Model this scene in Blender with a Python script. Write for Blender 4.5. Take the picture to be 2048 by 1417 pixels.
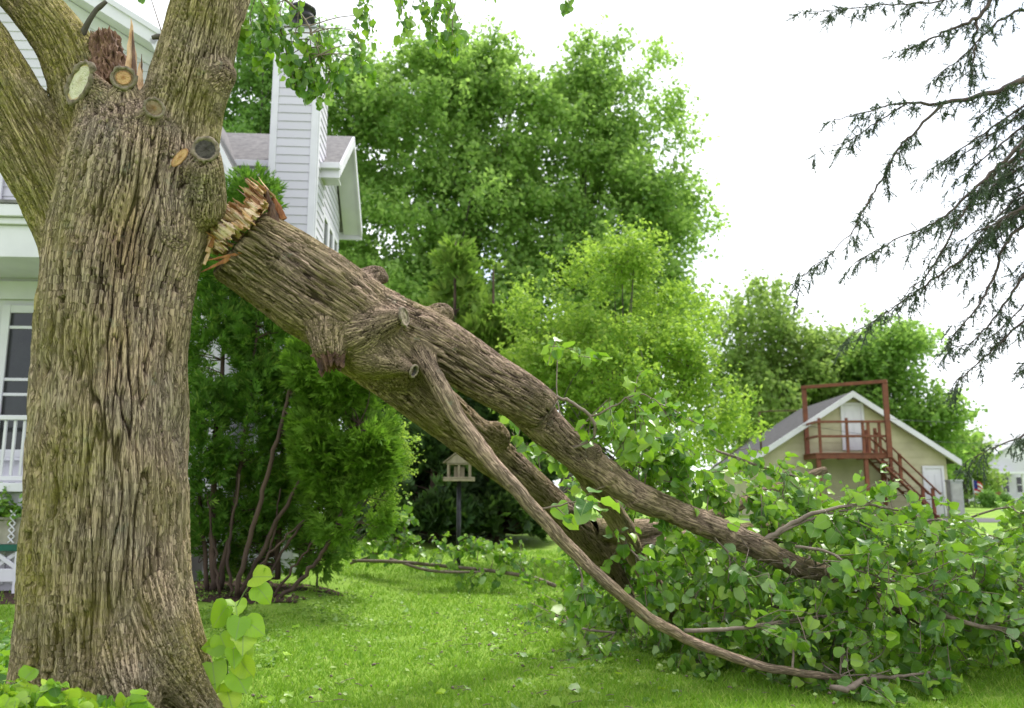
import bpy, math, random
import numpy as np
from mathutils import Vector, Matrix, Quaternion

sc = bpy.context.scene
for _o in list(bpy.data.objects):
    bpy.data.objects.remove(_o, do_unlink=True)
COL = sc.collection
R = math.radians
rng = np.random.default_rng(11)
random.seed(11)

# ---------------------------------------------------------------- camera
FPX, CX, CY, EYE = 1660.0, 1024.0, 708.5, 1.6
PITCH = math.atan(277.0 / FPX)
cam_d = bpy.data.cameras.new('camera')
cam = bpy.data.objects.new('camera', cam_d)
COL.objects.link(cam)
cam.location = (0, 0, EYE)
cam.rotation_euler = (math.pi / 2 + PITCH, 0, 0)
cam_d.sensor_width = 36.0
cam_d.lens = 36.0 * FPX / 2048.0
cam_d.clip_end = 2000
cam_d.dof.use_dof = True
cam_d.dof.focus_distance = 6.2
cam_d.dof.aperture_fstop = 1.75
sc.camera = cam

# ---------------------------------------------------------------- sky and sun
SUN_EL, SUN_AZ = R(60), R(38)           # azimuth from +Y, clockwise: high, ahead and to the right, behind thin cloud
world = bpy.data.worlds.new('World')
sc.world = world
world.use_nodes = True
wn, wl = world.node_tree.nodes, world.node_tree.links
wn.clear()
w_out = wn.new('ShaderNodeOutputWorld')
w_bg = wn.new('ShaderNodeBackground')
w_bg.inputs['Strength'].default_value = 0.1
w_sky = wn.new('ShaderNodeTexSky')
w_sky.sky_type = 'NISHITA'
w_sky.sun_disc = False
w_sky.sun_elevation = SUN_EL
w_sky.sun_rotation = SUN_AZ
w_tc = wn.new('ShaderNodeTexCoord')
w_no = wn.new('ShaderNodeTexNoise')
w_no.inputs['Scale'].default_value = 2.6
w_no.inputs['Detail'].default_value = 6
w_no.inputs['Roughness'].default_value = 0.55
w_ramp = wn.new('ShaderNodeValToRGB')
w_ramp.color_ramp.elements[0].position = 0.33
w_ramp.color_ramp.elements[0].color = (0.45, 0.45, 0.45, 1)
w_ramp.color_ramp.elements[1].position = 0.50
w_ramp.color_ramp.elements[1].color = (1, 1, 1, 1)
w_mix = wn.new('ShaderNodeMix')
w_mix.data_type = 'RGBA'
w_mix.inputs['B'].default_value = (7.3, 7.55, 8.0, 1)
wl.new(w_tc.outputs['Generated'], w_no.inputs['Vector'])
wl.new(w_no.outputs['Fac'], w_ramp.inputs['Fac'])
wl.new(w_ramp.outputs['Color'], w_mix.inputs['Factor'])
wl.new(w_sky.outputs['Color'], w_mix.inputs['A'])
wl.new(w_mix.outputs['Result'], w_bg.inputs['Color'])
wl.new(w_bg.outputs['Background'], w_out.inputs['Surface'])
sun_d = bpy.data.lights.new('sun', 'SUN')
sun_d.energy = 2.4
sun_d.angle = R(20)
sun_d.color = (1.0, 0.96, 0.9)
sun = bpy.data.objects.new('sun', sun_d)
COL.objects.link(sun)
sun_dir = Vector((math.sin(SUN_AZ) * math.cos(SUN_EL), math.cos(SUN_AZ) * math.cos(SUN_EL), math.sin(SUN_EL)))
sun.rotation_euler = sun_dir.to_track_quat('Z', 'Y').to_euler()
sun.location = sun_dir * 40

vs = sc.view_settings
vs.view_transform = 'Standard'
vs.look = 'None'
vs.gamma = 1.0
vs.exposure = 1.25
vs.use_curve_mapping = False
sc.render.engine = 'CYCLES'
sc.cycles.use_denoising = True
sc.cycles.max_bounces = 8
sc.cycles.diffuse_bounces = 4
sc.cycles.glossy_bounces = 3
sc.cycles.transmission_bounces = 6
sc.cycles.transparent_max_bounces = 6
sc.cycles.caustics_reflective = False
sc.cycles.caustics_refractive = False
sc.cycles.sample_clamp_indirect = 6

# ---------------------------------------------------------------- pixel to place
_fw = np.array([0, math.cos(PITCH), math.sin(PITCH)])
_up = np.array([0, -math.sin(PITCH), math.cos(PITCH)])


def ray(px, py):
    return _fw + (px - CX) / FPX * np.array([1.0, 0, 0]) - (py - CY) / FPX * _up


def P(px, py, Y):
    d = ray(px, py)
    return np.array([0, 0, EYE]) + d * (Y / d[1])


def pxr(hw, p):
    """half width in photo pixels at point p -> metres"""
    return hw / FPX * float((np.asarray(p) - np.array([0, 0, EYE])) @ _fw)


def proj(p):
    q = np.asarray(p, float) - np.array([0, 0, EYE])
    dz = q @ _fw
    return np.stack([CX + FPX * q[..., 0] / dz, CY - FPX * (q @ _up) / dz, dz], -1)


def sstep(a, b, x):
    t = np.clip((np.asarray(x, float) - a) / (b - a), 0, 1)
    return t * t * (3 - 2 * t)


def gz(x, y):
    """height of the ground"""
    x = np.asarray(x, float); y = np.asarray(y, float)
    z = 0.62 * sstep(13, 38, y)
    bed = sstep(9.0, 12.0, y) * sstep(-1.6, -3.2, x) * (1 - sstep(16, 30, y))
    z = z + 0.2 * bed
    z = z + 0.025 * np.sin(x * 0.9 + 0.6) * np.sin(y * 0.7) * sstep(6, 9, y)
    return z


class Frame:
    """a building's own axes: turned by ang about the vertical"""
    def __init__(s, ang):
        s.a = ang; s.c, s.s = math.cos(ang), math.sin(ang)
    def at(s, px, py, plane):
        d = ray(px, py)
        dx, dy = d[0] * s.c + d[1] * s.s, -d[0] * s.s + d[1] * s.c
        t = plane / dy
        return np.array([dx * t, plane, EYE + d[2] * t])
    def world(s, p):
        return np.array([p[0] * s.c - p[1] * s.s, p[0] * s.s + p[1] * s.c, p[2]])

# ---------------------------------------------------------------- objects
ORG = {}


def thing(name, label, cat, base=(0, 0, 0), group=None, frame=None):
    o = bpy.data.objects.new(name, None)
    o.empty_display_size = 0.2
    COL.objects.link(o)
    base = np.asarray(base, float)
    if frame is None:
        o.location = base
    else:
        o.location = frame.world(base)
        o.rotation_euler = (0, 0, frame.a)
    ORG[o.name] = base
    tag(o, label, cat, group)
    return o


def tag(o, label=None, cat=None, group=None, kind=None):
    if label: o['label'] = label
    if cat: o['category'] = cat
    if group: o['group'] = group
    if kind: o['kind'] = kind
    return o


def org(parent):
    return ORG[parent.name] if parent is not None else np.zeros(3)


def new_mesh(name, V, F, uv=None, smooth=False, attrs=None):
    V = np.ascontiguousarray(V, np.float32)
    if not isinstance(F, np.ndarray):
        me = bpy.data.meshes.new(name)
        me.from_pydata([tuple(map(float, v)) for v in V], [], [tuple(int(i) for i in f) for f in F])
    else:
        F = np.ascontiguousarray(F, np.int32)
        me = bpy.data.meshes.new(name)
        m, k = F.shape
        me.vertices.add(len(V)); me.vertices.foreach_set('co', V.ravel())
        me.loops.add(m * k); me.loops.foreach_set('vertex_index', F.ravel())
        me.polygons.add(m)
        me.polygons.foreach_set('loop_start', np.arange(0, m * k, k, dtype=np.int32))
        me.polygons.foreach_set('loop_total', np.full(m, k, np.int32))
        me.update(calc_edges=True)
    if uv is not None:
        l = me.uv_layers.new(name='UVMap')
        vi = np.empty(len(me.loops), np.int32); me.loops.foreach_get('vertex_index', vi)
        l.data.foreach_set('uv', np.ascontiguousarray(np.asarray(uv, np.float32)[vi]).ravel())
    for an, av in (attrs or {}).items():
        av = np.asarray(av, np.float32)
        if av.ndim == 1:
            a = me.attributes.new(an, 'FLOAT', 'POINT'); a.data.foreach_set('value', av)
        else:
            a = me.attributes.new(an, 'FLOAT_COLOR', 'POINT')
            c = np.ones((len(av), 4), np.float32); c[:, :3] = av
            a.data.foreach_set('color', c.ravel())
    if smooth:
        me.polygons.foreach_set('use_smooth', np.ones(len(me.polygons), bool))
    return me


def link(name, me, mat, parent=None, loc=None):
    if mat is not None and len(me.materials) == 0:
        me.materials.append(mat)
    o = bpy.data.objects.new(name, me)
    COL.objects.link(o)
    if parent is not None:
        o.parent = parent
    b = org(parent)
    if loc is None:
        ORG[o.name] = b
    else:
        o.location = np.asarray(loc, float) - b
        ORG[o.name] = np.asarray(loc, float)
    return o


def mk(name, V, F, mat, parent=None, **kw):
    V = np.asarray(V, float) - org(parent)
    return link(name, new_mesh(name, V, F, **kw), mat, parent)


_boxes = {}


def box(name, c, d, mat, parent=None, rot=None, bev=0.006, wedge=0.0):
    """chamfered block with centre c and size d; alike blocks share one mesh.
    wedge > 0: a clapboard, its top edge thinner by that share"""
    d = [round(float(x), 4) for x in d]
    key = (tuple(d), mat.name, bev, wedge)
    if key not in _boxes:
        b = min(bev, 0.2 * min(d))
        V = []; ids = {}
        for sx in (-1, 1):
            for sy in (-1, 1):
                for sz in (-1, 1):
                    for ax in range(3):
                        v = [sx * d[0] / 2, sy * d[1] / 2, sz * d[2] / 2]
                        for k in range(3):
                            if k != ax: v[k] -= b * (sx, sy, sz)[k]
                        if wedge and sz > 0 and sy < 0:
                            v[1] += wedge * d[1]
                        ids[(sx, sy, sz, ax)] = len(V); V.append(v)
        F = []
        for ax in range(3):
            o1, o2 = [k for k in range(3) if k != ax]
            for s in (-1, 1):
                q = []
                for a, bb in ((-1, -1), (1, -1), (1, 1), (-1, 1)):
                    t = [0, 0, 0]; t[ax] = s; t[o1] = a; t[o2] = bb
                    q.append(ids[(t[0], t[1], t[2], ax)])
                if (s > 0) != (ax != 1): q.reverse()
                F.append(q)
        for ax in range(3):                                   # bevel strips run along ax
            o1, o2 = [k for k in range(3) if k != ax]
            for a in (-1, 1):
                for bb in (-1, 1):
                    q = []
                    for s, w in ((-1, o1), (1, o1), (1, o2), (-1, o2)):
                        t = [0, 0, 0]; t[ax] = s; t[o1] = a; t[o2] = bb
                        q.append(ids[(t[0], t[1], t[2], w)])
                    F.append(q)
        for sx in (-1, 1):
            for sy in (-1, 1):
                for sz in (-1, 1):
                    F.append([ids[(sx, sy, sz, k)] for k in range(3)])
        me = new_mesh(name, V, F)
        import bmesh
        bm = bmesh.new(); bm.from_mesh(me)
        bmesh.ops.recalc_face_normals(bm, faces=bm.faces); bm.to_mesh(me); bm.free()
        _boxes[key] = me
    o = link(name, _boxes[key], mat, parent, loc=c)
    if rot is not None:
        o.rotation_euler = rot
    return o


def box2(name, a, b, mat, parent=None, **kw):
    a = np.minimum(a, b), np.maximum(a, b)
    return box(name, (a[0] + a[1]) / 2, a[1] - a[0], mat, parent, **kw)


def beam(name, p, q, w, h, mat, parent=None):
    """a squared timber from p to q"""
    p = np.asarray(p, float); q = np.asarray(q, float)
    d = q - p; L = float(np.linalg.norm(d))
    o = box(name, (p + q) / 2, (w, h, L), mat, parent)
    o.rotation_mode = 'QUATERNION'
    dv = Vector(d / L)
    x = dv.orthogonal().normalized()
    ref = Vector((0, 1, 0)) if abs(dv.y) < 0.9 else Vector((0, 0, 1))
    x = ref.cross(dv).normalized(); y = dv.cross(x)
    o.rotation_quaternion = Matrix((x, y, dv)).transposed().to_quaternion()
    return o


def unit(v):
    return v / (np.linalg.norm(v, axis=-1, keepdims=True) + 1e-9)


def catmull(pts, n):
    """resample a polyline (points with any number of columns) as a smooth curve"""
    p = np.asarray(pts, float)
    p = np.vstack([2 * p[0] - p[1], p, 2 * p[-1] - p[-2]])
    out = []
    for i in range(1, len(p) - 2):
        for t in np.arange(n) / n:
            a, b, c, d = p[i - 1], p[i], p[i + 1], p[i + 2]
            out.append(0.5 * (2 * b + (c - a) * t + (2 * a - 5 * b + 4 * c - d) * t * t + (3 * b - a - 3 * c + d) * t ** 3))
    out.append(p[-2])
    return np.array(out)


def frames(pts):
    pts = np.asarray(pts, float)
    t = np.gradient(pts, axis=0)
    t /= np.linalg.norm(t, axis=1, keepdims=True) + 1e-12
    a = np.array([0, 0, 1.0]) if abs(t[0][2]) < 0.8 else np.array([1.0, 0, 0])
    u = np.cross(t[0], a); u /= np.linalg.norm(u)
    U = []
    for k in range(len(t)):
        u = u - t[k] * (u @ t[k]); u /= np.linalg.norm(u) + 1e-12
        U.append(u)
    U = np.array(U)
    return t, U, np.cross(t, U)


def tube(pts, rad, sides=6, cap=True):
    pts = np.asarray(pts, float); n = len(pts)
    rad = np.broadcast_to(np.asarray(rad, float), (n,))
    t, U, W = frames(pts)
    a = np.arange(sides) / sides * 2 * math.pi
    V = pts[:, None, :] + rad[:, None, None] * (np.cos(a)[None, :, None] * U[:, None, :] + np.sin(a)[None, :, None] * W[:, None, :])
    V = V.reshape(-1, 3)
    i = np.arange(n - 1)[:, None] * sides; j = np.arange(sides)[None, :]; j2 = (j + 1) % sides
    F = np.stack([i + j, i + j2, i + sides + j2, i + sides + j], -1).reshape(-1, 4)
    if cap:
        V = np.vstack([V, pts[0], pts[-1]])
        jj = np.arange(sides); k2 = (jj + 1) % sides
        b0 = n * sides; e = (n - 1) * sides
        F = np.vstack([F, np.stack([k2, jj, np.full(sides, b0), np.full(sides, b0)], -1)[:, [0, 1, 2, 3]],
                       np.stack([e + jj, e + k2, np.full(sides, b0 + 1), np.full(sides, b0 + 1)], -1)])
    return V, F


class Pack:
    """collects quads from several arrays into one mesh"""
    def __init__(s): s.V = []; s.F = []; s.n = 0; s.A = []
    def add(s, V, F, a=None):
        s.V.append(np.asarray(V, float)); s.F.append(np.asarray(F) + s.n); s.n += len(V)
        if a is not None: s.A.append(np.broadcast_to(a, (len(V),)))
    def tube(s, *a, tint=None, **k):
        s.add(*tube(*a, **k), a=tint)
    def build(s, name, mat, parent=None, **kw):
        V = np.vstack(s.V); F = np.vstack(s.F)
        if s.A: kw.setdefault('attrs', {})['tint'] = np.concatenate(s.A)
        tri = F[:, 2] == F[:, 3] if F.shape[1] == 4 else None
        if tri is not None and tri.any():
            V = V - org(parent)
            me = bpy.data.meshes.new(name)
            q = F[~tri]; t3 = F[tri][:, :3]
            nl = len(q) * 4 + len(t3) * 3
            me.vertices.add(len(V)); me.vertices.foreach_set('co', np.ascontiguousarray(V, np.float32).ravel())
            me.loops.add(nl); me.loops.foreach_set('vertex_index', np.concatenate([q.ravel(), t3.ravel()]).astype(np.int32))
            me.polygons.add(len(q) + len(t3))
            lt = np.concatenate([np.full(len(q), 4), np.full(len(t3), 3)]).astype(np.int32)
            me.polygons.foreach_set('loop_start', (np.cumsum(lt) - lt).astype(np.int32))
            me.polygons.foreach_set('loop_total', lt)
            me.update(calc_edges=True)
            if kw.get('smooth'):
                me.polygons.foreach_set('use_smooth', np.ones(len(me.polygons), bool))
            for an, av in (kw.get('attrs') or {}).items():
                a = me.attributes.new(an, 'FLOAT', 'POINT'); a.data.foreach_set('value', np.asarray(av, np.float32))
            return link(name, me, mat, parent)
        return mk(name, V, F, mat, parent, **kw)


def plank(name, xb0, xb1, xt0, xt1, z0, z1, y, t, mat, parent, wedge=0.5):
    """a clapboard with slanted ends; its front face leans, thick at the bottom"""
    yt = y + t * wedge
    V = [(xb0, y, z0), (xb1, y, z0), (xt1, yt, z1), (xt0, yt, z1), (xb0, y + t, z0), (xb1, y + t, z0), (xt1, y + t, z1), (xt0, y + t, z1)]
    return mk(name, V, [[0, 1, 2, 3], [7, 6, 5, 4], [0, 4, 5, 1], [1, 5, 6, 2], [2, 6, 7, 3], [3, 7, 4, 0]], mat, parent)


def prism(poly, y0, y1):
    """polygon in x,z pushed along y"""
    n = len(poly)
    V = [(x, y0, z) for x, z in poly] + [(x, y1, z) for x, z in poly]
    F = [list(range(n)), list(range(2 * n - 1, n - 1, -1))]
    for i in range(n):
        j = (i + 1) % n
        F.append([j, i, i + n, j + n])
    return V, F

def limb_path(pts, n=4):
    """rows: photo x, photo y, depth, half width in photo px -> smooth x,y,z,r"""
    out = []
    for px, py, Y, hw in pts:
        p = P(px, py, Y)
        out.append([*p, pxr(hw, p)])
    return catmull(out, n)


# ---------------------------------------------------------------- noise
def _mkperm(seed):
    p = np.random.default_rng(seed).permutation(256).astype(np.int32)
    return np.concatenate([p, p, p])
_G = np.array([[1, 1, 0], [-1, 1, 0], [1, -1, 0], [-1, -1, 0], [1, 0, 1], [-1, 0, 1], [1, 0, -1], [-1, 0, -1],
               [0, 1, 1], [0, -1, 1], [0, 1, -1], [0, -1, -1], [1, 1, 0], [-1, 1, 0], [0, -1, 1], [0, -1, -1]], np.float32)


def perlin(p, seed=0):
    perm = _mkperm(seed)
    p = np.asarray(p, np.float32)
    i = np.floor(p).astype(np.int32); f = p - i
    i &= 255
    u = f * f * f * (f * (f * 6 - 15) + 10)
    r = 0
    for dx in (0, 1):
        wx = u[:, 0] if dx else 1 - u[:, 0]
        a = perm[i[:, 0] + dx]
        for dy in (0, 1):
            wy = wx * (u[:, 1] if dy else 1 - u[:, 1])
            b = perm[a + i[:, 1] + dy]
            for dz in (0, 1):
                g = _G[perm[b + i[:, 2] + dz] & 15]
                d = g[:, 0] * (f[:, 0] - dx) + g[:, 1] * (f[:, 1] - dy) + g[:, 2] * (f[:, 2] - dz)
                r = r + wy * (u[:, 2] if dz else 1 - u[:, 2]) * d
    return r


def fbm(p, seed=0, oct=3):
    s = 0; a = 1.0; f = 1.0
    for k in range(oct):
        s = s + a * perlin(np.asarray(p) * f, seed + k); a *= 0.5; f *= 2.03
    return s

# ---------------------------------------------------------------- materials
def material(name):
    m = bpy.data.materials.new(name)
    m.use_nodes = True
    nt = m.node_tree
    nt.nodes.clear()
    out = nt.nodes.new('ShaderNodeOutputMaterial')
    return m, nt, out


def nd(nt, typ, ins=None, **props):
    n = nt.nodes.new(typ)
    for k, v in props.items(): setattr(n, k, v)
    for k, v in (ins or {}).items():
        s = n.inputs[k]
        if isinstance(v, bpy.types.NodeSocket): nt.links.new(v, s)
        elif isinstance(v, (tuple, list)) and s.type == 'RGBA' and len(v) == 3: s.default_value = (*v, 1)
        else: s.default_value = v
    return n


def mixc(nt, f, a, b, blend='MIX'):
    n = nt.nodes.new('ShaderNodeMix'); n.data_type = 'RGBA'; n.blend_type = blend
    for s, v in (('Factor', f), ('A', a), ('B', b)):
        q = n.inputs[s] if s != 'Factor' else n.inputs[0]
        if s != 'Factor': q = [x for x in n.inputs if x.name == s and x.type == 'RGBA'][0]
        if isinstance(v, bpy.types.NodeSocket): nt.links.new(v, q)
        elif isinstance(v, (tuple, list)): q.default_value = (*v[:3], 1)
        else: q.default_value = v
    return [x for x in n.outputs if x.type == 'RGBA'][0]


def ramp(nt, fac, stops):
    n = nt.nodes.new('ShaderNodeValToRGB')
    e = n.color_ramp.elements
    while len(e) < len(stops): e.new(0.5)
    for k, (p, c) in enumerate(stops):
        e[k].position = p
        e[k].color = (*c, 1) if isinstance(c, (tuple, list)) else (c, c, c, 1)
    nt.links.new(fac, n.inputs['Fac'])
    return n.outputs['Color']


def noise(nt, scale, detail=4, vec=None, rough=0.55, coord='Object', dist=0.0, stretch=None):
    if vec is None:
        vec = nd(nt, 'ShaderNodeTexCoord').outputs[coord]
    if stretch is not None:
        vec = nd(nt, 'ShaderNodeMapping', {'Vector': vec, 'Scale': stretch}).outputs['Vector']
    n = nd(nt, 'ShaderNodeTexNoise', {'Vector': vec, 'Scale': scale, 'Detail': detail, 'Roughness': rough, 'Distortion': dist})
    return n.outputs['Fac']


def bump(nt, h, strength, dist=0.01):
    return nd(nt, 'ShaderNodeBump', {'Height': h, 'Strength': strength, 'Distance': dist}).outputs['Normal']


def surf(name, col, rough=0.7, col2=None, nscale=6.0, spec=0.3, bmp=0.15, bscale=60.0, stretch=None, metal=0.0, bdist=0.004, rand=0.0):
    """a painted or weathered surface: two tones broken up by noise, fine relief"""
    m, nt, out = material(name)
    col2 = col2 or tuple(c * 0.8 for c in col)
    f = noise(nt, nscale, 5, stretch=stretch)
    c = mixc(nt, ramp(nt, f, [(0.35, 0.0), (0.68, 1.0)]), col, col2)
    if rand:
        oi = nd(nt, 'ShaderNodeObjectInfo').outputs['Random']
        c = mixc(nt, 1.0, c, ramp(nt, oi, [(0, 1 - rand), (1, 1.0)]), 'MULTIPLY')
    b = bump(nt, noise(nt, bscale, 4, stretch=stretch), bmp, bdist)
    p = nd(nt, 'ShaderNodeBsdfPrincipled', {'Base Color': c, 'Roughness': rough, 'Specular IOR Level': spec, 'Metallic': metal, 'Normal': b})
    nt.links.new(p.outputs[0], out.inputs[0])
    return m


def leaf_mat(name, stops, back=(0.17, 0.24, 0.12), trans=0.35, rough=0.45, backmix=0.55, spec=0.35, vein=False, tcol=(0.16, 0.30, 0.03)):
    m, nt, out = material(name)
    at = nd(nt, 'ShaderNodeAttribute', attribute_name='tint').outputs['Fac']
    oi = nd(nt, 'ShaderNodeObjectInfo').outputs['Random']
    t = nd(nt, 'ShaderNodeMath', {0: nd(nt, 'ShaderNodeMath', {0: at, 1: oi}, operation='ADD').outputs[0]}, operation='FRACT').outputs[0]
    c = ramp(nt, t, stops)
    if vein:
        uv = nd(nt, 'ShaderNodeUVMap').outputs['UV']
        sx = nd(nt, 'ShaderNodeSeparateXYZ', {0: uv})
        ax = nd(nt, 'ShaderNodeMath', {0: sx.outputs['X']}, operation='ABSOLUTE').outputs[0]
        sv = nd(nt, 'ShaderNodeMath', {0: sx.outputs['Y'], 1: nd(nt, 'ShaderNodeMath', {0: ax, 1: 0.9}, operation='MULTIPLY').outputs[0]}, operation='SUBTRACT').outputs[0]
        sn = nd(nt, 'ShaderNodeMath', {0: nd(nt, 'ShaderNodeMath', {0: sv, 1: 42.0}, operation='MULTIPLY').outputs[0]}, operation='SINE').outputs[0]
        side = ramp(nt, sn, [(0.90, 0.0), (1.0, 0.45)])
        mid = ramp(nt, ax, [(0.012, 0.8), (0.035, 0.0)])
        f = nd(nt, 'ShaderNodeMath', {0: mid, 1: side}, operation='MAXIMUM').outputs[0]
        c = mixc(nt, f, c, (0.22, 0.32, 0.10))
    bf = nd(nt, 'ShaderNodeNewGeometry').outputs['Backfacing']
    f = nd(nt, 'ShaderNodeMath', {0: bf, 1: backmix}, operation='MULTIPLY').outputs[0]
    c2 = mixc(nt, f, c, back)
    p = nd(nt, 'ShaderNodeBsdfPrincipled', {'Base Color': c2, 'Roughness': rough, 'Specular IOR Level': spec})
    tc = mixc(nt, 0.55, c, tcol)
    tr = nd(nt, 'ShaderNodeBsdfTranslucent', {'Color': tc})
    mx = nd(nt, 'ShaderNodeMixShader', {0: trans, 1: p.outputs[0], 2: tr.outputs[0]})
    nt.links.new(mx.outputs[0], out.inputs[0])
    return m


M = {}
M['paint'] = surf('white_paint', (0.69, 0.675, 0.735), 0.5, (0.60, 0.585, 0.645), 1.6, bmp=0.05, rand=0.06)
M['siding'] = surf('white_vinyl_siding', (0.585, 0.565, 0.635), 0.55, (0.53, 0.51, 0.575), 1.2, bmp=0.06, stretch=(0.4, 1, 1), rand=0.07)
M['shingle_main'] = surf('grey_shingles', (0.20, 0.19, 0.19), 0.9, (0.12, 0.115, 0.12), 9, bmp=0.6, bscale=35, bdist=0.02)
M['garage_shingle'] = surf('dark_grey_shingles', (0.095, 0.092, 0.098), 0.95, (0.06, 0.058, 0.062), 7, bmp=0.5, bscale=30, bdist=0.02, spec=0.1)
M['rust'] = surf('rusty_pipe', (0.12, 0.075, 0.05), 0.85, (0.07, 0.045, 0.03), 12)
M['glass'] = surf('dark_window_glass', (0.010, 0.011, 0.012), 0.06, (0.02, 0.022, 0.022), 2, spec=0.5, bmp=0.0)
M['black_metal'] = surf('black_metal', (0.022, 0.022, 0.026), 0.45, (0.05, 0.05, 0.055), 9, metal=0.4, bmp=0.1)
M['green_paint'] = surf('green_paint', (0.008, 0.11, 0.075), 0.5, (0.01, 0.075, 0.05), 7)
M['terracotta'] = surf('beige_planter', (0.36, 0.33, 0.28), 0.75, (0.25, 0.23, 0.19), 7)
M['redwood'] = surf('red_brown_stain', (0.235, 0.082, 0.050), 0.8, (0.15, 0.058, 0.040), 4, bmp=0.25, bscale=14, rand=0.25)
M['tan_siding'] = surf('tan_siding', (0.49, 0.455, 0.305), 0.8, (0.39, 0.36, 0.245), 1.3, bmp=0.12, bscale=20, rand=0.08)
M['weathered'] = surf('weathered_wood', (0.40, 0.34, 0.24), 0.85, (0.26, 0.22, 0.15), 8, bmp=0.35, bscale=30, stretch=(1, 1, 0.2), rand=0.2)
M['concrete'] = surf('grey_concrete', (0.40, 0.40, 0.39), 0.9, (0.28, 0.28, 0.27), 3)
M['grey_metal'] = surf('grey_metal', (0.36, 0.37, 0.38), 0.5, (0.27, 0.28, 0.29), 5, metal=0.3)
M['asphalt'] = surf('asphalt', (0.10, 0.10, 0.105), 0.9, (0.06, 0.06, 0.062), 4, bmp=0.5)
M['red'] = surf('flag_red', (0.45, 0.02, 0.03), 0.8)
M['blue'] = surf('flag_blue', (0.02, 0.03, 0.20), 0.8)
M['white_cloth'] = surf('flag_white', (0.75, 0.75, 0.75), 0.8)
M['mulch'] = surf('mulch', (0.075, 0.038, 0.025), 0.95, (0.025, 0.016, 0.012), 24, bmp=1.0, bscale=60, bdist=0.03)
M['dark_stem'] = surf('brown_stem', (0.095, 0.062, 0.046), 0.9, (0.045, 0.030, 0.024), 9, bmp=0.6, bscale=25, stretch=(1, 1, 0.2), bdist=0.01)
M['grey_bark'] = surf('grey_bark', (0.13, 0.115, 0.10), 0.95, (0.06, 0.05, 0.045), 5, bmp=0.8, bscale=16, stretch=(1, 1, 0.25), bdist=0.02)
M['twig'] = surf('linden_twig', (0.21, 0.165, 0.13), 0.7, (0.12, 0.09, 0.07), 14, bmp=0.3, bscale=60)
M['green_stem'] = surf('green_stem', (0.16, 0.26, 0.06), 0.6, (0.12, 0.20, 0.05), 9)
M['spruce_twig'] = surf('spruce_bark', (0.10, 0.075, 0.065), 0.95, (0.05, 0.038, 0.034), 10, bmp=0.6, bscale=40)

# ================================================================ ground
def ground_mat():
    m, nt, out = material('lawn_soil_and_turf')
    big = noise(nt, 0.35, 4); mid = noise(nt, 2.2, 5); fine = noise(nt, 38, 5, rough=0.7)
    c = mixc(nt, ramp(nt, big, [(0.4, 0.0), (0.6, 1.0)]), (0.185, 0.325, 0.040), (0.235, 0.375, 0.056))
    c = mixc(nt, ramp(nt, mid, [(0.45, 0.0), (0.72, 0.7)]), c, (0.140, 0.260, 0.032))
    c = mixc(nt, ramp(nt, fine, [(0.35, 0.55), (0.6, 0.0)]), c, (0.120, 0.160, 0.026))
    p = nd(nt, 'ShaderNodeBsdfPrincipled', {'Base Color': c, 'Roughness': 0.9, 'Specular IOR Level': 0.15, 'Normal': bump(nt, fine, 0.8, 0.03)})
    nt.links.new(p.outputs[0], out.inputs[0])
    return m


M['lawn'] = ground_mat()


def sheet(xs, ys, lift=0.0):
    X, Y = np.meshgrid(xs, ys, indexing='ij')
    V = np.stack([X, Y, gz(X, Y) + lift], -1).reshape(-1, 3)
    nx, ny = len(xs), len(ys)
    i = np.arange(nx - 1)[:, None] * ny; j = np.arange(ny - 1)[None]
    F = np.stack([i + j, i + ny + j, i + ny + j + 1, i + j + 1], -1).reshape(-1, 4)
    return V, F


xs = np.concatenate([np.linspace(-400, -30, 12), np.linspace(-25, 40, 131), np.linspace(45, 400, 12)])
ys = np.concatenate([np.linspace(-40, 2, 8), np.linspace(3, 45, 127), np.linspace(50, 900, 30)])
tag(mk('lawn', *sheet(xs, ys), M['lawn'], smooth=True), 'mown green lawn with scattered clover', kind='structure')


def blob_sheet(name, cx, cy, rx, ry, mat, lift=0.006, seed=0, n=48, rings=8, kind='structure'):
    a = np.arange(n) / n * 2 * math.pi
    rr = np.random.default_rng(seed)
    w = 1 + 0.10 * np.sin(a * 3 + rr.random() * 6) + 0.06 * np.sin(a * 7 + rr.random() * 6) + 0.03 * rr.standard_normal(n)
    V = [(cx, cy)]
    for k in range(1, rings + 1):
        f = k / rings
        for i in range(n): V.append((cx + rx * f * w[i] * math.cos(a[i]), cy + ry * f * w[i] * math.sin(a[i])))
    V = np.array(V)
    V3 = np.column_stack([V, gz(V[:, 0], V[:, 1]) + lift])
    F = [[0, 1 + i, 1 + (i + 1) % n] for i in range(n)]
    for k in range(rings - 1):
        for i in range(n):
            F.append([1 + k * n + i, 1 + (k + 1) * n + i, 1 + (k + 1) * n + (i + 1) % n, 1 + k * n + (i + 1) % n])
    return tag(mk(name, V3, F, mat, smooth=True), kind=kind)


blob_sheet('mulch_bed', -7.6, 12.6, 4.6, 1.6, M['mulch'], 0.006, 3)
blob_sheet('mulch_bed', -3.9, 11.7, 1.15, 0.42, M['mulch'], 0.010, 5)
# a gravel drive by the garage
_x = np.linspace(9, 70, 40); _y = np.linspace(31.2, 33.6, 5)
tag(mk('driveway', *sheet(_x, _y, 0.012), M['asphalt']), kind='structure')


def tris(Vt, tint, name, mat, parent=None):
    """(n,3,3) triangles -> one mesh with a tint per blade"""
    n = len(Vt)
    return mk(name, Vt.reshape(-1, 3), np.arange(n * 3).reshape(-1, 3), mat, parent, attrs={'tint': np.repeat(tint, 3)})


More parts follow.
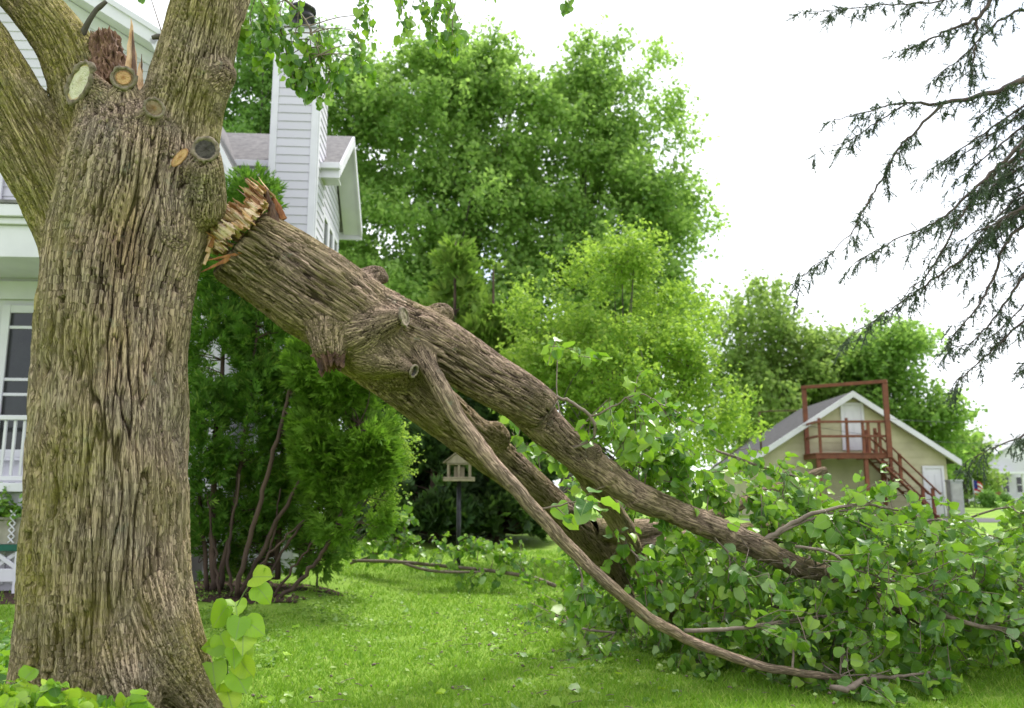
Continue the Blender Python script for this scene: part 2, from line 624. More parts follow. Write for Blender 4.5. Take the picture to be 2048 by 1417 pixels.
M['grass'] = leaf_mat('grass_blades', [(0.0, (0.130, 0.270, 0.024)), (0.35, (0.200, 0.365, 0.036)), (0.75, (0.270, 0.430, 0.054)), (1.0, (0.40, 0.49, 0.11))],
                      back=(0.11, 0.2, 0.04), trans=0.42, rough=0.55, backmix=0.15, spec=0.15, tcol=(0.27, 0.47, 0.03))
# blades: denser close by, over the part of the lawn in view
NB = 195000
u = rng.random(NB)
gy = 4.3 * (21.0 / 4.3) ** (u ** 1.05)
gx = rng.uniform(-0.70, 0.72, NB) * gy
keep = ~((gx < -2.55) & (gy > 10.9) & (gy < 14.5) & (rng.random(NB) > 0.10))
keep &= ~(((gx + 2.86) ** 2 + (gy - 5.95) ** 2) < 0.5 ** 2)
gx, gy = gx[keep], gy[keep]
nb = len(gx)
clump = perlin(np.column_stack([gx * 3.0, gy * 3.0, np.zeros(nb)]), 5) + 0.6 * perlin(np.column_stack([gx * 0.8, gy * 0.8, np.ones(nb)]), 6)
hgt = (0.028 + 0.030 * rng.random(nb)) * (1 + 0.75 * clump) * (0.9 + 0.03 * gy)
wid = (0.0035 + 0.003 * rng.random(nb)) * (0.6 + 0.11 * gy)
yaw = rng.uniform(0, 2 * math.pi, nb); lean = rng.normal(0, 0.6, (nb, 2))
b0 = np.column_stack([gx, gy, gz(gx, gy) - 0.004])
dv = np.column_stack([np.cos(yaw), np.sin(yaw), np.zeros(nb)]) * wid[:, None]
tip = b0 + np.column_stack([lean[:, 0] * hgt, lean[:, 1] * hgt, hgt])
tris(np.stack([b0 - dv, b0 + dv, tip], 1), np.clip(0.5 + 0.25 * clump + 0.22 * rng.standard_normal(nb), 0, 0.99), 'grass', M['grass'])
tag(bpy.data.objects['grass'], 'short bright green grass blades', 'grass', kind='stuff')
# clover and plantain among the grass, thicker by the bed
M['clover'] = leaf_mat('clover_leaves', [(0.0, (0.11, 0.22, 0.025)), (0.6, (0.19, 0.31, 0.045)), (1.0, (0.27, 0.38, 0.10))], trans=0.3, rough=0.5, backmix=0.3)


def leaf_quads(c, ax, nrm, ln, wd, fold=0.25):
    """diamond leaves folded on their midrib: centres c, long axis ax, normal nrm"""
    ax = ax / (np.linalg.norm(ax, axis=1, keepdims=True) + 1e-9)
    s = np.cross(ax, nrm); s /= np.linalg.norm(s, axis=1, keepdims=True) + 1e-9
    nn = np.cross(s, ax)
    ln = np.broadcast_to(ln, (len(c),))[:, None]; wd = np.broadcast_to(wd, (len(c),))[:, None]
    a = c - ax * ln * 0.5; b = c + ax * ln * 0.5
    l = c - s * wd * 0.5 + nn * wd * fold; r = c + s * wd * 0.5 + nn * wd * fold
    return np.stack([a, r, b, l], 1)


def leaf_object(name, Q, tint, mat, parent, label=None):
    n = len(Q)
    V = Q.reshape(-1, 3)
    F = np.arange(n * 4).reshape(-1, 4)
    F = np.vstack([F[:, [0, 1, 2]], F[:, [0, 2, 3]]])
    o = mk(name, V, F, mat, parent, attrs={'tint': np.repeat(tint, 4)})
    return tag(o, label, kind='stuff')


nc = 26000
cx_ = rng.uniform(-4.9, 3.2, nc); cy_ = 5 + 9.2 * rng.random(nc)
pr = 0.14 + 0.9 * np.exp(-((cy_ - 10.6) / 1.1) ** 2) * (cx_ < -1.2) + 0.5 * (cx_ < -2.2) * (cy_ > 7.5)
pr = pr * (0.5 + perlin(np.column_stack([cx_ * 1.1, cy_ * 1.1, np.zeros(nc)]), 9) * 1.8)
kp = (rng.random(nc) < pr) & (np.abs(cx_) < 0.66 * cy_) & (((cx_ + 2.86) ** 2 + (cy_ - 5.95) ** 2) > 0.55 ** 2)
cx_, cy_ = cx_[kp], cy_[kp]; nc = len(cx_)
cc = np.column_stack([cx_, cy_, gz(cx_, cy_) + 0.03 + 0.05 * rng.random(nc)])
nrm = rng.normal(0, 0.4, (nc, 3)) + np.array([0, 0, 1.0])
axx = rng.normal(0, 1, (nc, 3)) * np.array([1, 1, 0.25])
sz = 0.028 + 0.04 * rng.random(nc) ** 2
o = leaf_object('clover', leaf_quads(cc, axx, nrm, sz, sz * 0.9, 0.1), rng.random(nc) * 0.99, M['clover'], None)
tag(o, 'low clover and broad weeds growing through the lawn', 'clover')

# ================================================================ the white house
HF = Frame(R(4.0))
H_BASE = np.array([-5.2, 14.5, 0.2])
house = thing('house', 'white clapboard house with gambrel gable, porch, wing and tall sided chimney', 'house', H_BASE, frame=HF)
hat = HF.at
WY = 14.0
g0, g1, g2, g3 = (hat(30, -116, 13.5), hat(215, 0, 13.5), hat(331, 73, 13.5), hat(484, 375, 13.5))
edge = [(g0[0], g0[2]), (g1[0], g1[2]), (g2[0], g2[2]), (g3[0], g3[2])]
zlow = hat(100, 470, WY)[2]
XL = hat(-260, 200, WY)[0]
ZG = 0.1


def edge_x(z, inset):
    e = [(x, zz - inset) for x, zz in edge]
    for (xa, za), (xb, zb) in zip(e, e[1:]):
        if zb <= z <= za: return xa + (xb - xa) * (za - z) / (za - zb)
    return e[-1][0] - 0.25 if z < e[-1][1] else None


XR = edge[-1][0] - 0.42                                     # right side wall
core = [(XL, ZG), (XR, ZG), (XR, edge[-1][1] + 0.35), (edge[2][0] - 0.1, edge[2][1] - 0.2), (edge[0][0], edge[0][1] - 0.15), (XL, edge[0][1] - 0.15)]
wall = mk('wall', *prism(core, WY + 0.03, 19.0), M['paint'], house)
row = 0.168
z = zlow
while z < edge[0][1] - 0.3:
    xe = edge_x(z + row / 2, 0.22)
    xe = XR if xe is None else min(xe, XR) if z < edge[-1][1] + 0.4 else xe
    xe0 = edge_x(z, 0.22); xe0 = xe if (xe0 is None or z < edge[-1][1] + 0.4) else xe0
    xe1 = edge_x(z + row, 0.22); xe1 = xe if (xe1 is None or z < edge[-1][1] + 0.4) else xe1
    plank('board', XL, xe0, XL, xe1, z - 0.006, z + row + 0.006, WY - 0.003, 0.03, M['siding'], wall, 0.55)
    z += row
# roof: two pitches each side of the knee, thick slabs with white rake boards
def slope_poly(a, b, t):
    d = np.array(b) - np.array(a); n = np.array([d[1], -d[0]]) / np.linalg.norm(d)
    n = n if n[1] < 0 else -n
    return [tuple(a), tuple(b), tuple(np.array(b) + n * t), tuple(np.array(a) + n * t)]


roof = mk('roof', *prism(slope_poly(edge[0], edge[2], 0.10), 13.47, 18.8), M['shingle_main'], house)
mk('roof_slope', *prism(slope_poly(edge[2], edge[3], 0.10), 13.47, 18.8), M['shingle_main'], house)
def off(e, dz): return [(x, zz - dz) for x, zz in e]
for a, b in ((edge[0], edge[2]), (edge[2], edge[3])):
    a2, b2 = off([a, b], 0.0)
    mk('rake_board', *prism(slope_poly(a2, b2, 0.26), 13.40, 13.465), M['paint'], house)
    mk('rake_trim', *prism(slope_poly((a[0], a[1] + 0.02), (b[0], b[1] + 0.02), 0.09), 13.36, 13.397), M['paint'], house)
    q = slope_poly(a, b, 0.24); p2 = slope_poly(a, b, 0.112)
    mk('soffit', *prism([p2[3], p2[2], q[2], q[3]], 13.47, WY - 0.035), M['paint'], house)
    q = slope_poly(a, b, 0.46); p2 = slope_poly(a, b, 0.25)
    mk('frieze_board', *prism([p2[3], p2[2], q[2], q[3]], WY - 0.03, WY - 0.005), M['paint'], house)
# upstairs window at the left edge of the picture
def window(parent, xa, xb, za, zb, y, rows=(), cols=(), name='window', axis='y', case=0.11):
    """casing, sashes and dark panes in a wall that faces -y"""
    w = box2(name, (xa, y - 0.02, za), (xb, y + 0.0, zb), M['glass'], parent)
    for x0, x1 in ((xa - case, xa), (xb, xb + case)):
        box2('casing', (x0, y - 0.055, za - case), (x1, y - 0.003, zb + case), M['paint'], w)
    box2('casing', (xa + 0.001, y - 0.052, zb), (xb - 0.001, y - 0.003, zb + case), M['paint'], w)
    box2('sill', (xa - case - 0.03, y - 0.09, za - case - 0.05), (xb + case + 0.03, y - 0.057, za - case), M['paint'], w)
    box2('casing', (xa + 0.001, y - 0.052, za - case), (xb - 0.001, y - 0.003, za), M['paint'], w)
    for zz in rows: box2('sash_bar', (xa + 0.002, y - 0.04, zz - 0.025), (xb - 0.002, y - 0.022, zz + 0.025), M['paint'], w)
    for xx in cols: box2('sash_bar', (xx - 0.018, y - 0.037, za + 0.002), (xx + 0.018, y - 0.0225, zb - 0.002), M['paint'], w)
    return w


a, b = hat(-90, 330, WY), hat(-8, 395, WY)
window(house, a[0], b[0], b[2], a[2] + 0.5, WY - 0.012, rows=[(b[2] + a[2] + 0.5) / 2])
# porch: roof edge, ceiling, beam, back wall with window, floor, rail
PY = 12.6
zf0, zf1, zf2 = hat(60, 515, PY)[2], hat(60, 452, PY)[2], hat(60, 415, PY)[2]
pxl, pxr_ = hat(-260, 500, PY)[0], hat(395, 500, PY)[0]
box2('porch_fascia', (pxl, PY, zf0), (pxr_, PY + 0.05, zf1), M['paint'], house)
box2('porch_cornice', (pxl, PY - 0.07, zf1 + 0.004), (pxr_ + 0.06, PY + 0.06, zf1 + 0.10), M['paint'], house)
box2('porch_cornice', (pxl, PY - 0.14, zf1 + 0.108), (pxr_ + 0.12, PY + 0.06, zf2), M['paint'], house)
box2('porch_ceiling', (pxl, PY + 0.055, zf0 + 0.02), (pxr_ - 0.03, WY - 0.05, zf0 + 0.06), M['paint'], house)
mk('porch_roof', *prism([(pxl, zf2 + 0.01), (pxr_ + 0.15, zf2 + 0.01), (pxr_ + 0.15, zf2 + 0.06), (pxl, zf2 + 0.06)], PY - 0.16, WY - 0.04), M['shingle_main'], house)
zb = hat(60, 600, WY)[2]
box2('frieze_board', (pxl, WY - 0.045, zb), (XR, WY - 0.002, zf0 - 0.03), M['paint'], house)
a, b = hat(24, 627, WY), hat(96, 900, WY)
window(house, a[0], b[0], b[2], a[2], WY - 0.004, rows=[hat(40, 656, WY)[2], hat(40, 760, WY)[2], hat(40, 790, WY)[2]], case=0.13)
RY = 12.75
zr0, zr1 = hat(30, 962, RY)[2], hat(30, 834, RY)[2]
rail = box2('railing', (pxl, RY - 0.05, zr1 - 0.05), (pxr_ - 0.1, RY + 0.06, zr1 + 0.02), M['paint'], house)
box2('bottom_rail', (pxl, RY - 0.03, zr0), (pxr_ - 0.1, RY + 0.04, zr0 + 0.07), M['paint'], rail)
x = hat(-70, 900, RY)[0]
while x < pxr_ - 0.3:
    box2('baluster', (x - 0.02, RY - 0.016, zr0 + 0.072), (x + 0.02, RY + 0.024, zr1 - 0.053), M['paint'], rail)
    x += 0.135
for px_ in (-200, 372):
    q = hat(px_, 900, RY)[0]
    box2('porch_post', (q - 0.09, RY - 0.09, 0.2), (q + 0.09, RY + 0.09, zf0 - 0.004), M['paint'], house)
box2('porch_floor', (pxl, RY - 0.12, zr0 - 0.16), (pxr_, WY - 0.05, zr0 - 0.03), M['paint'], house)
sk = box2('porch_skirt', (pxl, RY + 0.02, 0.12), (pxr_ - 0.02, RY + 0.05, zr0 - 0.165), M['siding'], house)
for k in range(7):
    q = pxl + 0.2 + k * 0.55
    box2('skirt_panel', (q, RY - 0.0, 0.3), (q + 0.45, RY + 0.017, zr0 - 0.25), M['paint'], sk)
# the wing behind, with its gable end to the right
GY, GR, GB = 16.0, 17.45, 18.9                              # front wall, ridge, rear wall
ew = hat(677, 332, 15.55)
ex, ez = ew[0], ew[2]                                       # rake edge x, eave height
rz = hat(704, 273, GR)[2]
wx1 = ex - 0.42
wx0 = XR - 0.8
wing_poly = [(GY, 0.1), (GB, 0.1), (GB, ez + 0.1), (GR, rz - 0.16), (GY, ez + 0.1)]


def prism_x(poly, x0, x1):
    n = len(poly)
    V = [(x0, y, z) for y, z in poly] + [(x1, y, z) for y, z in poly]
    F = [list(range(n)), list(range(2 * n - 1, n - 1, -1))] + [[(i + 1) % n, i, i + n, (i + 1) % n + n] for i in range(n)]
    return V, F


wing = mk('wing_wall', *prism_x(wing_poly, wx0, wx1 - 0.03), M['paint'], house)
z = 0.3
while z < ez - 0.1:
    box('board', ((wx0 + wx1) / 2, GY - 0.016, z + row / 2), (wx1 - wx0, 0.03, row + 0.012), M['siding'], wing, bev=0.002, wedge=0.55)
    z += row
z = 0.3
while z < rz - 0.3:                                         # gable end boards face +x
    half = (GB - GY) / 2 if z < ez else (GB - GY) / 2 * max(0.05, (rz - 0.2 - z) / (rz - 0.2 - ez))
    o = box('board', (wx1 - 0.012, GR, z + row / 2), (2 * half - 0.02, 0.03, row + 0.012), M['siding'], wing, bev=0.002, wedge=0.55)
    o.rotation_euler = (0, 0, math.pi / 2)
    z += row
for a, b in (((15.5, ez), (GR, rz)), ((19.4, ez), (GR, rz))):
    V, F = prism_x([(a[0], a[1]), (b[0], b[1]), (b[0], b[1] - 0.12), (a[0], a[1] - 0.12)], wx0 - 0.5, ex)
    mk('roof', V, F, M['shingle_main'], house)
    V, F = prism_x([(a[0], a[1] - 0.01), (b[0], b[1] - 0.01), (b[0], b[1] - 0.24), (a[0], a[1] - 0.24)], ex + 0.003, ex + 0.05)
    mk('rake_board', V, F, M['paint'], house)
    V, F = prism_x([(a[0], a[1] - 0.125), (b[0], b[1] - 0.125), (b[0], b[1] - 0.19), (a[0], a[1] - 0.19)], wx1 + 0.03, ex)
    mk('soffit', V, F, M['paint'], house)
box2('eave_fascia', (wx0 - 0.4, 15.42, ez - 0.30), (ex + 0.045, 15.495, ez - 0.01), M['paint'], house)
box2('gutter', (wx0 - 0.4, 15.32, ez - 0.14), (ex + 0.06, 15.415, ez - 0.02), M['paint'], house)
box2('eave_soffit', (wx0 - 0.4, 15.50, ez - 0.26), (ex, GY - 0.04, ez - 0.22), M['paint'], house)
box2('rear_fascia', (wx0, 19.405, ez - 0.3), (ex + 0.045, 19.46, ez - 0.01), M['paint'], house)
for k in (0, 1, 2):                                          # tall windows in the gable end
    yw = 16.65 + k * 0.72
    w = box2('window', (wx1 - 0.01, yw - 0.24, ez - 2.6), (wx1 + 0.022, yw + 0.24, ez - 0.75), M['glass'], house)
    for dy in (-0.30, 0.30):
        box2('casing', (wx1 - 0.005, yw + dy - 0.055, ez - 2.72), (wx1 + 0.055, yw + dy + 0.055, ez - 0.63), M['paint'], w)
    for zz in (ez - 2.66, ez - 1.6, ez - 0.69):
        box2('casing', (wx1 - 0.005, yw - 0.243, zz - 0.055), (wx1 + 0.05, yw + 0.243, zz + 0.055), M['paint'], w)
box2('corner_board', (wx1 - 0.10, GY - 0.05, 0.2), (wx1 + 0.03, GY - 0.034, ez - 0.28), M['paint'], house)
# chimney chase: clapboards between corner boards, metal flue on top
CYF = 15.0
c0, c1 = hat(538, 300, CYF), hat(634, 300, CYF)
ctop = hat(630, 58, CYF)[2]
cw = 0.13
chim = box2('chimney', (c0[0] + 0.01, CYF + 0.03, 0.15), (c1[0] - 0.01, GY - 0.05, ctop), M['paint'], house)
for xa in (c0[0], c1[0] - cw):
    box2('corner_board', (xa, CYF - 0.012, 0.15), (xa + cw, CYF + 0.026, ctop + 0.01), M['paint'], chim)
box2('corner_board', (c1[0] - 0.006, CYF + 0.03, 0.15), (c1[0] + 0.022, CYF + 0.15, ctop + 0.01), M['paint'], chim)
z = 0.3
while z < ctop - 0.4:
    box('board', ((c0[0] + c1[0]) / 2, CYF + 0.014, z + row / 2), (c1[0] - c0[0] - 2 * cw - 0.004, 0.03, row + 0.012), M['siding'], chim, bev=0.002, wedge=0.55)
    o = box('board', (c1[0] + 0.006, (CYF + 0.155 + GY - 0.05) / 2, z + row / 2), (GY - 0.05 - CYF - 0.155, 0.03, row + 0.012), M['siding'], chim, bev=0.002, wedge=0.55)
    o.rotation_euler = (0, 0, math.pi / 2)
    z += row
box2('cap_board', (c0[0] + cw, CYF + 0.0, ctop - 0.40), (c1[0] - cw, CYF + 0.028, ctop + 0.005), M['paint'], chim)
box2('chimney_cap', (c0[0] - 0.03, CYF - 0.04, ctop + 0.012), (c1[0] + 0.04, GY, ctop + 0.06), M['grey_metal'], chim)
fc = np.array([hat(603, 30, 15.35)[0], 15.45, ctop + 0.06])
pk = Pack()
prof = [(0.17, 0.0), (0.17, 0.18), (0.20, 0.18), (0.20, 0.24), (0.17, 0.25), (0.17, 0.34), (0.24, 0.36), (0.25, 0.44), (0.19, 0.50), (0.19, 0.54), (0.27, 0.56), (0.26, 0.62), (0.05, 0.68)]
pts_ = np.array([fc + np.array([0, 0, h]) for _, h in prof]) + np.arange(len(prof))[:, None] * np.array([0, 0, 1e-4])
pk.tube(pts_, [r for r, _ in prof], sides=24)
pk.build('flue', M['black_metal'], chim)
# a round vent pipe on the wing's rear slope and a dark low window at the gable's foot
a, b = hat(436, 366, WY), hat(462, 410, WY)

# ================================================================ the tan garage
GF = Frame(R(-2.5))
gat = GF.at
FY = 36.0
ZGR = 0.60
G_BASE = np.array([gat(1700, 1000, FY)[0], FY + 3, ZGR])
garage = thing('garage', 'tan gabled garage with grey roof and red-brown outside stair and deck', 'garage', G_BASE, frame=GF)
pk_, el, er = gat(1706, 783, FY - 0.4), gat(1494, 924, FY - 0.4), gat(1922, 914, FY - 0.4)
ez_ = (el[2] + er[2]) / 2
gxl, gxr = el[0] + 0.45, er[0] - 0.45
gm = pk_[0]
gwall = mk('wall', *prism([(gxl, ZGR - 0.2), (gxr, ZGR - 0.2), (gxr, ez_ - 0.02), (gm, pk_[2] - 0.25), (gxl, ez_ - 0.02)], FY, FY + 6.8), M['tan_siding'], garage)
slope = (pk_[2] - ez_) / (gm - el[0])
z = ZGR
while z < pk_[2] - 0.5:
    def gx_(zz):
        a_ = max(gxl, el[0] + (zz - ez_ + 0.05 + 0.15) / slope); b_ = min(gxr, er[0] - (zz - ez_ + 0.05 + 0.15) / ((pk_[2] - ez_) / (er[0] - gm)))
        return a_, max(b_, a_ + 0.01)
    (a0, b0_), (a1, b1_) = gx_(z), gx_(z + 0.31)
    plank('board', a0, b0_, a1, b1_, z - 0.006, z + 0.318, FY - 0.042, 0.04, M['tan_siding'], gwall)
    z += 0.31
for a in (el, er):
    A = (a[0], ez_ - 0.05); Bp = (gm, pk_[2])
    mk('roof', *prism([A, Bp, (Bp[0], Bp[1] - 0.12), (A[0], A[1] - 0.12)], FY - 0.38, FY + 7.2), M['garage_shingle'], garage)
    mk('rake_board', *prism([(A[0], A[1] + 0.015), (Bp[0], Bp[1] + 0.015), (Bp[0], Bp[1] - 0.24), (A[0], A[1] - 0.24)], FY - 0.44, FY - 0.384), M['paint'], garage)
    mk('soffit', *prism([(A[0], A[1] - 0.125), (Bp[0], Bp[1] - 0.125), (Bp[0], Bp[1] - 0.17), (A[0], A[1] - 0.17)], FY - 0.38, FY - 0.045), M['paint'], garage)
box2('gutter', (el[0] - 0.08, FY - 0.4, ez_ - 0.20), (el[0] + 0.02, FY + 7.2, ez_ - 0.08), M['paint'], garage)


def gdoor(xa, xb, za, zb_, panels):
    d = box2('door', (xa, FY - 0.07, za), (xb, FY - 0.045, zb_), M['paint'], garage)
    for x0, x1 in ((xa - 0.11, xa - 0.002), (xb + 0.002, xb + 0.11)):
        box2('door_frame', (x0, FY - 0.11, za), (x1, FY - 0.043, zb_ + 0.12), M['paint'], d)
    box2('door_frame', (xa, FY - 0.108, zb_ + 0.003), (xb, FY - 0.043, zb_ + 0.12), M['paint'], d)
    for i in range(2):
        for j in range(panels):
            w_ = (xb - xa - 0.3) / 2; h_ = (zb_ - za - 0.3) / panels
            box2('door_panel', (xa + 0.1 + i * (w_ + 0.1), FY - 0.082, za + 0.12 + j * h_), (xa + 0.1 + i * (w_ + 0.1) + w_, FY - 0.0705, za + 0.04 + (j + 1) * h_), M['paint'], d)
    box('door_knob', (xa + 0.08 if panels == 3 else xb - 0.08, FY - 0.105, za + 0.95), (0.06, 0.06, 0.06), M['grey_metal'], d)
    return d


a, b = gat(1684, 812, FY), gat(1726, 901, FY)
gdoor(a[0], b[0], b[2], a[2], 3)
a, b = gat(1848, 938, FY), gat(1888, 1030, FY)
gdoor(a[0], b[0], ZGR + 0.03, a[2], 2)
# deck, frame, rails
DF, DB = FY - 1.75, FY - 0.06
dx0, dx1 = gat(1637, 905, DF)[0], gat(1776, 905, DF)[0]
dz = gat(1690, 906, DF)[2]
deck = box2('deck', (dx0 - 0.12, DF - 0.05, dz - 0.24), (dx1 + 0.03, DF - 0.002, dz - 0.045), M['redwood'], garage)
for k in range(11):
    y_ = DF - 0.08 + k * 0.155
    box2('deck_board', (dx0 - 0.15, y_, dz - 0.04), (dx1 + 0.05, y_ + 0.145, dz), M['redwood'], deck)
for x_ in (dx0 - 0.1, dx1 - 0.04):
    box2('side_beam', (x_, DF + 0.002, dz - 0.23), (x_ + 0.05, DB, dz - 0.042), M['redwood'], deck)
for k in range(4):
    x_ = dx0 + 0.5 + k * 0.8
    box2('joist', (x_, DF + 0.002, dz - 0.22), (x_ + 0.045, DB, dz - 0.042), M['redwood'], deck)
for px_, y_ in ((1640, DF + 0.02), (1735, DF + 0.02), (1640, DB - 0.2), (1768, DB - 0.25)):
    x_ = gat(px_, 950, y_)[0]
    box2('deck_post', (x_ - 0.075, y_, ZGR - 0.1), (x_ + 0.075, y_ + 0.15, dz - 0.243), M['redwood'], deck)
fl, fr = gat(1606, 780, DF)[0], gat(1767, 770, DF)[0]
zt0, zt1 = gat(1606, 781, DF)[2], gat(1767, 770, DF)[2]
fl = gat(1608, 780, DB - 0.25)[0]; zt0 = gat(1608, 781, DB - 0.25)[2]
box2('frame_post', (fl - 0.09, DB - 0.30, dz - 0.2), (fl + 0.09, DB - 0.16, zt0 + 0.05), M['redwood'], deck)
box2('frame_post', (fr - 0.10, DF - 0.17, dz - 0.2), (fr + 0.10, DF - 0.053, zt1 + 0.05), M['redwood'], deck)
beam('frame_beam', (fl - 0.1, DB - 0.2, zt0 + 0.12), (fr + 0.1, DF - 0.13, zt1 + 0.13), 0.13, 0.2, M['redwood'], deck)
zr_a, zr_b = gat(1690, 844, DF)[2], gat(1690, 873, DF)[2]
for zz in (zr_a, zr_b):
    box2('rail', (dx0, DF - 0.045, zz - 0.05), (dx1, DF - 0.005, zz + 0.05), M['redwood'], deck)
    box2('rail', (dx0 - 0.03, DF, zz - 0.05), (dx0 + 0.012, DB, zz + 0.05), M['redwood'], deck)
for px_ in (1640, 1695, 1727, 1738, 1760):
    x_ = gat(px_, 870, DF)[0]
    box2('baluster', (x_ - 0.055, DF - 0.003, dz), (x_ + 0.055, DF + 0.07, zr_a + (0.16 if px_ in (1640, 1695) else 0.06)), M['redwood'], deck)
# stair down to the right
sx0, sx1 = gat(1752, 905, DF)[0], gat(1876, 1015, DF)[0]
NS = 11
for y_ in (DF + 0.06, DF + 1.0):
    beam('stringer', (sx0 - 0.1, y_, dz - 0.12), (sx1, y_, ZGR + 0.02), 0.05, 0.26, M['redwood'], deck)
for k in range(NS):
    f = (k + 0.6) / NS
    x_ = sx0 + (sx1 - sx0) * f; z_ = dz + (ZGR - dz) * f
    box2('stair_tread', (x_ - 0.14, DF + 0.03, z_ - 0.02), (x_ + 0.15, DF + 1.03, z_ + 0.03), M['redwood'], deck)
for y_ in (DF + 0.0, DF + 1.06):
    for hh in (0.52, 0.95):
        beam('handrail', (sx0 - 0.05, y_, dz - 0.02 + hh), (sx1 + 0.15, y_, ZGR - 0.02 + hh), 0.05, 0.1, M['redwood'], deck)
    for f in (0.02, 0.42, 0.95):
        x_ = sx0 + (sx1 - sx0) * f; z_ = dz + (ZGR - dz) * f
        box2('rail_post', (x_ - 0.06, y_ + (0.03 if y_ < DF + 0.5 else -0.13), z_ - 0.15), (x_ + 0.06, y_ + (0.13 if y_ < DF + 0.5 else -0.03), z_ + 1.05), M['redwood'], deck)
# service mast on the left eave
mx, my = gat(1521, 870, FY - 0.2)[0], FY - 0.2
z0_, z1_ = gat(1521, 905, my)[2], gat(1521, 824, my)[2]
pkk = Pack(); pkk.tube([(mx, my, z0_), (mx, my, z1_)], 0.045, 8)
pkk.tube([(mx - 0.05, my, z1_ - 0.03), (mx + 0.4, my - 0.3, z1_ + 0.0), (gat(1592, 822, DF)[0], DF, gat(1592, 822, DF)[2])], 0.028, 6)
pkk.tube([(mx, my, z1_ - 0.3), (mx - 0.25, my + 0.5, z0_ + 0.4)], 0.012, 5)
pkk.build('service_mast', M['rust'], garage)


def wire(a, b, sag, label):
    t = np.linspace(0, 1, 24)[:, None]
    p = np.asarray(a) * (1 - t) + np.asarray(b) * t - np.array([0, 0, 1.0]) * (4 * sag * t * (1 - t))
    pk = Pack(); pk.tube(p, 0.009, 5)
    o = pk.build('power_line', M['black_metal'])
    tag(o, label, 'power line')


wire(GF.world(gat(1604, 850, DF - 0.2)), P(2330, 850, 46), 0.9, 'lower power line sagging across the front of the tan garage')
wire(GF.world(gat(1768, 838, DF - 0.2)), P(2330, 800, 48), 0.6, 'upper power line running right from the deck frame')
# utility cabinet beside the garage
uc = gat(1911, 1000, 34.8)
ub = thing('utility_cabinet', 'pale grey metal cabinet standing at the right corner of the tan garage', 'cabinet', np.array([uc[0], 34.8, ZGR]), frame=GF)
box2('body', (uc[0] - 0.24, 34.6, ZGR - 0.05), (uc[0] + 0.24, 35.0, gat(1911, 964, 34.8)[2]), M['grey_metal'], ub)
box2('door', (uc[0] - 0.2, 34.585, ZGR + 0.1), (uc[0] + 0.2, 34.598, gat(1911, 968, 34.8)[2]), M['concrete'], ub)
box2('lid', (uc[0] - 0.27, 34.57, gat(1911, 964, 34.8)[2] + 0.003), (uc[0] + 0.27, 35.03, gat(1911, 960, 34.8)[2]), M['grey_metal'], ub)

# ================================================================ the far white house
FF = Frame(R(8))
fat = FF.at
WY2 = 68.0
f0 = fat(2000, 1000, WY2)
fh = thing('house', 'distant white house with grey roof behind the flag at the right edge', 'house', np.array([f0[0] + 2, WY2 + 3, 0.5]), frame=FF)
xa, xb = fat(1972, 950, WY2)[0], fat(2170, 950, WY2)[0]
zt, zp = fat(2000, 918, WY2)[2], fat(2060, 862, WY2)[2]
xm = (xa + xb) / 2
fw_ = mk('wall', *prism([(xa, 0.3), (xb, 0.3), (xb, zt), (xm, zp - 0.3), (xa, zt)], WY2, WY2 + 9), M['paint'], fh)
for k in range(14):
    zz = 0.7 + k * 0.3
    if zz < zt - 0.1:
        box('board', ((xa + xb) / 2, WY2 - 0.02, zz + 0.15), (xb - xa, 0.04, 0.3), M['siding'], fw_, bev=0.003, wedge=0.5)
for xe in (xa - 0.5, xb + 0.5):
    sgn = 1 if xe < xm else -1
    mk('roof', *prism([(xe, zt - 0.25), (xm, zp), (xm, zp - 0.2), (xe, zt - 0.45)], WY2 - 0.5, WY2 + 9.5), M['grey_metal'], fh)
for px_, pa, pb in ((2004, 955, 985), (2032, 955, 985)):
    q = fat(px_, pa, WY2); r_ = fat(px_ + 14, pb, WY2)
    w = box2('window', (q[0], WY2 - 0.07, r_[2]), (r_[0], WY2 - 0.045, q[2]), M['glass'], fh)
    box2('casing', (q[0] - 0.1, WY2 - 0.09, r_[2] - 0.1), (r_[0] + 0.1, WY2 - 0.073, r_[2] - 0.003), M['paint'], w)
    box2('casing', (q[0] - 0.1, WY2 - 0.09, q[2] + 0.003), (r_[0] + 0.1, WY2 - 0.073, q[2] + 0.1), M['paint'], w)
    box2('sash_bar', (q[0], WY2 - 0.088, (q[2] + r_[2]) / 2 - 0.04), (r_[0], WY2 - 0.072, (q[2] + r_[2]) / 2 + 0.04), M['paint'], w)
q = fat(1982, 985, WY2)
d_ = box2('door', (q[0], WY2 - 0.08, 0.7), (q[0] + 1.0, WY2 - 0.045, 2.9), M['redwood'], fh)
pc = fat(1962, 968, WY2)
box2('porch_roof', (q[0] - 1.0, WY2 - 1.6, 3.2), (q[0] + 2.2, WY2 - 0.05, 3.4), M['paint'], fh)
for xo in (-0.9, 2.0):
    box2('porch_post', (q[0] + xo, WY2 - 1.5, 0.5), (q[0] + xo + 0.15, WY2 - 1.35, 3.195), M['paint'], fh)
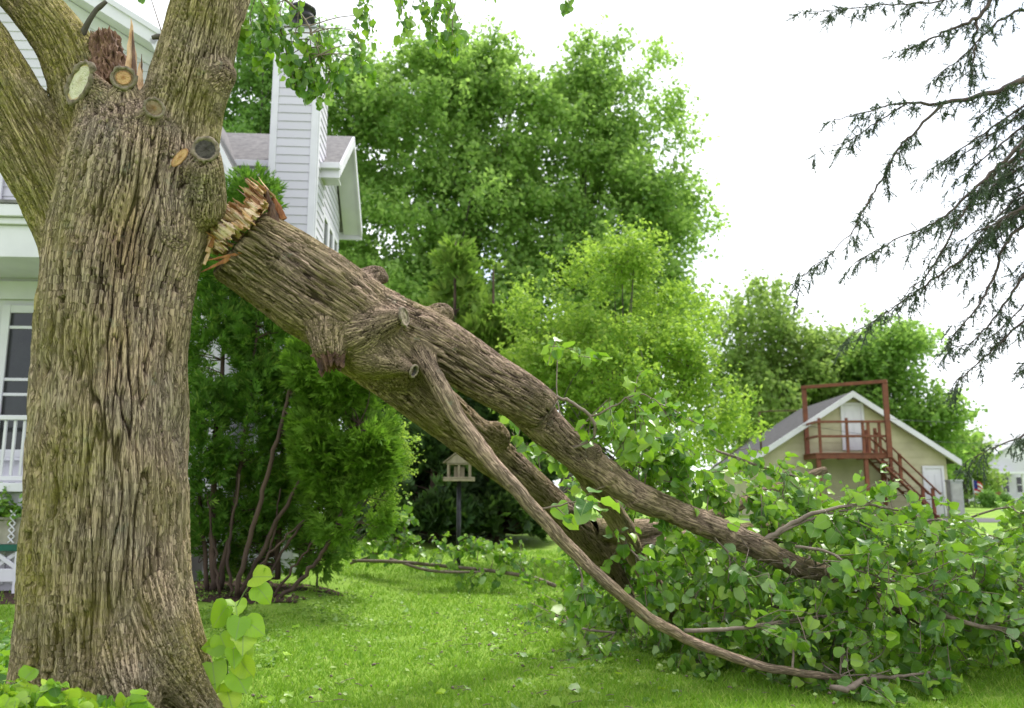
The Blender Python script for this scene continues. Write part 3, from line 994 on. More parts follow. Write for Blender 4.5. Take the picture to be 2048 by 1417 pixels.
# flag on a short staff in front of it
FP = P(1950, 1012, 55.0)
flag = thing('flag', 'small striped flag with blue corner hanging before the distant white house', 'flag', np.array([FP[0], 55.0, float(gz(FP[0], 55.0))]))
pf = Pack(); pf.tube([(FP[0], 55.0, 0.55), (FP[0], 55.0, P(1950, 958, 55.0)[2])], 0.035, 8); pf.build('staff', M['grey_metal'], flag)
zt_, zb_ = P(1950, 961, 55.0)[2], P(1950, 990, 55.0)[2]
fwid = P(1964, 970, 55.0)[0] - FP[0]
for k in range(7):
    n_ = 8; V = []; F = []
    for i in range(n_ + 1):
        f = i / n_
        for zz in (k / 7, (k + 1) / 7):
            xx = FP[0] + 0.045 + fwid * f
            V.append((xx, 55.0 + 0.06 * math.sin(f * 7), zt_ - (zt_ - zb_) * zz - 0.28 * f * f))
            V.append((xx, 55.012 + 0.06 * math.sin(f * 7), zt_ - (zt_ - zb_) * zz - 0.28 * f * f))
    for i in range(n_):
        a = i * 4
        F += [[a, a + 4, a + 6, a + 2], [a + 1, a + 3, a + 7, a + 5]]
    mk('stripe', V, F, M['red' if k % 2 == 0 else 'white_cloth'], flag)
V = []; F = []
for i in range(5):
    f = i / 4 * 0.42
    for zz in (-0.005, 4 / 7):
        for dy in (-0.012, 0.024):
            V.append((FP[0] + 0.045 + fwid * f, 55.0 + dy + 0.06 * math.sin(f * 7), zt_ - (zt_ - zb_) * zz - 0.28 * f * f))
for i in range(4):
    a = i * 4
    F += [[a, a + 4, a + 6, a + 2], [a + 1, a + 3, a + 7, a + 5]]
mk('canton', V, F, M['blue'], flag)

# ================================================================ trees and shrubs
FOL = {}
FOL['maple'] = leaf_mat('maple_leaves', [(0.0, (0.126, 0.246, 0.049)), (0.4, (0.192, 0.342, 0.069)), (0.75, (0.264, 0.426, 0.097)), (1.0, (0.360, 0.516, 0.152))], back=(0.276, 0.408, 0.166), trans=0.6, backmix=0.35, tcol=(0.372, 0.576, 0.097), spec=0.2)
FOL['dark_maple'] = leaf_mat('dark_maple_leaves', [(0.0, (0.090, 0.198, 0.046)), (0.5, (0.142, 0.282, 0.062)), (1.0, (0.228, 0.384, 0.096))], back=(0.192, 0.324, 0.108), trans=0.56, backmix=0.35, tcol=(0.264, 0.468, 0.072), spec=0.2)
FOL['lime'] = leaf_mat('light_green_leaves', [(0.0, (0.156, 0.302, 0.035)), (0.4, (0.229, 0.396, 0.048)), (0.8, (0.297, 0.463, 0.070)), (1.0, (0.396, 0.521, 0.135))], back=(0.281, 0.417, 0.135), trans=0.58, backmix=0.3, tcol=(0.417, 0.577, 0.068), spec=0.2)
FOL['far'] = leaf_mat('far_leaves', [(0.0, (0.170, 0.275, 0.070)), (0.5, (0.235, 0.350, 0.090)), (1.0, (0.31, 0.42, 0.13))], back=(0.25, 0.35, 0.13), trans=0.58, backmix=0.35, tcol=(0.38, 0.54, 0.10), spec=0.15)
FOL['cedar'] = leaf_mat('cedar_sprays', [(0.0, (0.049, 0.131, 0.018)), (0.45, (0.100, 0.217, 0.029)), (0.85, (0.177, 0.308, 0.040)), (1.0, (0.256, 0.365, 0.063))], back=(0.114, 0.205, 0.047), trans=0.38, backmix=0.3, rough=0.7, spec=0.1, tcol=(0.185, 0.376, 0.031))
FOL['bright_cedar'] = leaf_mat('bright_cedar_sprays', [(0.0, (0.058, 0.139, 0.015)), (0.5, (0.122, 0.240, 0.024)), (1.0, (0.211, 0.347, 0.044))], back=(0.102, 0.192, 0.039), trans=0.42, backmix=0.3, rough=0.7, spec=0.1, tcol=(0.205, 0.405, 0.024))
FOL['far_cedar'] = leaf_mat('far_cedar_sprays', [(0.0, (0.108, 0.209, 0.038)), (0.5, (0.185, 0.308, 0.053)), (1.0, (0.286, 0.391, 0.078))], back=(0.139, 0.231, 0.051), trans=0.42, backmix=0.3, rough=0.7, spec=0.1, tcol=(0.246, 0.418, 0.038))
FOL['yew'] = leaf_mat('dark_evergreen_leaves', [(0.0, (0.026, 0.065, 0.021)), (0.6, (0.054, 0.110, 0.029)), (1.0, (0.102, 0.165, 0.046))], trans=0.25, backmix=0.2, rough=0.55)
FOL['needle'] = leaf_mat('spruce_needles', [(0.0, (0.036, 0.062, 0.040)), (0.6, (0.066, 0.100, 0.066)), (1.0, (0.11, 0.14, 0.10))], back=(0.06, 0.09, 0.065), trans=0.15, backmix=0.2, rough=0.6)


def blob_points(blobs, n, seed, gap=0.0, gscale=0.6, shell=0.42):
    """points spread through ellipsoids, thicker near their skins, with holes cut by noise; also the outward direction"""
    rr = np.random.default_rng(seed)
    vol = np.array([b[1][0] * b[1][1] * b[1][2] for b in blobs]) ** 0.8
    k = rr.choice(len(blobs), n * 3, p=vol / vol.sum())
    d = unit(rr.standard_normal((n * 3, 3)))
    r = rr.random(n * 3) ** shell
    c = np.array([b[0] for b in blobs])[k]; s = np.array([b[1] for b in blobs])[k]
    p = c + d * s * r[:, None]
    g = perlin(p * gscale, seed + 3) + 0.45 * perlin(p * gscale * 2.3, seed + 4)
    ok = (g > gap) & (p[:, 2] > 0.15)
    p, d, r = p[ok][:n], unit(d / s)[ok][:n], r[ok][:n]
    return p, d, r


def tree_wood(base, top, r0, limbs, seed, lean=0.0, wig=0.25, sides=9, rmin=0.02):
    """trunk from base towards top, and limbs that leave it low and rise to their targets"""
    rr = np.random.default_rng(seed)
    n = 12
    t = np.linspace(0, 1, n)[:, None]
    base = np.asarray(base, float); top = np.asarray(top, float)
    tr = base * (1 - t) + top * t
    tr[1:-1, :2] += rr.normal(0, wig * 0.35, (n - 2, 2))
    tr = catmull(tr[::2], 4)
    H = top[2] - base[2]
    rad = r0 * (1 - 0.85 * np.linspace(0, 1, len(tr)) ** 0.9)
    rad[0] *= 1.5; rad[1] *= 1.15
    a = Pack(); a.tube(tr, rad, sides)
    b = Pack()
    mains = []
    for q in limbs:
        q = np.asarray(q, float)
        hz = np.clip((q[2] - base[2]) / H * rr.uniform(0.35, 0.75), 0.12, 0.9)
        i = int(hz * (len(tr) - 1))
        s = tr[i]
        mid = s * 0.45 + q * 0.55 + np.array([0, 0, -0.10 * np.linalg.norm(q - s)]) + rr.normal(0, wig * 0.5, 3)
        c = catmull([s, s * 0.75 + mid * 0.25 + np.array([0, 0, 0.06]), mid, q], 5)
        r1 = max(rmin * 1.6, min(rad[i] * 0.6, 0.035 * np.linalg.norm(q - s)))
        b.tube(c, np.linspace(r1, rmin * 0.5, len(c)), 6)
        mains.append((c, r1))
    return a, b, mains


def broadleaf(name, label, cat, base, blobs, n_shoots, shoot, lpers, leaf, fol, bark, seed, group=None, r0=0.3, nlimb=26, gap=-0.12, gscale=0.6, up=0.6, nsec=160, shell=0.42, top=None, flat=0.6, clump=None):
    t = thing(name, label, cat, base, group)
    rr = np.random.default_rng(seed)
    if clump is None:
        p, d, r = blob_points(blobs, n_shoots, seed, gap, gscale, shell)
        ck = np.arange(len(p))
    else:                                                    # boughs: flat clumps of shoots with gaps between them
        nc_, rc_ = clump
        pc, dc, rc = blob_points(blobs, nc_, seed, gap, gscale, 0.30)
        ck = rr.integers(0, len(pc), n_shoots)
        o_ = unit(rr.standard_normal((n_shoots, 3))) * (rr.random(n_shoots) ** 0.5)[:, None]
        sz_ = rc_ * rr.uniform(0.6, 1.3, len(pc))
        p = pc[ck] + o_ * sz_[ck][:, None] * np.array([1.0, 1.0, 0.55]) - np.array([0, 0, 0.22]) * (np.linalg.norm(o_[:, :2], axis=1) ** 2 * sz_[ck])[:, None]
        d = unit(dc[ck] * 0.7 + o_ * 0.9); r = np.full(n_shoots, 0.85)
    allc = np.array([b[0] for b in blobs]); top = np.array([base[0], base[1], (allc[:, 2] + np.array([b[1][2] for b in blobs]) * 0.5).max()]) if top is None else np.asarray(top, float)
    pick = rr.choice(len(p), min(nlimb, len(p)), replace=False)
    a, b, mains = tree_wood(base, top, r0, p[pick], seed + 1, wig=min(0.3, 1.2 * r0), rmin=max(0.02, 0.06 * r0))
    mp = np.vstack([m[0] for m in mains]) if mains else np.array([top])
    for i in rr.choice(len(p), min(nsec, len(p)), replace=False):
        j = np.argmin(((mp - p[i]) ** 2).sum(1) + 0.6 * np.maximum(0, mp[:, 2] - p[i][2]) ** 2)
        m_ = (mp[j] + p[i]) / 2 + rr.normal(0, 0.08, 3) * np.linalg.norm(mp[j] - p[i])
        b.tube(catmull([mp[j], m_, p[i]], 3), np.linspace(max(0.012, 0.035 * r0), 0.006, 7), 4, cap=False)
    a.build('trunk', bark, t, smooth=True)
    tag(b.build('branches', bark, t, smooth=True), kind='stuff')
    n = len(p)
    sd = unit(d * 0.7 + np.array([0, 0, up]) + rr.normal(0, 0.45, (n, 3)))
    L = shoot * rr.uniform(0.5, 1.3, n) * (0.55 + 0.95 * r ** 5)
    f = rr.random((n, lpers)) ** 0.8
    c = p[:, None] + sd[:, None] * (L[:, None] * f)[..., None] + rr.normal(0, 1, (n, lpers, 3)) * (leaf * (1.15 - 0.75 * f))[..., None]
    ax = unit(sd[:, None] * 0.5 + rr.normal(0, 0.7, (n, lpers, 3)) + np.array([0, 0, -0.35]))
    nr = unit(np.array([0, 0, 1.0]) * flat + d[:, None] * 0.4 + rr.normal(0, 0.55, (n, lpers, 3)))
    sz = leaf * rr.uniform(0.65, 1.25, (n, lpers))
    ct = rr.random(int(ck.max()) + 1)
    tn = np.clip(ct[ck][:, None] * 0.4 + rr.random(n)[:, None] * 0.25 + 0.35 * rr.random((n, lpers)), 0, 0.99)
    c, ax, nr, sz = c.reshape(-1, 3), ax.reshape(-1, 3), nr.reshape(-1, 3), sz.ravel()
    leaf_object('foliage', leaf_quads(c, ax, nr, sz, sz * 0.72, 0.16), tn.ravel() * 0.0 + tn.ravel(), fol, t)
    return t


def cedar_foliage(p, d, spray, per, fol, parent, seed, width=0.16, droop=0.1, up=0.55, name='foliage'):
    """flat fans of scaly sprays"""
    rr = np.random.default_rng(seed)
    n = len(p)
    ax = unit(d * 0.8 + np.array([0, 0, up]) + rr.normal(0, 0.35, (n, 3)))
    pl = unit(np.cross(ax, rr.standard_normal((n, 3))))
    ang = (np.arange(per) / (per - 1) - 0.5)[None] * 2.1 + rr.normal(0, 0.12, (n, per))
    al = rr.random((n, per)) * 0.55
    L = spray * rr.uniform(0.6, 1.3, (n, 1)) * (1 - 0.35 * np.abs(ang))
    dr = unit(np.cos(ang)[..., None] * ax[:, None] + np.sin(ang)[..., None] * pl[:, None] + np.array([0, 0, -droop]))
    c = p[:, None] + ax[:, None] * (al * spray)[..., None] + dr * (L * 0.5)[..., None]
    nr = unit(np.cross(ax, pl)[:, None] + rr.normal(0, 0.25, (n, per, 3)))
    tn = np.clip(rr.random(n)[:, None] * 0.6 + 0.4 * rr.random((n, per)), 0, 0.99)
    return leaf_object(name, leaf_quads(c.reshape(-1, 3), dr.reshape(-1, 3), nr.reshape(-1, 3), L.ravel(), L.ravel() * width * 2, 0.1), tn.ravel(), fol, parent)


def B_(px, py, Y, rx, ry, rd=None):
    """ellipsoid from its centre and half sizes in photo px"""
    c = P(px, py, Y)
    a, b = pxr(rx, c), pxr(ry, c)
    return (c, (a, pxr(rd, c) if rd else a, b))


def ground_at(px, Y):
    x = P(px, 1000, Y)[0]
    return np.array([x, Y, float(gz(x, Y))])


# --- tall maples behind
broadleaf('maple_tree', 'tall dark green tree rising behind the chimney, left of it', 'tree', ground_at(505, 31),
          [B_(505, 160, 31, 95, 130), B_(455, 250, 31, 70, 110), B_(575, 120, 31, 75, 110), B_(510, 380, 31, 120, 140), B_(620, 250, 31, 80, 120)],
          2300, 0.7, 13, 0.20, FOL['dark_maple'], M['grey_bark'], 801, clump=(110, 1.0), r0=0.34, nlimb=18)
broadleaf('maple_tree', 'broad tall maple filling the middle background right of the chimney', 'tree', ground_at(860, 33),
          [B_(740, 280, 33, 95, 150), B_(860, 240, 32, 120, 150), B_(985, 260, 33, 105, 170), B_(800, 470, 32, 140, 160), B_(960, 500, 32, 140, 180), B_(870, 680, 32, 190, 160),
           B_(1010, 165, 33, 50, 75), B_(880, 150, 33, 60, 60), B_(735, 180, 33, 55, 60), B_(1060, 330, 33, 70, 150), B_(1000, 420, 33, 100, 120), B_(700, 400, 33, 60, 120), B_(940, 190, 33, 60, 70)],
          6000, 0.85, 14, 0.225, FOL['maple'], M['grey_bark'], 811, r0=0.36, nlimb=40, gap=-0.2, clump=(300, 1.05), gscale=0.55, up=0.75, top=P(890, 210, 33))
broadleaf('maple_tree', 'tall maple with forked dark trunk and spiky open crown against the white sky', 'tree', ground_at(1130, 35),
          [B_(1190, 190, 35, 85, 110), B_(1270, 250, 35, 85, 120), B_(1140, 330, 35, 95, 150), B_(1310, 380, 35, 90, 120), B_(1220, 450, 34, 120, 140), B_(1300, 540, 34, 80, 80), B_(1160, 620, 34, 160, 160),
           B_(1185, 110, 35, 35, 45), B_(1340, 420, 35, 75, 50), B_(1285, 150, 35, 40, 45), B_(1250, 650, 34, 130, 130)],
          4800, 0.95, 14, 0.225, FOL['maple'], M['grey_bark'], 821, r0=0.34, nlimb=40, gap=-0.15, clump=(230, 1.05), gscale=0.55, up=0.6, top=P(1165, 200, 35))
# --- evergreens in the middle distance
def conifer(name, label, px, Y, apex, halfw, low, fol, seed, n=2600, spray=0.42, per=9, group=None, col=0.0, r0=0.16, gap=-0.15):
    """cone of sprays from photo y=low up to photo y=apex"""
    base = ground_at(px, Y)
    t = thing(name, label, 'evergreen', base, group)
    zt = P(px, apex, Y)[2]; zl = P(px, low, Y)[2]; rw = pxr(halfw, P(px, low, Y))
    rr = np.random.default_rng(seed)
    f = 1 - np.sqrt(rr.random(n * 2)) * (1 - col); f = np.clip(f, 0, 1)
    lob = 1 + 0.18 * np.sin(f * 26 + rr.random() * 6)
    a = rr.uniform(0, 2 * math.pi, n * 2)
    rad = rw * (1 - f) ** 0.75 * lob * (0.55 + 0.45 * rr.random(n * 2) ** 0.4)
    rad *= 1 + 0.18 * np.sin(a * 3 + f * 9 + seed)
    p = np.column_stack([base[0] + rad * np.cos(a), base[1] + rad * np.sin(a), zl + (zt - zl) * f])
    g = perlin(p * 0.9, seed) > gap
    p, a = p[g][:n], a[g][:n]
    d = np.column_stack([np.cos(a), np.sin(a), np.zeros(len(a))])
    w = Pack(); w.tube(catmull([base - np.array([0, 0, 0.1]), (base + np.array([base[0], base[1], zt])) / 2, np.array([base[0], base[1], zt - 0.2])], 6), np.linspace(r0, 0.02, 13), 8)
    w.build('trunk', M['dark_stem'], t, smooth=True)
    b = Pack()
    for i in rr.choice(len(p), min(180, len(p)), replace=False):
        s = np.array([base[0], base[1], max(base[2] + 0.3, p[i][2] - 0.35 * np.hypot(*(p[i][:2] - base[:2])))])
        b.tube([s, (s + p[i]) / 2 + np.array([0, 0, -0.05]), p[i]], [0.03, 0.02, 0.008], 4, cap=False)
    tag(b.build('branches', M['dark_stem'], t), kind='stuff')
    cedar_foliage(p, d, spray, per, fol, t, seed + 7, width=0.17)
    return t


conifer('cedar_tree', 'pointed green cedar standing behind the sloping limb, the taller of two', 905, 25.5, 470, 118, 1040, FOL['far_cedar'], 831, n=3600)
conifer('cedar_tree', 'shorter rounded cedar just right of the taller pointed one', 985, 25.0, 520, 100, 1045, FOL['far_cedar'], 832, n=3000)
conifer('yew_tree', 'dark evergreen with low skirts behind the bird feeder', 868, 23.0, 760, 95, 1062, FOL['yew'], 833, n=2600, spray=0.36)
conifer('yew_tree', 'dark evergreen low behind the limb, right of the bird feeder', 1000, 23.5, 740, 110, 1066, FOL['yew'], 834, n=2800, spray=0.36)
conifer('yew_tree', 'dark evergreen in shade between the bright shrub and the bird feeder', 790, 24.5, 640, 95, 1062, FOL['yew'], 835, n=2400, spray=0.36)
# --- the light green ornamental tree behind the limb
broadleaf('ornamental_tree', 'small light green tree with upright shoots behind the limb and leaf pile', 'tree', ground_at(1240, 19),
          [B_(1225, 590, 19, 105, 115), B_(1110, 680, 19, 105, 95), B_(1330, 690, 19, 120, 110), B_(1230, 760, 18.5, 190, 110), B_(1420, 790, 19, 80, 75), B_(1080, 790, 19, 80, 90), B_(1250, 520, 19, 50, 45), B_(1300, 860, 19, 180, 70)],
          3200, 0.5, 13, 0.105, FOL['lime'], M['grey_bark'], 841, r0=0.09, nlimb=40, gap=-0.2, clump=(170, 0.55), gscale=0.85, up=0.85, nsec=120, top=P(1240, 660, 19))
# --- far trees by the garage
broadleaf('tree', 'pale far tree with thin airy top, left of the garage roof', 'tree', ground_at(1500, 50),
          [B_(1510, 660, 50, 75, 75), B_(1440, 720, 50, 80, 90), B_(1560, 740, 50, 85, 90), B_(1480, 820, 50, 130, 90), B_(1515, 600, 50, 35, 40)],
          1800, 1.1, 12, 0.30, FOL['far'], M['grey_bark'], 851, clump=(80, 1.6), r0=0.35, nlimb=20, gap=-0.05, gscale=0.35)
broadleaf('tree', 'round far tree directly behind the garage peak', 'tree', ground_at(1640, 52),
          [B_(1640, 735, 52, 75, 75), B_(1600, 790, 52, 80, 80), B_(1690, 770, 52, 60, 80), B_(1650, 860, 52, 110, 80)],
          1700, 1.0, 12, 0.30, FOL['far'], M['grey_bark'], 852, clump=(70, 1.6), r0=0.35, nlimb=16, gap=-0.15, gscale=0.35)
broadleaf('tree', 'larger dark far tree rising right of the garage peak', 'tree', ground_at(1780, 50),
          [B_(1770, 745, 50, 80, 85), B_(1830, 800, 50, 75, 75), B_(1720, 760, 50, 55, 80), B_(1800, 880, 50, 110, 90), B_(1880, 880, 50, 50, 60)],
          2000, 1.0, 12, 0.30, FOL['maple'], M['grey_bark'], 853, clump=(80, 1.6), r0=0.38, nlimb=18, gap=-0.12, gscale=0.35)
broadleaf('tree', 'low green tree beyond the right corner of the garage', 'tree', ground_at(1930, 58),
          [B_(1930, 920, 58, 45, 45), B_(1900, 970, 58, 40, 45), B_(1960, 960, 58, 28, 40)],
          700, 0.9, 12, 0.30, FOL['far'], M['grey_bark'], 854, r0=0.22, nlimb=10)
for px, Y, w_, h_, lb, sd in ((1976, 54, 16, 16, 'round clipped bush beside the flag, left of two', 861), (2010, 56, 13, 11, 'smaller round bush right of the one beside the flag', 862)):
    b = ground_at(px, Y)
    broadleaf('bush', lb, 'bush', b, [(b + np.array([0, 0, pxr(h_, b)]), (pxr(w_, b), pxr(w_, b), pxr(h_ * 1.1, b)))], 260, 0.2, 12, 0.12, FOL['dark_maple'], M['grey_bark'], sd, r0=0.06, nlimb=8, nsec=20, gap=-0.5)
# distant treeline, one mass
rr = np.random.default_rng(5)
bl = []
for k in range(60):
    a = -0.75 + 1.65 * k / 59 + rr.normal(0, 0.01)
    Y = 105 + 25 * rr.random()
    x = math.tan(a) * Y
    hh = 4.5 + 3.5 * rr.random()
    bl.append((np.array([x, Y, 0.5 + hh * 0.5]), (4.5, 4.5, hh * 0.75)))
p, d, r = blob_points(bl, 2600, 871, -0.4, 0.2)
c = p[:, None] + np.random.default_rng(6).normal(0, 0.5, (len(p), 6, 3))
nl = c.shape[0] * 6
leaf_object('treeline', leaf_quads(c.reshape(-1, 3), rng.standard_normal((nl, 3)), rng.normal(0, 0.5, (nl, 3)) + np.array([0, -0.3, 1]), 0.7, 0.5, 0.15), rng.random(nl) * 0.99, FOL['far'], None)
tag(bpy.data.objects['treeline'], 'far line of trees along the horizon', 'treeline')

# --- the arborvitae clump by the house
def arborvitae(label, base, stems, blobs, n, fol, seed, spray=0.15, per=10, gap=-0.05, group='arborvitae by the house', twigs=180, sbase=0.05):
    t = thing('arborvitae', label, 'arborvitae', base, group)
    rr = np.random.default_rng(seed)
    cur = []
    for st in stems:
        q = limb_path(st, 8); q[:, 3] *= 0.5; q[:, :3] += np.random.default_rng(seed + len(cur)).normal(0, 0.012, (len(q), 3))
        pk = Pack(); pk.tube(q[:, :3], q[:, 3], 7); pk.build('stem', M['dark_stem'], t, smooth=True)
        cur.append(q[:, :3])
    mp = np.vstack(cur)
    p, d, r = blob_points(blobs, n, seed, gap, 1.7, 0.36)
    b = Pack()
    for i in rr.choice(len(p), min(twigs, len(p)), replace=False):
        j = np.argmin(((mp - p[i]) ** 2).sum(1) + 0.8 * np.maximum(0, mp[:, 2] - p[i][2] + 0.1) ** 2)
        m_ = (mp[j] + p[i]) / 2 + rr.normal(0, 0.05, 3)
        b.tube(catmull([mp[j], m_, p[i]], 3), np.linspace(0.011, 0.003, 7), 4, cap=False)
    tag(b.build('twigs', M['dark_stem'], t), kind='stuff')
    cedar_foliage(p, d, spray, per, fol, t, seed + 3, width=0.085, droop=0.15)
    return t


arborvitae('tall dark arborvitae against the house, its tip beside the chimney foot', ground_at(432, 12.0),
           [[(428, 1180, 12.0, 16), (425, 1050, 12.0, 13), (432, 850, 12.0, 10), (455, 640, 12.0, 7), (500, 400, 12.0, 3)], [(440, 1180, 12.0, 12), (470, 1000, 12.0, 9), (500, 800, 12.0, 7), (520, 560, 12.0, 3)],
            [(415, 1180, 12.1, 10), (400, 1000, 12.1, 8), (405, 800, 12.1, 4)]],
           [B_(505, 400, 12.0, 50, 65), B_(475, 540, 12.0, 75, 110), B_(430, 700, 12.0, 70, 130), B_(525, 660, 12.1, 60, 110), B_(420, 860, 11.8, 60, 110), B_(500, 830, 12.1, 60, 120), B_(412, 980, 11.9, 45, 70), B_(580, 620, 12.2, 40, 70), B_(430, 1080, 12.2, 55, 80), B_(490, 1020, 12.3, 60, 100)],
           6200, FOL['cedar'], 901, gap=-0.08)
arborvitae('bright green arborvitae bowed over to the right with bare leaning stems', ground_at(560, 11.4),
           [[(560, 1196, 11.4, 9), (620, 1140, 11.4, 9), (665, 1070, 11.4, 7), (700, 960, 11.4, 5), (720, 850, 11.4, 3)], [(470, 1192, 11.5, 11), (510, 1040, 11.5, 10), (555, 880, 11.5, 9), (590, 740, 11.5, 7), (605, 690, 11.5, 4)],
            [(480, 1195, 11.6, 10), (545, 1060, 11.6, 9), (620, 930, 11.6, 6), (680, 800, 11.6, 3)], [(520, 1190, 11.7, 7), (580, 1080, 11.7, 6), (640, 1010, 11.7, 4)], [(462, 1195, 11.7, 7), (458, 1090, 11.7, 6), (480, 950, 11.7, 4)], [(500, 1195, 11.8, 6), (540, 1100, 11.8, 5), (560, 980, 11.8, 3)], [(545, 1195, 11.6, 6), (600, 1120, 11.6, 5), (655, 1040, 11.6, 3)], [(440, 1190, 11.8, 6), (425, 1080, 11.8, 5), (410, 960, 11.8, 3)], [(485, 1195, 11.4, 6), (530, 1120, 11.4, 5), (610, 1040, 11.5, 3)]],
           [B_(690, 760, 11.4, 65, 75), B_(725, 880, 11.4, 62, 110), B_(738, 1000, 11.3, 45, 80), B_(650, 860, 11.5, 65, 120), B_(640, 730, 11.5, 60, 70), B_(690, 1040, 11.4, 55, 60), B_(660, 980, 11.7, 60, 90), B_(758, 930, 11.3, 28, 60)],
           6800, FOL['bright_cedar'], 911, gap=-0.04, twigs=320)
arborvitae('shaded arborvitae in the middle of the clump, full of dead brown twigs', ground_at(560, 12.6),
           [[(555, 1160, 12.6, 12), (560, 950, 12.6, 9), (575, 760, 12.6, 4)], [(600, 1160, 12.7, 9), (610, 1000, 12.7, 7), (640, 820, 12.7, 3)]],
           [B_(570, 760, 12.6, 70, 100), B_(600, 900, 12.6, 80, 110), B_(540, 960, 12.7, 60, 90), B_(640, 1010, 12.7, 60, 70), B_(560, 1060, 12.8, 70, 80), B_(640, 1090, 12.7, 60, 60), B_(500, 1080, 12.8, 60, 80), B_(700, 1080, 12.6, 45, 50)],
           3800, FOL['cedar'], 921, gap=-0.1, twigs=520)
broadleaf('shrub', 'small pale yellow-green shrub peeking out right of the bowed arborvitae', 'shrub', ground_at(640, 13.1),
          [B_(785, 890, 12.9, 24, 45), B_(798, 930, 12.9, 18, 40), B_(760, 1000, 12.9, 26, 60)], 420, 0.22, 9, 0.05, FOL['lime'], M['grey_bark'], 931, r0=0.014, nlimb=12, nsec=50, gap=-0.1, gscale=2)

# --- spruce boughs hanging in from the right
spruce = thing('spruce_tree', 'spruce at the right edge with drooping sparse grey-green boughs against the sky', 'tree', np.array([8.4, 9.8, 0.0]))
SP = [
    [(2300, 90, 9.4, 26), (2150, 130, 9.2, 20), (2048, 160, 9.0, 14), (1990, 185, 8.9, 11), (1890, 206, 8.8, 8), (1800, 208, 8.8, 4), (1740, 222, 8.8, 3), (1670, 240, 8.8, 1.5)],
    [(1885, 207, 8.8, 7), (1830, 264, 8.75, 5), (1795, 300, 8.7, 4.5), (1760, 365, 8.7, 4), (1730, 415, 8.7, 3.5), (1690, 480, 8.7, 2), (1610, 548, 8.7, 1.2)],
    [(1812, 208, 8.8, 4), (1740, 255, 8.8, 2.5), (1690, 285, 8.8, 2), (1635, 298, 8.8, 1.2)],
    [(2250, -120, 9.2, 18), (2060, -70, 9.1, 12), (1990, -10, 9.0, 9), (1955, 38, 9.0, 8), (1900, 60, 9.0, 5), (1850, 85, 9.0, 3.5), (1790, 115, 9.0, 2)],
    [(1955, 38, 9.0, 6), (1950, 80, 9.0, 4.5), (1946, 120, 9.0, 3.5), (1938, 175, 9.0, 2)],
    [(2260, 180, 9.6, 20), (2120, 230, 9.4, 14), (2048, 285, 9.2, 10), (1990, 340, 9.1, 7), (1935, 390, 9.0, 6), (1880, 440, 9.0, 4), (1800, 475, 9.0, 3), (1710, 525, 9.0, 1.5)],
    [(2048, 300, 9.3, 8), (1975, 365, 9.2, 6), (1930, 420, 9.2, 5), (1895, 480, 9.2, 4), (1860, 540, 9.2, 3), (1800, 600, 9.2, 1.5)],
    [(2260, 300, 9.8, 20), (2130, 350, 9.6, 14), (2048, 415, 9.5, 10), (1985, 462, 9.4, 8), (1920, 520, 9.3, 5), (1850, 570, 9.3, 4), (1780, 620, 9.3, 2.5), (1710, 665, 9.3, 1.2)],
    [(2060, 440, 9.5, 8), (2010, 490, 9.4, 6), (1985, 560, 9.4, 5), (1950, 620, 9.3, 3.5), (1890, 690, 9.3, 1.5)],
    [(2200, 420, 9.8, 14), (2100, 480, 9.6, 9), (2040, 560, 9.5, 6), (2000, 620, 9.5, 4), (1950, 680, 9.5, 2), (1905, 700, 9.5, 1.2)],
    [(2120, -80, 9.3, 9), (1980, -30, 9.3, 6), (1890, 0, 9.2, 4), (1800, 8, 9.2, 3), (1700, 18, 9.2, 2), (1610, 24, 9.2, 1.2)],
    [(2200, 650, 9.8, 10), (2120, 690, 9.7, 6), (2048, 742, 9.6, 3), (2020, 750, 9.6, 1.2)],
    [(2220, 740, 9.8, 12), (2120, 810, 9.7, 7), (2050, 868, 9.6, 4), (1990, 895, 9.5, 2), (1940, 918, 9.5, 1.2)],
    [(2110, 30, 9.5, 9), (2040, 20, 9.4, 6), (1980, 60, 9.4, 4), (1930, 110, 9.4, 3), (1860, 160, 9.4, 1.5)],
    [(2130, 560, 9.8, 7), (2060, 600, 9.7, 4), (2000, 660, 9.7, 2), (1960, 690, 9.7, 1)],
]
rx = np.random.default_rng(19)
for k in range(13):                                         # more boughs crowding the right edge
    y0 = rx.uniform(40, 640); Yk = rx.uniform(9.2, 10.2)
    x1 = rx.uniform(1830, 1990); dy = rx.uniform(110, 230) * (2260 - x1) / 300
    SP.append([(2260, y0 - 30, Yk, 10), (2150, y0 + dy * 0.2, Yk, 8), (2050, y0 + dy * 0.5, Yk, 5), (x1 * 0.5 + 1025, y0 + dy * 0.75, Yk - 0.1, 3.5), (x1, y0 + dy, Yk - 0.1, 1.5)])
pk = Pack()
pk.tube(catmull([(8.4, 9.8, -0.1), (8.42, 9.8, 3.0), (8.38, 9.85, 7.0), (8.4, 9.8, 12.0)], 6), np.linspace(0.34, 0.14, 19), 12)
pk.build('trunk', M['spruce_twig'], spruce, smooth=True)
rs = np.random.default_rng(33)
nV = []
nT = []


def needle_spray(a, b, density, droop):
    """a needled twig from a to b"""
    n = max(6, int(np.linalg.norm(b - a) * density))
    t = rs.random(n)
    ax = unit(b - a)
    o = unit(rs.standard_normal((n, 3)) - 0.2 * ax)
    d = unit(o * 0.8 + ax * 0.75 + np.array([0, 0, -0.12]))
    L = 0.018 + 0.012 * rs.random(n)
    p = a + (b - a) * t[:, None]
    s = unit(np.cross(d, rs.standard_normal((n, 3)))) * 0.0042
    nV.append(np.stack([p - s, p + s, p + d * L[:, None]], 1))
    nT.append(np.full(n, rs.random() * 0.7) + 0.29 * rs.random(n))


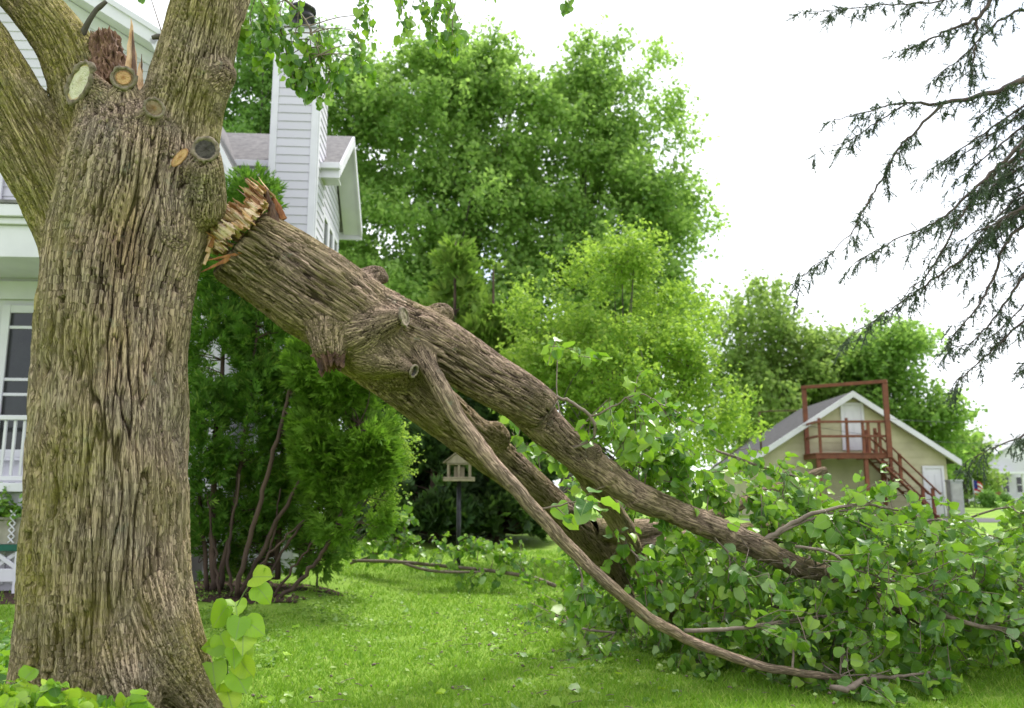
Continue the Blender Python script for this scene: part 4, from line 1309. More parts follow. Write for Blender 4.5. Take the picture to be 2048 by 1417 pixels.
tw = Pack()
for st in SP:
    q = limb_path(st, 6); q[:, 3] *= 0.5; q[:, :3] += rs.normal(0, 0.008, (len(q), 3))
    bp = Pack(); bp.tube(q[:, :3], q[:, 3], 7); bp.build('bough', M['spruce_twig'], spruce, smooth=True)
    L = np.linalg.norm(np.diff(q[:, :3], axis=0), axis=1)
    cum = np.concatenate([[0], np.cumsum(L)])
    if st[0][0] > 2048: s0 = 0.25
    else: s0 = 0.1
    s = cum[-1] * s0
    patch = rs.random() * 10
    while s < cum[-1]:
        i = min(np.searchsorted(cum, s) - 1, len(q) - 2); i = max(i, 0)
        f = (s - cum[i]) / max(L[i], 1e-6)
        p0 = q[i, :3] * (1 - f) + q[i + 1, :3] * f
        ax = unit(q[i + 1, :3] - q[i, :3])
        sd = unit(np.cross(ax, np.array([0, 0, 1.0]))) * rs.choice([-1, 1])
        dens = 0.5 + 0.5 * math.sin(s * 7 + patch) + 0.3 * math.sin(s * 17)
        if dens > 0.22 - 0.15 * (st[0][0] > 2048):
            d = unit(ax * 0.75 + sd * rs.uniform(0.15, 0.9) + np.array([0, 0, rs.uniform(-0.75, 0.2)]) + rs.normal(0, 0.15, 3))
            ln = rs.uniform(0.10, 0.36) * (0.8 + 0.5 * dens)
            m_ = p0 + d * ln * 0.55
            e_ = m_ + unit(d + np.array([0, 0, -0.75])) * ln * 0.5
            tw.tube(np.array([p0, m_, e_]), [0.0032, 0.002, 0.001], 3, cap=False)
            needle_spray(m_, e_, 330, 0)
            for k in range(rs.integers(5, 12)):
                g = rs.random(); a0 = p0 + (m_ - p0) * g if rs.random() < 0.35 else m_ + (e_ - m_) * g
                dd = unit(d * 0.45 + rs.normal(0, 0.5, 3) + np.array([0, 0, -0.55]))
                e2 = a0 + dd * rs.uniform(0.05, 0.13)
                tw.tube(np.array([a0, e2]), [0.0018, 0.0009], 3, cap=False)
                needle_spray(a0, e2, 300, 0)
        s += rs.uniform(0.03, 0.085)
tag(tw.build('twigs', M['spruce_twig'], spruce), kind='stuff')
nV = np.vstack(nV); nT = np.concatenate(nT)
tag(tris(nV, np.clip(nT, 0, 0.99), 'needles', FOL['needle'], spruce), kind='stuff')
print('needles', len(nV))

# ---------------------------------------------------------------- bark, grown over a smooth union of limbs
def bark_material(name, ridge, ridge2, furrow, moss, lichen=(0.34, 0.36, 0.28)):
    m, nt, out = material(name)
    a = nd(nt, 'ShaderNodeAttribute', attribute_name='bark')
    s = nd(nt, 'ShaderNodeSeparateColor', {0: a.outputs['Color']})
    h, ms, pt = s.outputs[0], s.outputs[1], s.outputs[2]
    gv = nd(nt, 'ShaderNodeAttribute', attribute_name='grain').outputs['Vector']
    fine = noise(nt, 75, 6, vec=gv, rough=0.65)
    crk = nd(nt, 'ShaderNodeTexNoise', {'Vector': gv, 'Scale': 48, 'Detail': 4, 'Roughness': 0.55, 'Distortion': 0.5})
    crk = nd(nt, 'ShaderNodeMath', {0: nd(nt, 'ShaderNodeMath', {0: crk.outputs['Fac'], 1: 0.5}, operation='SUBTRACT').outputs[0]}, operation='ABSOLUTE').outputs[0]
    ck2 = nd(nt, 'ShaderNodeTexNoise', {'Vector': gv, 'Scale': 105, 'Detail': 3, 'Roughness': 0.5, 'Distortion': 0.3})
    ck2 = nd(nt, 'ShaderNodeMath', {0: nd(nt, 'ShaderNodeMath', {0: ck2.outputs['Fac'], 1: 0.5}, operation='SUBTRACT').outputs[0]}, operation='ABSOLUTE').outputs[0]
    crack = nd(nt, 'ShaderNodeMath', {0: ramp(nt, crk, [(0.0, 1.0), (0.055, 0.0)]), 1: ramp(nt, ck2, [(0.0, 0.65), (0.05, 0.0)])}, operation='MAXIMUM').outputs[0]
    big = noise(nt, 2.6, 4)
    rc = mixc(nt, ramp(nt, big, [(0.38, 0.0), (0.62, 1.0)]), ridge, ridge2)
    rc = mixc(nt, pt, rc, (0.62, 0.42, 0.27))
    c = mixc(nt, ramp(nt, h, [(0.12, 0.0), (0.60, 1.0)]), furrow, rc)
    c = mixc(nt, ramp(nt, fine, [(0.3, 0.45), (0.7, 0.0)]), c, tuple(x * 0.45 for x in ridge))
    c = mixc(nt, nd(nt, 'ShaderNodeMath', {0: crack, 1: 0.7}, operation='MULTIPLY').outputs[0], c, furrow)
    li = ramp(nt, noise(nt, 7, 6, rough=0.7), [(0.62, 0.0), (0.70, 0.6)])
    c = mixc(nt, li, c, lichen)
    mf = nd(nt, 'ShaderNodeMath', {0: ms, 1: ramp(nt, noise(nt, 30, 5, rough=0.7), [(0.3, 0.35), (0.65, 1.0)])}, operation='MULTIPLY').outputs[0]
    mc = mixc(nt, noise(nt, 13, 4), moss, tuple(x * 1.5 for x in moss))
    c = mixc(nt, mf, c, mc)
    hh = nd(nt, 'ShaderNodeMath', {0: nd(nt, 'ShaderNodeMath', {0: fine, 1: nd(nt, 'ShaderNodeMath', {0: noise(nt, 160, 3), 1: 0.4}, operation='MULTIPLY').outputs[0]}, operation='ADD').outputs[0], 1: crack}, operation='SUBTRACT').outputs[0]
    p = nd(nt, 'ShaderNodeBsdfPrincipled', {'Base Color': c, 'Roughness': 0.92, 'Specular IOR Level': 0.2, 'Normal': bump(nt, hh, 1.0, 0.014)})
    nt.links.new(p.outputs[0], out.inputs[0])
    return m


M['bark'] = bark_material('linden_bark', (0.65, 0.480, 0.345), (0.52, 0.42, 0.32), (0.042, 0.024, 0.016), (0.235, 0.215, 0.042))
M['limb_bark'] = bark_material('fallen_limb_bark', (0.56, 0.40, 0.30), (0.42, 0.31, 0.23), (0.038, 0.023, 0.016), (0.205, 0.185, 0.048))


def seg_field(X, Y, Z, a, b, ra, rb):
    d = b - a; L2 = float(d @ d) + 1e-12
    px, py, pz = X - a[0], Y - a[1], Z - a[2]
    t = np.clip((px * d[0] + py * d[1] + pz * d[2]) / L2, 0, 1)
    return np.sqrt((px - t * d[0]) ** 2 + (py - t * d[1]) ** 2 + (pz - t * d[2]) ** 2) - (ra + (rb - ra) * t)


def limb_surface(branches, h, k, cuts=None):
    """branches: list of (n,4) arrays x,y,z,r. Surface nets over their smooth union."""
    allp = np.vstack(branches)
    lo = (allp[:, :3] - allp[:, 3:4]).min(0) - 4 * h
    hi = (allp[:, :3] + allp[:, 3:4]).max(0) + 4 * h
    n = np.ceil((hi - lo) / h).astype(int) + 1
    ax = [(lo[i] + np.arange(n[i]) * h).astype(np.float32) for i in range(3)]
    D = np.full(n, 9.0, np.float32)
    for bi, br in enumerate(branches):
        B = np.full(n, 9.0, np.float32)
        for i in range(len(br) - 1):
            a, b = br[i], br[i + 1]
            m = max(a[3], b[3]) + 0.14
            s = []
            for q in range(3):
                l = min(a[q], b[q]) - m; u = max(a[q], b[q]) + m
                s.append(slice(max(0, int((l - lo[q]) / h)), min(n[q], int((u - lo[q]) / h) + 2)))
            X, Y, Z = np.meshgrid(ax[0][s[0]], ax[1][s[1]], ax[2][s[2]], indexing='ij', sparse=True)
            f = seg_field(X, Y, Z, a[:3].astype(np.float32), b[:3].astype(np.float32), float(a[3]), float(b[3]))
            sub = B[s[0], s[1], s[2]]
            np.minimum(sub, f, out=sub)
        if cuts and bi in cuts:                              # saw or tear this limb off flat
            cp, cn = cuts[bi]
            B = np.maximum(B, ((ax[0] - cp[0]) * cn[0])[:, None, None] + ((ax[1] - cp[1]) * cn[1])[None, :, None] + ((ax[2] - cp[2]) * cn[2])[None, None, :]).astype(np.float32)
        r = float(br[:, 3].mean())
        kk = min(k, 0.9 * r)
        hh = np.maximum(kk - np.abs(D - B), 0) / kk
        D = np.minimum(D, B) - hh * hh * kk * 0.25
    ins = D < 0
    c = [slice(0, -1), slice(1, None)]
    cnt = sum(ins[c[i], c[j], c[l]].astype(np.int8) for i in (0, 1) for j in (0, 1) for l in (0, 1))
    act = np.argwhere((cnt > 0) & (cnt < 8))
    idx = np.full(np.array(D.shape) - 1, -1, np.int32)
    idx[act[:, 0], act[:, 1], act[:, 2]] = np.arange(len(act))
    acc = np.zeros((len(act), 3)); num = np.zeros(len(act))
    cor = [(i, j, l) for i in (0, 1) for j in (0, 1) for l in (0, 1)]
    for p in cor:
        for q in cor:
            if sum(abs(p[i] - q[i]) for i in range(3)) == 1 and p < q:
                dp = D[act[:, 0] + p[0], act[:, 1] + p[1], act[:, 2] + p[2]]
                dq = D[act[:, 0] + q[0], act[:, 1] + q[1], act[:, 2] + q[2]]
                m = (dp < 0) != (dq < 0)
                t = dp / (dp - dq + 1e-12)
                pos = np.array(p)[None] + t[:, None] * (np.array(q) - np.array(p))[None]
                acc[m] += pos[m]; num[m] += 1
    V = lo + (act + acc / num[:, None]) * h
    F = []
    for a in range(3):
        o1, o2 = (a + 1) % 3, (a + 2) % 3
        s0 = [slice(None)] * 3; s1 = [slice(None)] * 3
        s0[a] = slice(0, -1); s1[a] = slice(1, None)
        i0, i1 = ins[tuple(s0)], ins[tuple(s1)]
        e = np.argwhere(i0 != i1)
        e = e[(e[:, o1] > 0) & (e[:, o2] > 0) & (e[:, o1] < n[o1] - 1) & (e[:, o2] < n[o2] - 1)]
        q = []
        for d1, d2 in ((-1, -1), (0, -1), (0, 0), (-1, 0)):
            g = e.copy(); g[:, o1] += d1; g[:, o2] += d2
            q.append(idx[g[:, 0], g[:, 1], g[:, 2]])
        q = np.stack(q, -1)
        fl = ~i0[e[:, 0], e[:, 1], e[:, 2]]
        q[fl] = q[fl][:, ::-1]
        F.append(q)
    return V, np.vstack(F)


def bark_coords(V, br):
    """nearest point on a limb's axis: distance to surface, length along, unit offset in the limb's frame, radius"""
    n = len(V)
    best = np.full(n, 1e9, np.float32); S = np.zeros(n, np.float32); CU = np.zeros(n, np.float32); CW = np.zeros(n, np.float32); RR = np.zeros(n, np.float32)
    t, U, W = frames(br[:, :3])
    L = np.concatenate([[0], np.cumsum(np.linalg.norm(np.diff(br[:, :3], axis=0), axis=1))])
    V = V.astype(np.float32)
    for i in range(len(br) - 1):
        a, b = br[i], br[i + 1]
        d = (b - a)[:3].astype(np.float32)
        p = V - a[:3].astype(np.float32)
        tt = np.clip(p @ d / (d @ d + 1e-12), 0, 1)
        o = p - tt[:, None] * d
        r = a[3] + (b[3] - a[3]) * tt
        dist = np.linalg.norm(o, axis=1) - r
        m = dist < best
        best[m] = dist[m]; S[m] = (L[i] + (L[i + 1] - L[i]) * tt)[m]; RR[m] = r[m]
        on = o / (np.linalg.norm(o, axis=1, keepdims=True) + 1e-6)
        CU[m] = (on @ U[i].astype(np.float32))[m]; CW[m] = (on @ W[i].astype(np.float32))[m]
    return best, S, CU, CW, RR


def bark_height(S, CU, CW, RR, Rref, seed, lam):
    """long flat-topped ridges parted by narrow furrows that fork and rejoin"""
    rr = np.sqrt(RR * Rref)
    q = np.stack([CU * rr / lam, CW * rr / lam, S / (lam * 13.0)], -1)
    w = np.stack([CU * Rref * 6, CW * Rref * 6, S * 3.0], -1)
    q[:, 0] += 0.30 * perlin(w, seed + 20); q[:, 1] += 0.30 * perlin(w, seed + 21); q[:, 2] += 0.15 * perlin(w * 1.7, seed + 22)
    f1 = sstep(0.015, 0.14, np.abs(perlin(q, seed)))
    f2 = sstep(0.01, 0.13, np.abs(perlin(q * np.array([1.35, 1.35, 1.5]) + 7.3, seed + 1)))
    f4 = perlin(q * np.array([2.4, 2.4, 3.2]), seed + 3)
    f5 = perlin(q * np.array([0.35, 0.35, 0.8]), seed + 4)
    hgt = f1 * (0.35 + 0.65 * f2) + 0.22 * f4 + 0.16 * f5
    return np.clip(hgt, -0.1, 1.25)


def bark_object(name, branches, h, k, levels, mat, parent, lam, seed, moss_fn, amp=0.016, lump=0.02, calm=(), patch_fn=None, cuts=None):
    V, F = limb_surface(branches, h, k, cuts)
    # the far side of the limb, away from the photographer, gets a coarser skin
    fc = V[F].mean(1); fn = np.cross(V[F[:, 2]] - V[F[:, 0]], V[F[:, 3]] - V[F[:, 1]])
    facing = (unit(fn) * unit(np.array([0, 0, EYE]) - fc)).sum(1)
    COs, NOs, FFs = [], [], []; base_ = 0
    for sel, lv in ((facing > -0.38, levels), (facing < -0.28, 1)):
        f_ = F[sel]
        ui, inv = np.unique(f_.ravel(), return_inverse=True)
        me = new_mesh('tmp', V[ui], inv.reshape(-1, 4))
        o = bpy.data.objects.new('tmp', me); COL.objects.link(o)
        sm = o.modifiers.new('s', 'SMOOTH'); sm.iterations = 2; sm.factor = 0.5
        mo = o.modifiers.new('d', 'SUBSURF'); mo.levels = lv; mo.render_levels = lv
        dg = bpy.context.evaluated_depsgraph_get()
        e = o.evaluated_get(dg).to_mesh()
        nv = len(e.vertices)
        co = np.empty(nv * 3, np.float32); e.vertices.foreach_get('co', co)
        no = np.empty(nv * 3, np.float32); e.vertices.foreach_get('normal', no)
        fv = np.empty(len(e.loops), np.int32); e.loops.foreach_get('vertex_index', fv)
        COs.append(co.reshape(-1, 3)); NOs.append(no.reshape(-1, 3)); FFs.append(fv.reshape(-1, 4) + base_); base_ += nv
        o.evaluated_get(dg).to_mesh_clear()
        bpy.data.objects.remove(o); bpy.data.meshes.remove(me)
    co = np.vstack(COs); no = np.vstack(NOs); F2 = np.vstack(FFs); nv = len(co)
    ds = []; co_l = []
    for br in branches:                                     # only the skin near a limb needs its coordinates
        mg = 0.16
        lo = (br[:, :3] - br[:, 3:4]).min(0) - mg; hi = (br[:, :3] + br[:, 3:4]).max(0) + mg
        near = np.where(((co > lo) & (co < hi)).all(1))[0]
        full = [np.full(nv, 9.0, np.float32)] + [np.zeros(nv, np.float32) for _ in range(4)]
        if len(near):
            for f_, g_ in zip(full, bark_coords(co[near], br)): f_[near] = g_
        ds.append(full[0]); co_l.append(full)
    dsa = np.stack(ds, 0)
    w = np.exp(-(dsa - dsa.min(0)) / 0.022)
    w /= w.sum(0)
    H = np.zeros(nv, np.float32); A = np.zeros(nv, np.float32)
    for i, br in enumerate(branches):
        m = w[i] > 0.03
        if not m.any(): continue
        _, S, CU, CW, RR = (x[m] for x in co_l[i])
        rref = float(np.median(br[:, 3]))
        l = lam * float(np.clip((rref / 0.45) ** 0.55, 0.28, 1.1))
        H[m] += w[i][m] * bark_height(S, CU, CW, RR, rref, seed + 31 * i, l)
        A[m] += w[i][m] * np.clip(amp * (RR / 0.5) ** 0.75, 0.0008, amp) * (0.3 if i in calm else 1.0)
    lowf = fbm(co * 2.1, seed + 90, 3)
    rad = np.clip(sum(w[i] * co_l[i][4] for i in range(len(branches))) / 0.5, 0.05, 1)
    co2 = co + no * ((H - 0.55) * A * 1.9 + lump * rad * lowf)[:, None]
    moss = np.clip(moss_fn(co, no, w), 0, 1)
    patch = np.clip(patch_fn(co, no), 0, 1) if patch_fn else np.zeros(nv)
    dom = w.argmax(0)
    grain = np.zeros((nv, 3), np.float32)
    for i, br in enumerate(branches):
        m = dom == i
        rr_ = float(np.median(br[:, 3]))
        grain[m] = np.stack([co_l[i][2][m] * rr_, co_l[i][3][m] * rr_, co_l[i][1][m] * 0.085 + i * 3.7], -1)
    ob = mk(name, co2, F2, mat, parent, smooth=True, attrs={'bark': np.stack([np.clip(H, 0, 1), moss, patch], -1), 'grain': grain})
    return ob


def wood_mat(name, c1, c2, c3, scale=26, rough=0.75):
    m, nt, out = material(name)
    f = noise(nt, scale, 6, stretch=(1, 1, 0.3), rough=0.65)
    c = ramp(nt, f, [(0.32, c3), (0.5, c2), (0.68, c1)])
    p = nd(nt, 'ShaderNodeBsdfPrincipled', {'Base Color': c, 'Roughness': rough, 'Specular IOR Level': 0.25,
           'Normal': bump(nt, noise(nt, scale * 2.4, 5, stretch=(1, 1, 0.25)), 0.7, 0.01)})
    nt.links.new(p.outputs[0], out.inputs[0])
    return m


M['fresh_wood'] = wood_mat('fresh_split_wood', (0.68, 0.50, 0.34), (0.58, 0.38, 0.22), (0.40, 0.21, 0.10))
M['rot_wood'] = wood_mat('rotten_orange_wood', (0.60, 0.38, 0.18), (0.44, 0.22, 0.09), (0.20, 0.08, 0.03), 18)
M['dark_rot'] = wood_mat('dark_rotten_wood', (0.20, 0.115, 0.075), (0.10, 0.055, 0.038), (0.035, 0.02, 0.016), 24)
M['plug'] = wood_mat('brown_plug_wood', (0.30, 0.185, 0.12), (0.17, 0.095, 0.062), (0.05, 0.027, 0.02), 24)
M['cut_pale'] = wood_mat('pale_cut_wood', (0.60, 0.54, 0.44), (0.50, 0.43, 0.33), (0.36, 0.27, 0.17), 14)
M['cut_brown'] = wood_mat('brown_cut_wood', (0.30, 0.19, 0.10), (0.20, 0.115, 0.06), (0.09, 0.05, 0.03), 22)
M['cut_dark'] = wood_mat('dark_weathered_cut_wood', (0.085, 0.075, 0.07), (0.05, 0.042, 0.04), (0.022, 0.018, 0.018), 22)
M['inner_bark'] = wood_mat('torn_orange_bark', (0.42, 0.20, 0.09), (0.30, 0.12, 0.05), (0.15, 0.055, 0.03), 20)
M['cut_orange'] = wood_mat('fresh_orange_cut', (0.62, 0.36, 0.17), (0.50, 0.24, 0.10), (0.30, 0.12, 0.05), 16)

# ================================================================ the standing linden
T_BASE = np.array([-2.86, 5.95, 0.0])
linden = thing('linden_tree', 'huge mossy linden with thick furrowed trunk, broken open at its crotch', 'tree', T_BASE)

T = {}
T['trunk'] = limb_path([(214, 1500, 5.98, 191.7), (214, 1420, 5.95, 172.0), (212, 1310, 5.92, 157.1), (212, 1180, 5.92, 151.5), (218, 1000, 5.92, 144.9), (222, 820, 5.92, 140.2),
                        (229, 660, 5.92, 137.4), (244, 540, 5.93, 140.2), (268, 430, 5.95, 140.2), (284, 340, 5.96, 130.9), (284, 300, 5.99, 105)], 9)
T['right_limb'] = limb_path([(305, 430, 5.98, 87.4), (338, 330, 5.98, 84.6), (362, 230, 5.96, 77.3), (388, 130, 5.94, 70.8), (416, 10, 5.92, 64.4), (440, -110, 5.9, 58.9), (455, -230, 5.95, 51.5)], 8)
T['left_upper'] = limb_path([(240, 380, 6.0, 82.8), (205, 270, 6.02, 73.6), (168, 178, 6.03, 60.7), (125, 85, 6.02, 53.4), (52, -2, 6.02, 47.8), (-40, -95, 6.0, 44.2)], 8)
T['left_lower'] = limb_path([(165, 540, 5.92, 60), (132, 440, 5.88, 64), (78, 325, 5.84, 70), (15, 215, 5.8, 72), (-60, 85, 5.76, 70), (-120, 0, 5.72, 66)], 8)
T['root_a'] = limb_path([(270, 1120, 5.80, 55), (320, 1290, 5.68, 58), (385, 1390, 5.74, 38), (445, 1455, 5.8, 24)], 8)
T['root_b'] = limb_path([(240, 1180, 5.75, 60), (255, 1340, 5.55, 54), (280, 1440, 5.42, 40), (300, 1530, 5.28, 26)], 8)
T['root_c'] = limb_path([(130, 1200, 5.75, 60), (80, 1360, 5.65, 54), (40, 1450, 5.58, 40), (0, 1540, 5.45, 26)], 8)
T['root_d'] = limb_path([(320, 1120, 6.0, 42), (372, 1290, 6.05, 38), (415, 1395, 6.2, 26), (455, 1432, 6.3, 16)], 8)
T['root_e'] = limb_path([(190, 1200, 5.75, 60), (168, 1380, 5.50, 48), (150, 1490, 5.35, 32)], 8)
T['collar'] = limb_path([(405, 410, 5.86, 46), (410, 345, 5.72, 36), (411, 300, 5.62, 26)], 6)
T['knot'] = limb_path([(415, 165, 5.9, 40), (440, 152, 5.9, 30), (460, 148, 5.88, 15)], 5)
T['nub'] = limb_path([(405, 222, 5.9, 22), (426, 219, 5.9, 13)], 5)
T['stub_a'] = limb_path([(225, 280, 5.88, 55), (200, 215, 5.72, 46), (160, 166, 5.60, 34)], 6)
T['stub_b'] = limb_path([(256, 290, 5.80, 36), (250, 210, 5.66, 25), (248, 157, 5.56, 23)], 6)
T['stub_c'] = limb_path([(272, 300, 5.76, 36), (294, 245, 5.60, 22), (308, 217, 5.50, 19)], 6)
T['burl'] = limb_path([(320, 420, 5.72, 46), (326, 470, 5.72, 40)], 5)
T['shoot'] = limb_path([(432, 170, 5.95, 14), (452, 100, 5.93, 12), (480, 30, 5.9, 12), (506, -60, 5.9, 11)], 6)
T['lower_flake'] = limb_path([(96, 665, 5.66, 14), (74, 690, 5.62, 6), (66, 700, 5.60, 2)], 5)
t_names = list(T)


def tree_moss(co, no, w):
    q = proj(co)
    n = fbm(co * 1.7, 301, 3)
    m = 0.17 + 0.6 * n
    g = {k: w[i] for i, k in enumerate(t_names)}
    m = m + g['left_lower'] * 0.62 + g['left_upper'] * 0.55 + g['right_limb'] * 0.40
    m = m + 0.42 * sstep(250, 60, q[:, 0]) * (1 - g['left_lower'])
    m = m + 0.40 * sstep(220, 340, q[:, 0]) * sstep(900, 1300, q[:, 1])
    m = m - 0.30 * sstep(420, 520, q[:, 1]) * sstep(1150, 900, q[:, 1]) * sstep(160, 230, q[:, 0]) * sstep(330, 290, q[:, 0])
    return m


def tree_patch(co, no):
    q = proj(co)
    n = fbm(co * np.array([6, 6, 1.6]), 311, 3)
    return (0.55 + n * 0.9) * np.exp(-((q[:, 0] - 250) / 48.0) ** 2) * sstep(330, 480, q[:, 1]) * sstep(1000, 620, q[:, 1])


T_CUT = {'stub_a': (-0.22, -0.93, -0.22), 'stub_b': (0.10, -0.93, -0.15), 'stub_c': (0.42, -0.85, -0.1), 'collar': (0.12, -0.93, 0.05)}
def nrmz(v): v = np.asarray(v, float); return v / np.linalg.norm(v)
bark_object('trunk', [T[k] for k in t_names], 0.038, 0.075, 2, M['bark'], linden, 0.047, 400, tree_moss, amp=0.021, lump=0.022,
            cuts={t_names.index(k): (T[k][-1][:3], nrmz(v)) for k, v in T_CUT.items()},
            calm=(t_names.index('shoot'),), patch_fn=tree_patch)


M['rim_bark'] = surf('callus_bark', (0.27, 0.22, 0.165), 0.95, (0.12, 0.095, 0.07), 26, bmp=0.9, bscale=70, bdist=0.012)
DISC = {}


def ring_mat(name, heart, wood, rim, stain=0.65):
    """sawn end grain: growth rings round a darker heart, a weathered rim and drying cracks"""
    m, nt, out = material(name)
    r = nd(nt, 'ShaderNodeAttribute', attribute_name='ring').outputs['Fac']
    n1 = noise(nt, 30, 4)
    rr_ = nd(nt, 'ShaderNodeMath', {0: r, 1: nd(nt, 'ShaderNodeMath', {0: n1, 1: 0.22}, operation='MULTIPLY').outputs[0]}, operation='ADD').outputs[0]
    c = ramp(nt, rr_, [(0.15, heart), (0.55, wood), (0.95, wood), (1.08, rim)])
    w_ = nd(nt, 'ShaderNodeMath', {0: nd(nt, 'ShaderNodeMath', {0: rr_, 1: 62.0}, operation='MULTIPLY').outputs[0]}, operation='SINE').outputs[0]
    c = mixc(nt, ramp(nt, w_, [(0.2, 0.0), (0.9, 0.35)]), c, tuple(x * 0.5 for x in wood))
    st = ramp(nt, noise(nt, 16, 5, rough=0.7), [(0.42, stain), (0.56, 0.0)])
    c = mixc(nt, st, c, tuple(x * 0.35 for x in heart))
    p_ = nd(nt, 'ShaderNodeBsdfPrincipled', {'Base Color': c, 'Roughness': 0.85, 'Specular IOR Level': 0.2, 'Normal': bump(nt, w_, 0.4, 0.003)})
    nt.links.new(p_.outputs[0], out.inputs[0])
    return m


M['cut_pale'] = ring_mat('pale_sawn_wood', (0.60, 0.52, 0.40), (0.70, 0.64, 0.53), (0.55, 0.40, 0.24), 0.2)
M['cut_brown'] = ring_mat('brown_sawn_wood', (0.34, 0.19, 0.09), (0.27, 0.20, 0.13), (0.12, 0.09, 0.065))
M['cut_dark'] = ring_mat('dark_sawn_wood', (0.045, 0.037, 0.034), (0.085, 0.075, 0.068), (0.16, 0.14, 0.12))
M['cut_orange'] = ring_mat('orange_sawn_wood', (0.52, 0.26, 0.12), (0.62, 0.38, 0.20), (0.42, 0.22, 0.11), 0.3)
M['end_grain'] = ring_mat('weathered_end_grain', (0.25, 0.20, 0.14), (0.36, 0.30, 0.22), (0.17, 0.14, 0.10))


def disc(p, axis, r, ell=1.0, n=36, th=0.006, seed=0, dome=0.0, roll=0.0):
    """a sawn face: a thin round of wood with growth rings raised a little"""
    axis = np.asarray(axis, float); axis /= np.linalg.norm(axis)
    a = np.array([0, 0, 1.0]) if abs(axis[2]) < 0.9 else np.array([1.0, 0, 0])
    u = np.cross(axis, a); u /= np.linalg.norm(u); w = np.cross(axis, u)
    u, w = math.cos(roll) * u + math.sin(roll) * w, math.cos(roll) * w - math.sin(roll) * u
    rr = np.random.default_rng(seed)
    wob = 1 + 0.05 * np.sin(np.arange(n) / n * 4 * math.pi + seed) + 0.02 * rr.standard_normal(n)
    th_ = np.arange(n) / n * 2 * math.pi
    V = []; F = []
    rings = [(1.0, 0.0), (1.0, th), (0.86, th * 0.8), (0.66, th * 0.7 + dome * 0.4), (0.45, th * 0.9 + dome), (0.2, th + dome)]
    for f, hgt in rings:
        for k in range(n):
            V.append(np.asarray(p) + r * f * wob[k] * (math.cos(th_[k]) * u + ell * math.sin(th_[k]) * w) + axis * (hgt + 0.0012 * rr.standard_normal()))
    for i in range(len(rings) - 1):
        for k in range(n):
            k2 = (k + 1) % n
            F.append([i * n + k, i * n + k2, (i + 1) * n + k2, (i + 1) * n + k])
    V.append(np.asarray(p) + axis * (th * 0.8 + dome)); ce = len(V) - 1
    for k in range(n): F.append([(len(rings) - 1) * n + k, (len(rings) - 1) * n + (k + 1) % n, ce])
    RING = np.array([f for f, _ in rings for _ in range(n)] + [0.0])
    DISC['ring'] = RING
    return np.array(V), F


def cut_face(path, mat, parent, label, scale=1.0, ell=1.0, seed=0, axis=None, dome=0.0, off=0.0, roll=0.0, lip_=True):
    e, f = path[-1], path[-3]
    ax = (e - f)[:3] if axis is None else np.asarray(axis, float)
    ax = ax / np.linalg.norm(ax)
    V, F = disc(e[:3] + ax * (0.004 + off), ax, e[3] * scale, ell, seed=seed, dome=dome, roll=roll)
    # a rolled, lumpy lip of bark round the cut
    n = 36
    rim = V[n:2 * n]; ctr = rim.mean(0)
    rq = np.random.default_rng(seed + 50)
    lip = np.vstack([rim, rim[:1]]) ; out_ = unit(lip - ctr)
    lr = e[3] * 0.13 * (1 + 0.35 * np.sin(np.arange(n + 1) / n * 10 * math.pi) * rq.random() + 0.25 * np.concatenate([(q_ := rq.standard_normal(n)), q_[:1]]))
    Vt, Ft = tube(lip + out_ * lr[:, None] * 0.5 - ax * lr[:, None] * 0.35, np.abs(lr) + 0.003, 8, cap=False)
    if lip_: mk('callus_rim', Vt, Ft, M['rim_bark'], parent, smooth=True)
    return tag(mk('cut_face', V, F, mat, parent, attrs={'ring': DISC['ring']}), label)


tocam = lambda p: np.array([0, 0, EYE]) - np.asarray(p)
cut_face(T['stub_a'], M['cut_pale'], linden, 'pale oval saw cut on the left stub', 1.18, 0.52, 1, axis=T_CUT['stub_a'], roll=R(52))
cut_face(T['stub_b'], M['cut_brown'], linden, 'round ringed cut with orange heart', 0.88, 1.0, 2, axis=T_CUT['stub_b'])
V, F = disc(T['stub_b'][-1][:3] + nrmz(T_CUT['stub_b']) * 0.008, T_CUT['stub_b'], T['stub_b'][-1][3] * 0.62, 1.0, seed=8)
mk('heartwood', V, F, M['cut_orange'], linden, attrs={'ring': DISC['ring']})
cut_face(T['stub_c'], M['cut_brown'], linden, 'small brown round cut', 0.88, 1.0, 3, axis=T_CUT['stub_c'])
cut_face(T['collar'], M['cut_dark'], linden, 'dark weathered cut on the right stub', 0.88, 0.95, 4, axis=T_CUT['collar'])
pp = P(360, 316, 5.50)
V, F = disc(pp, (-0.15, -0.9, 0.3), pxr(27, pp), 0.42, seed=5)
_rt = Matrix.Rotation(R(-38), 3, Vector(pp - np.array([0, 0, EYE])).normalized())
V = (V - pp) @ np.array(_rt).T + pp
tag(mk('cut_face', V, F, M['cut_orange'], linden, attrs={'ring': DISC['ring']}), 'fresh orange chainsaw slash')
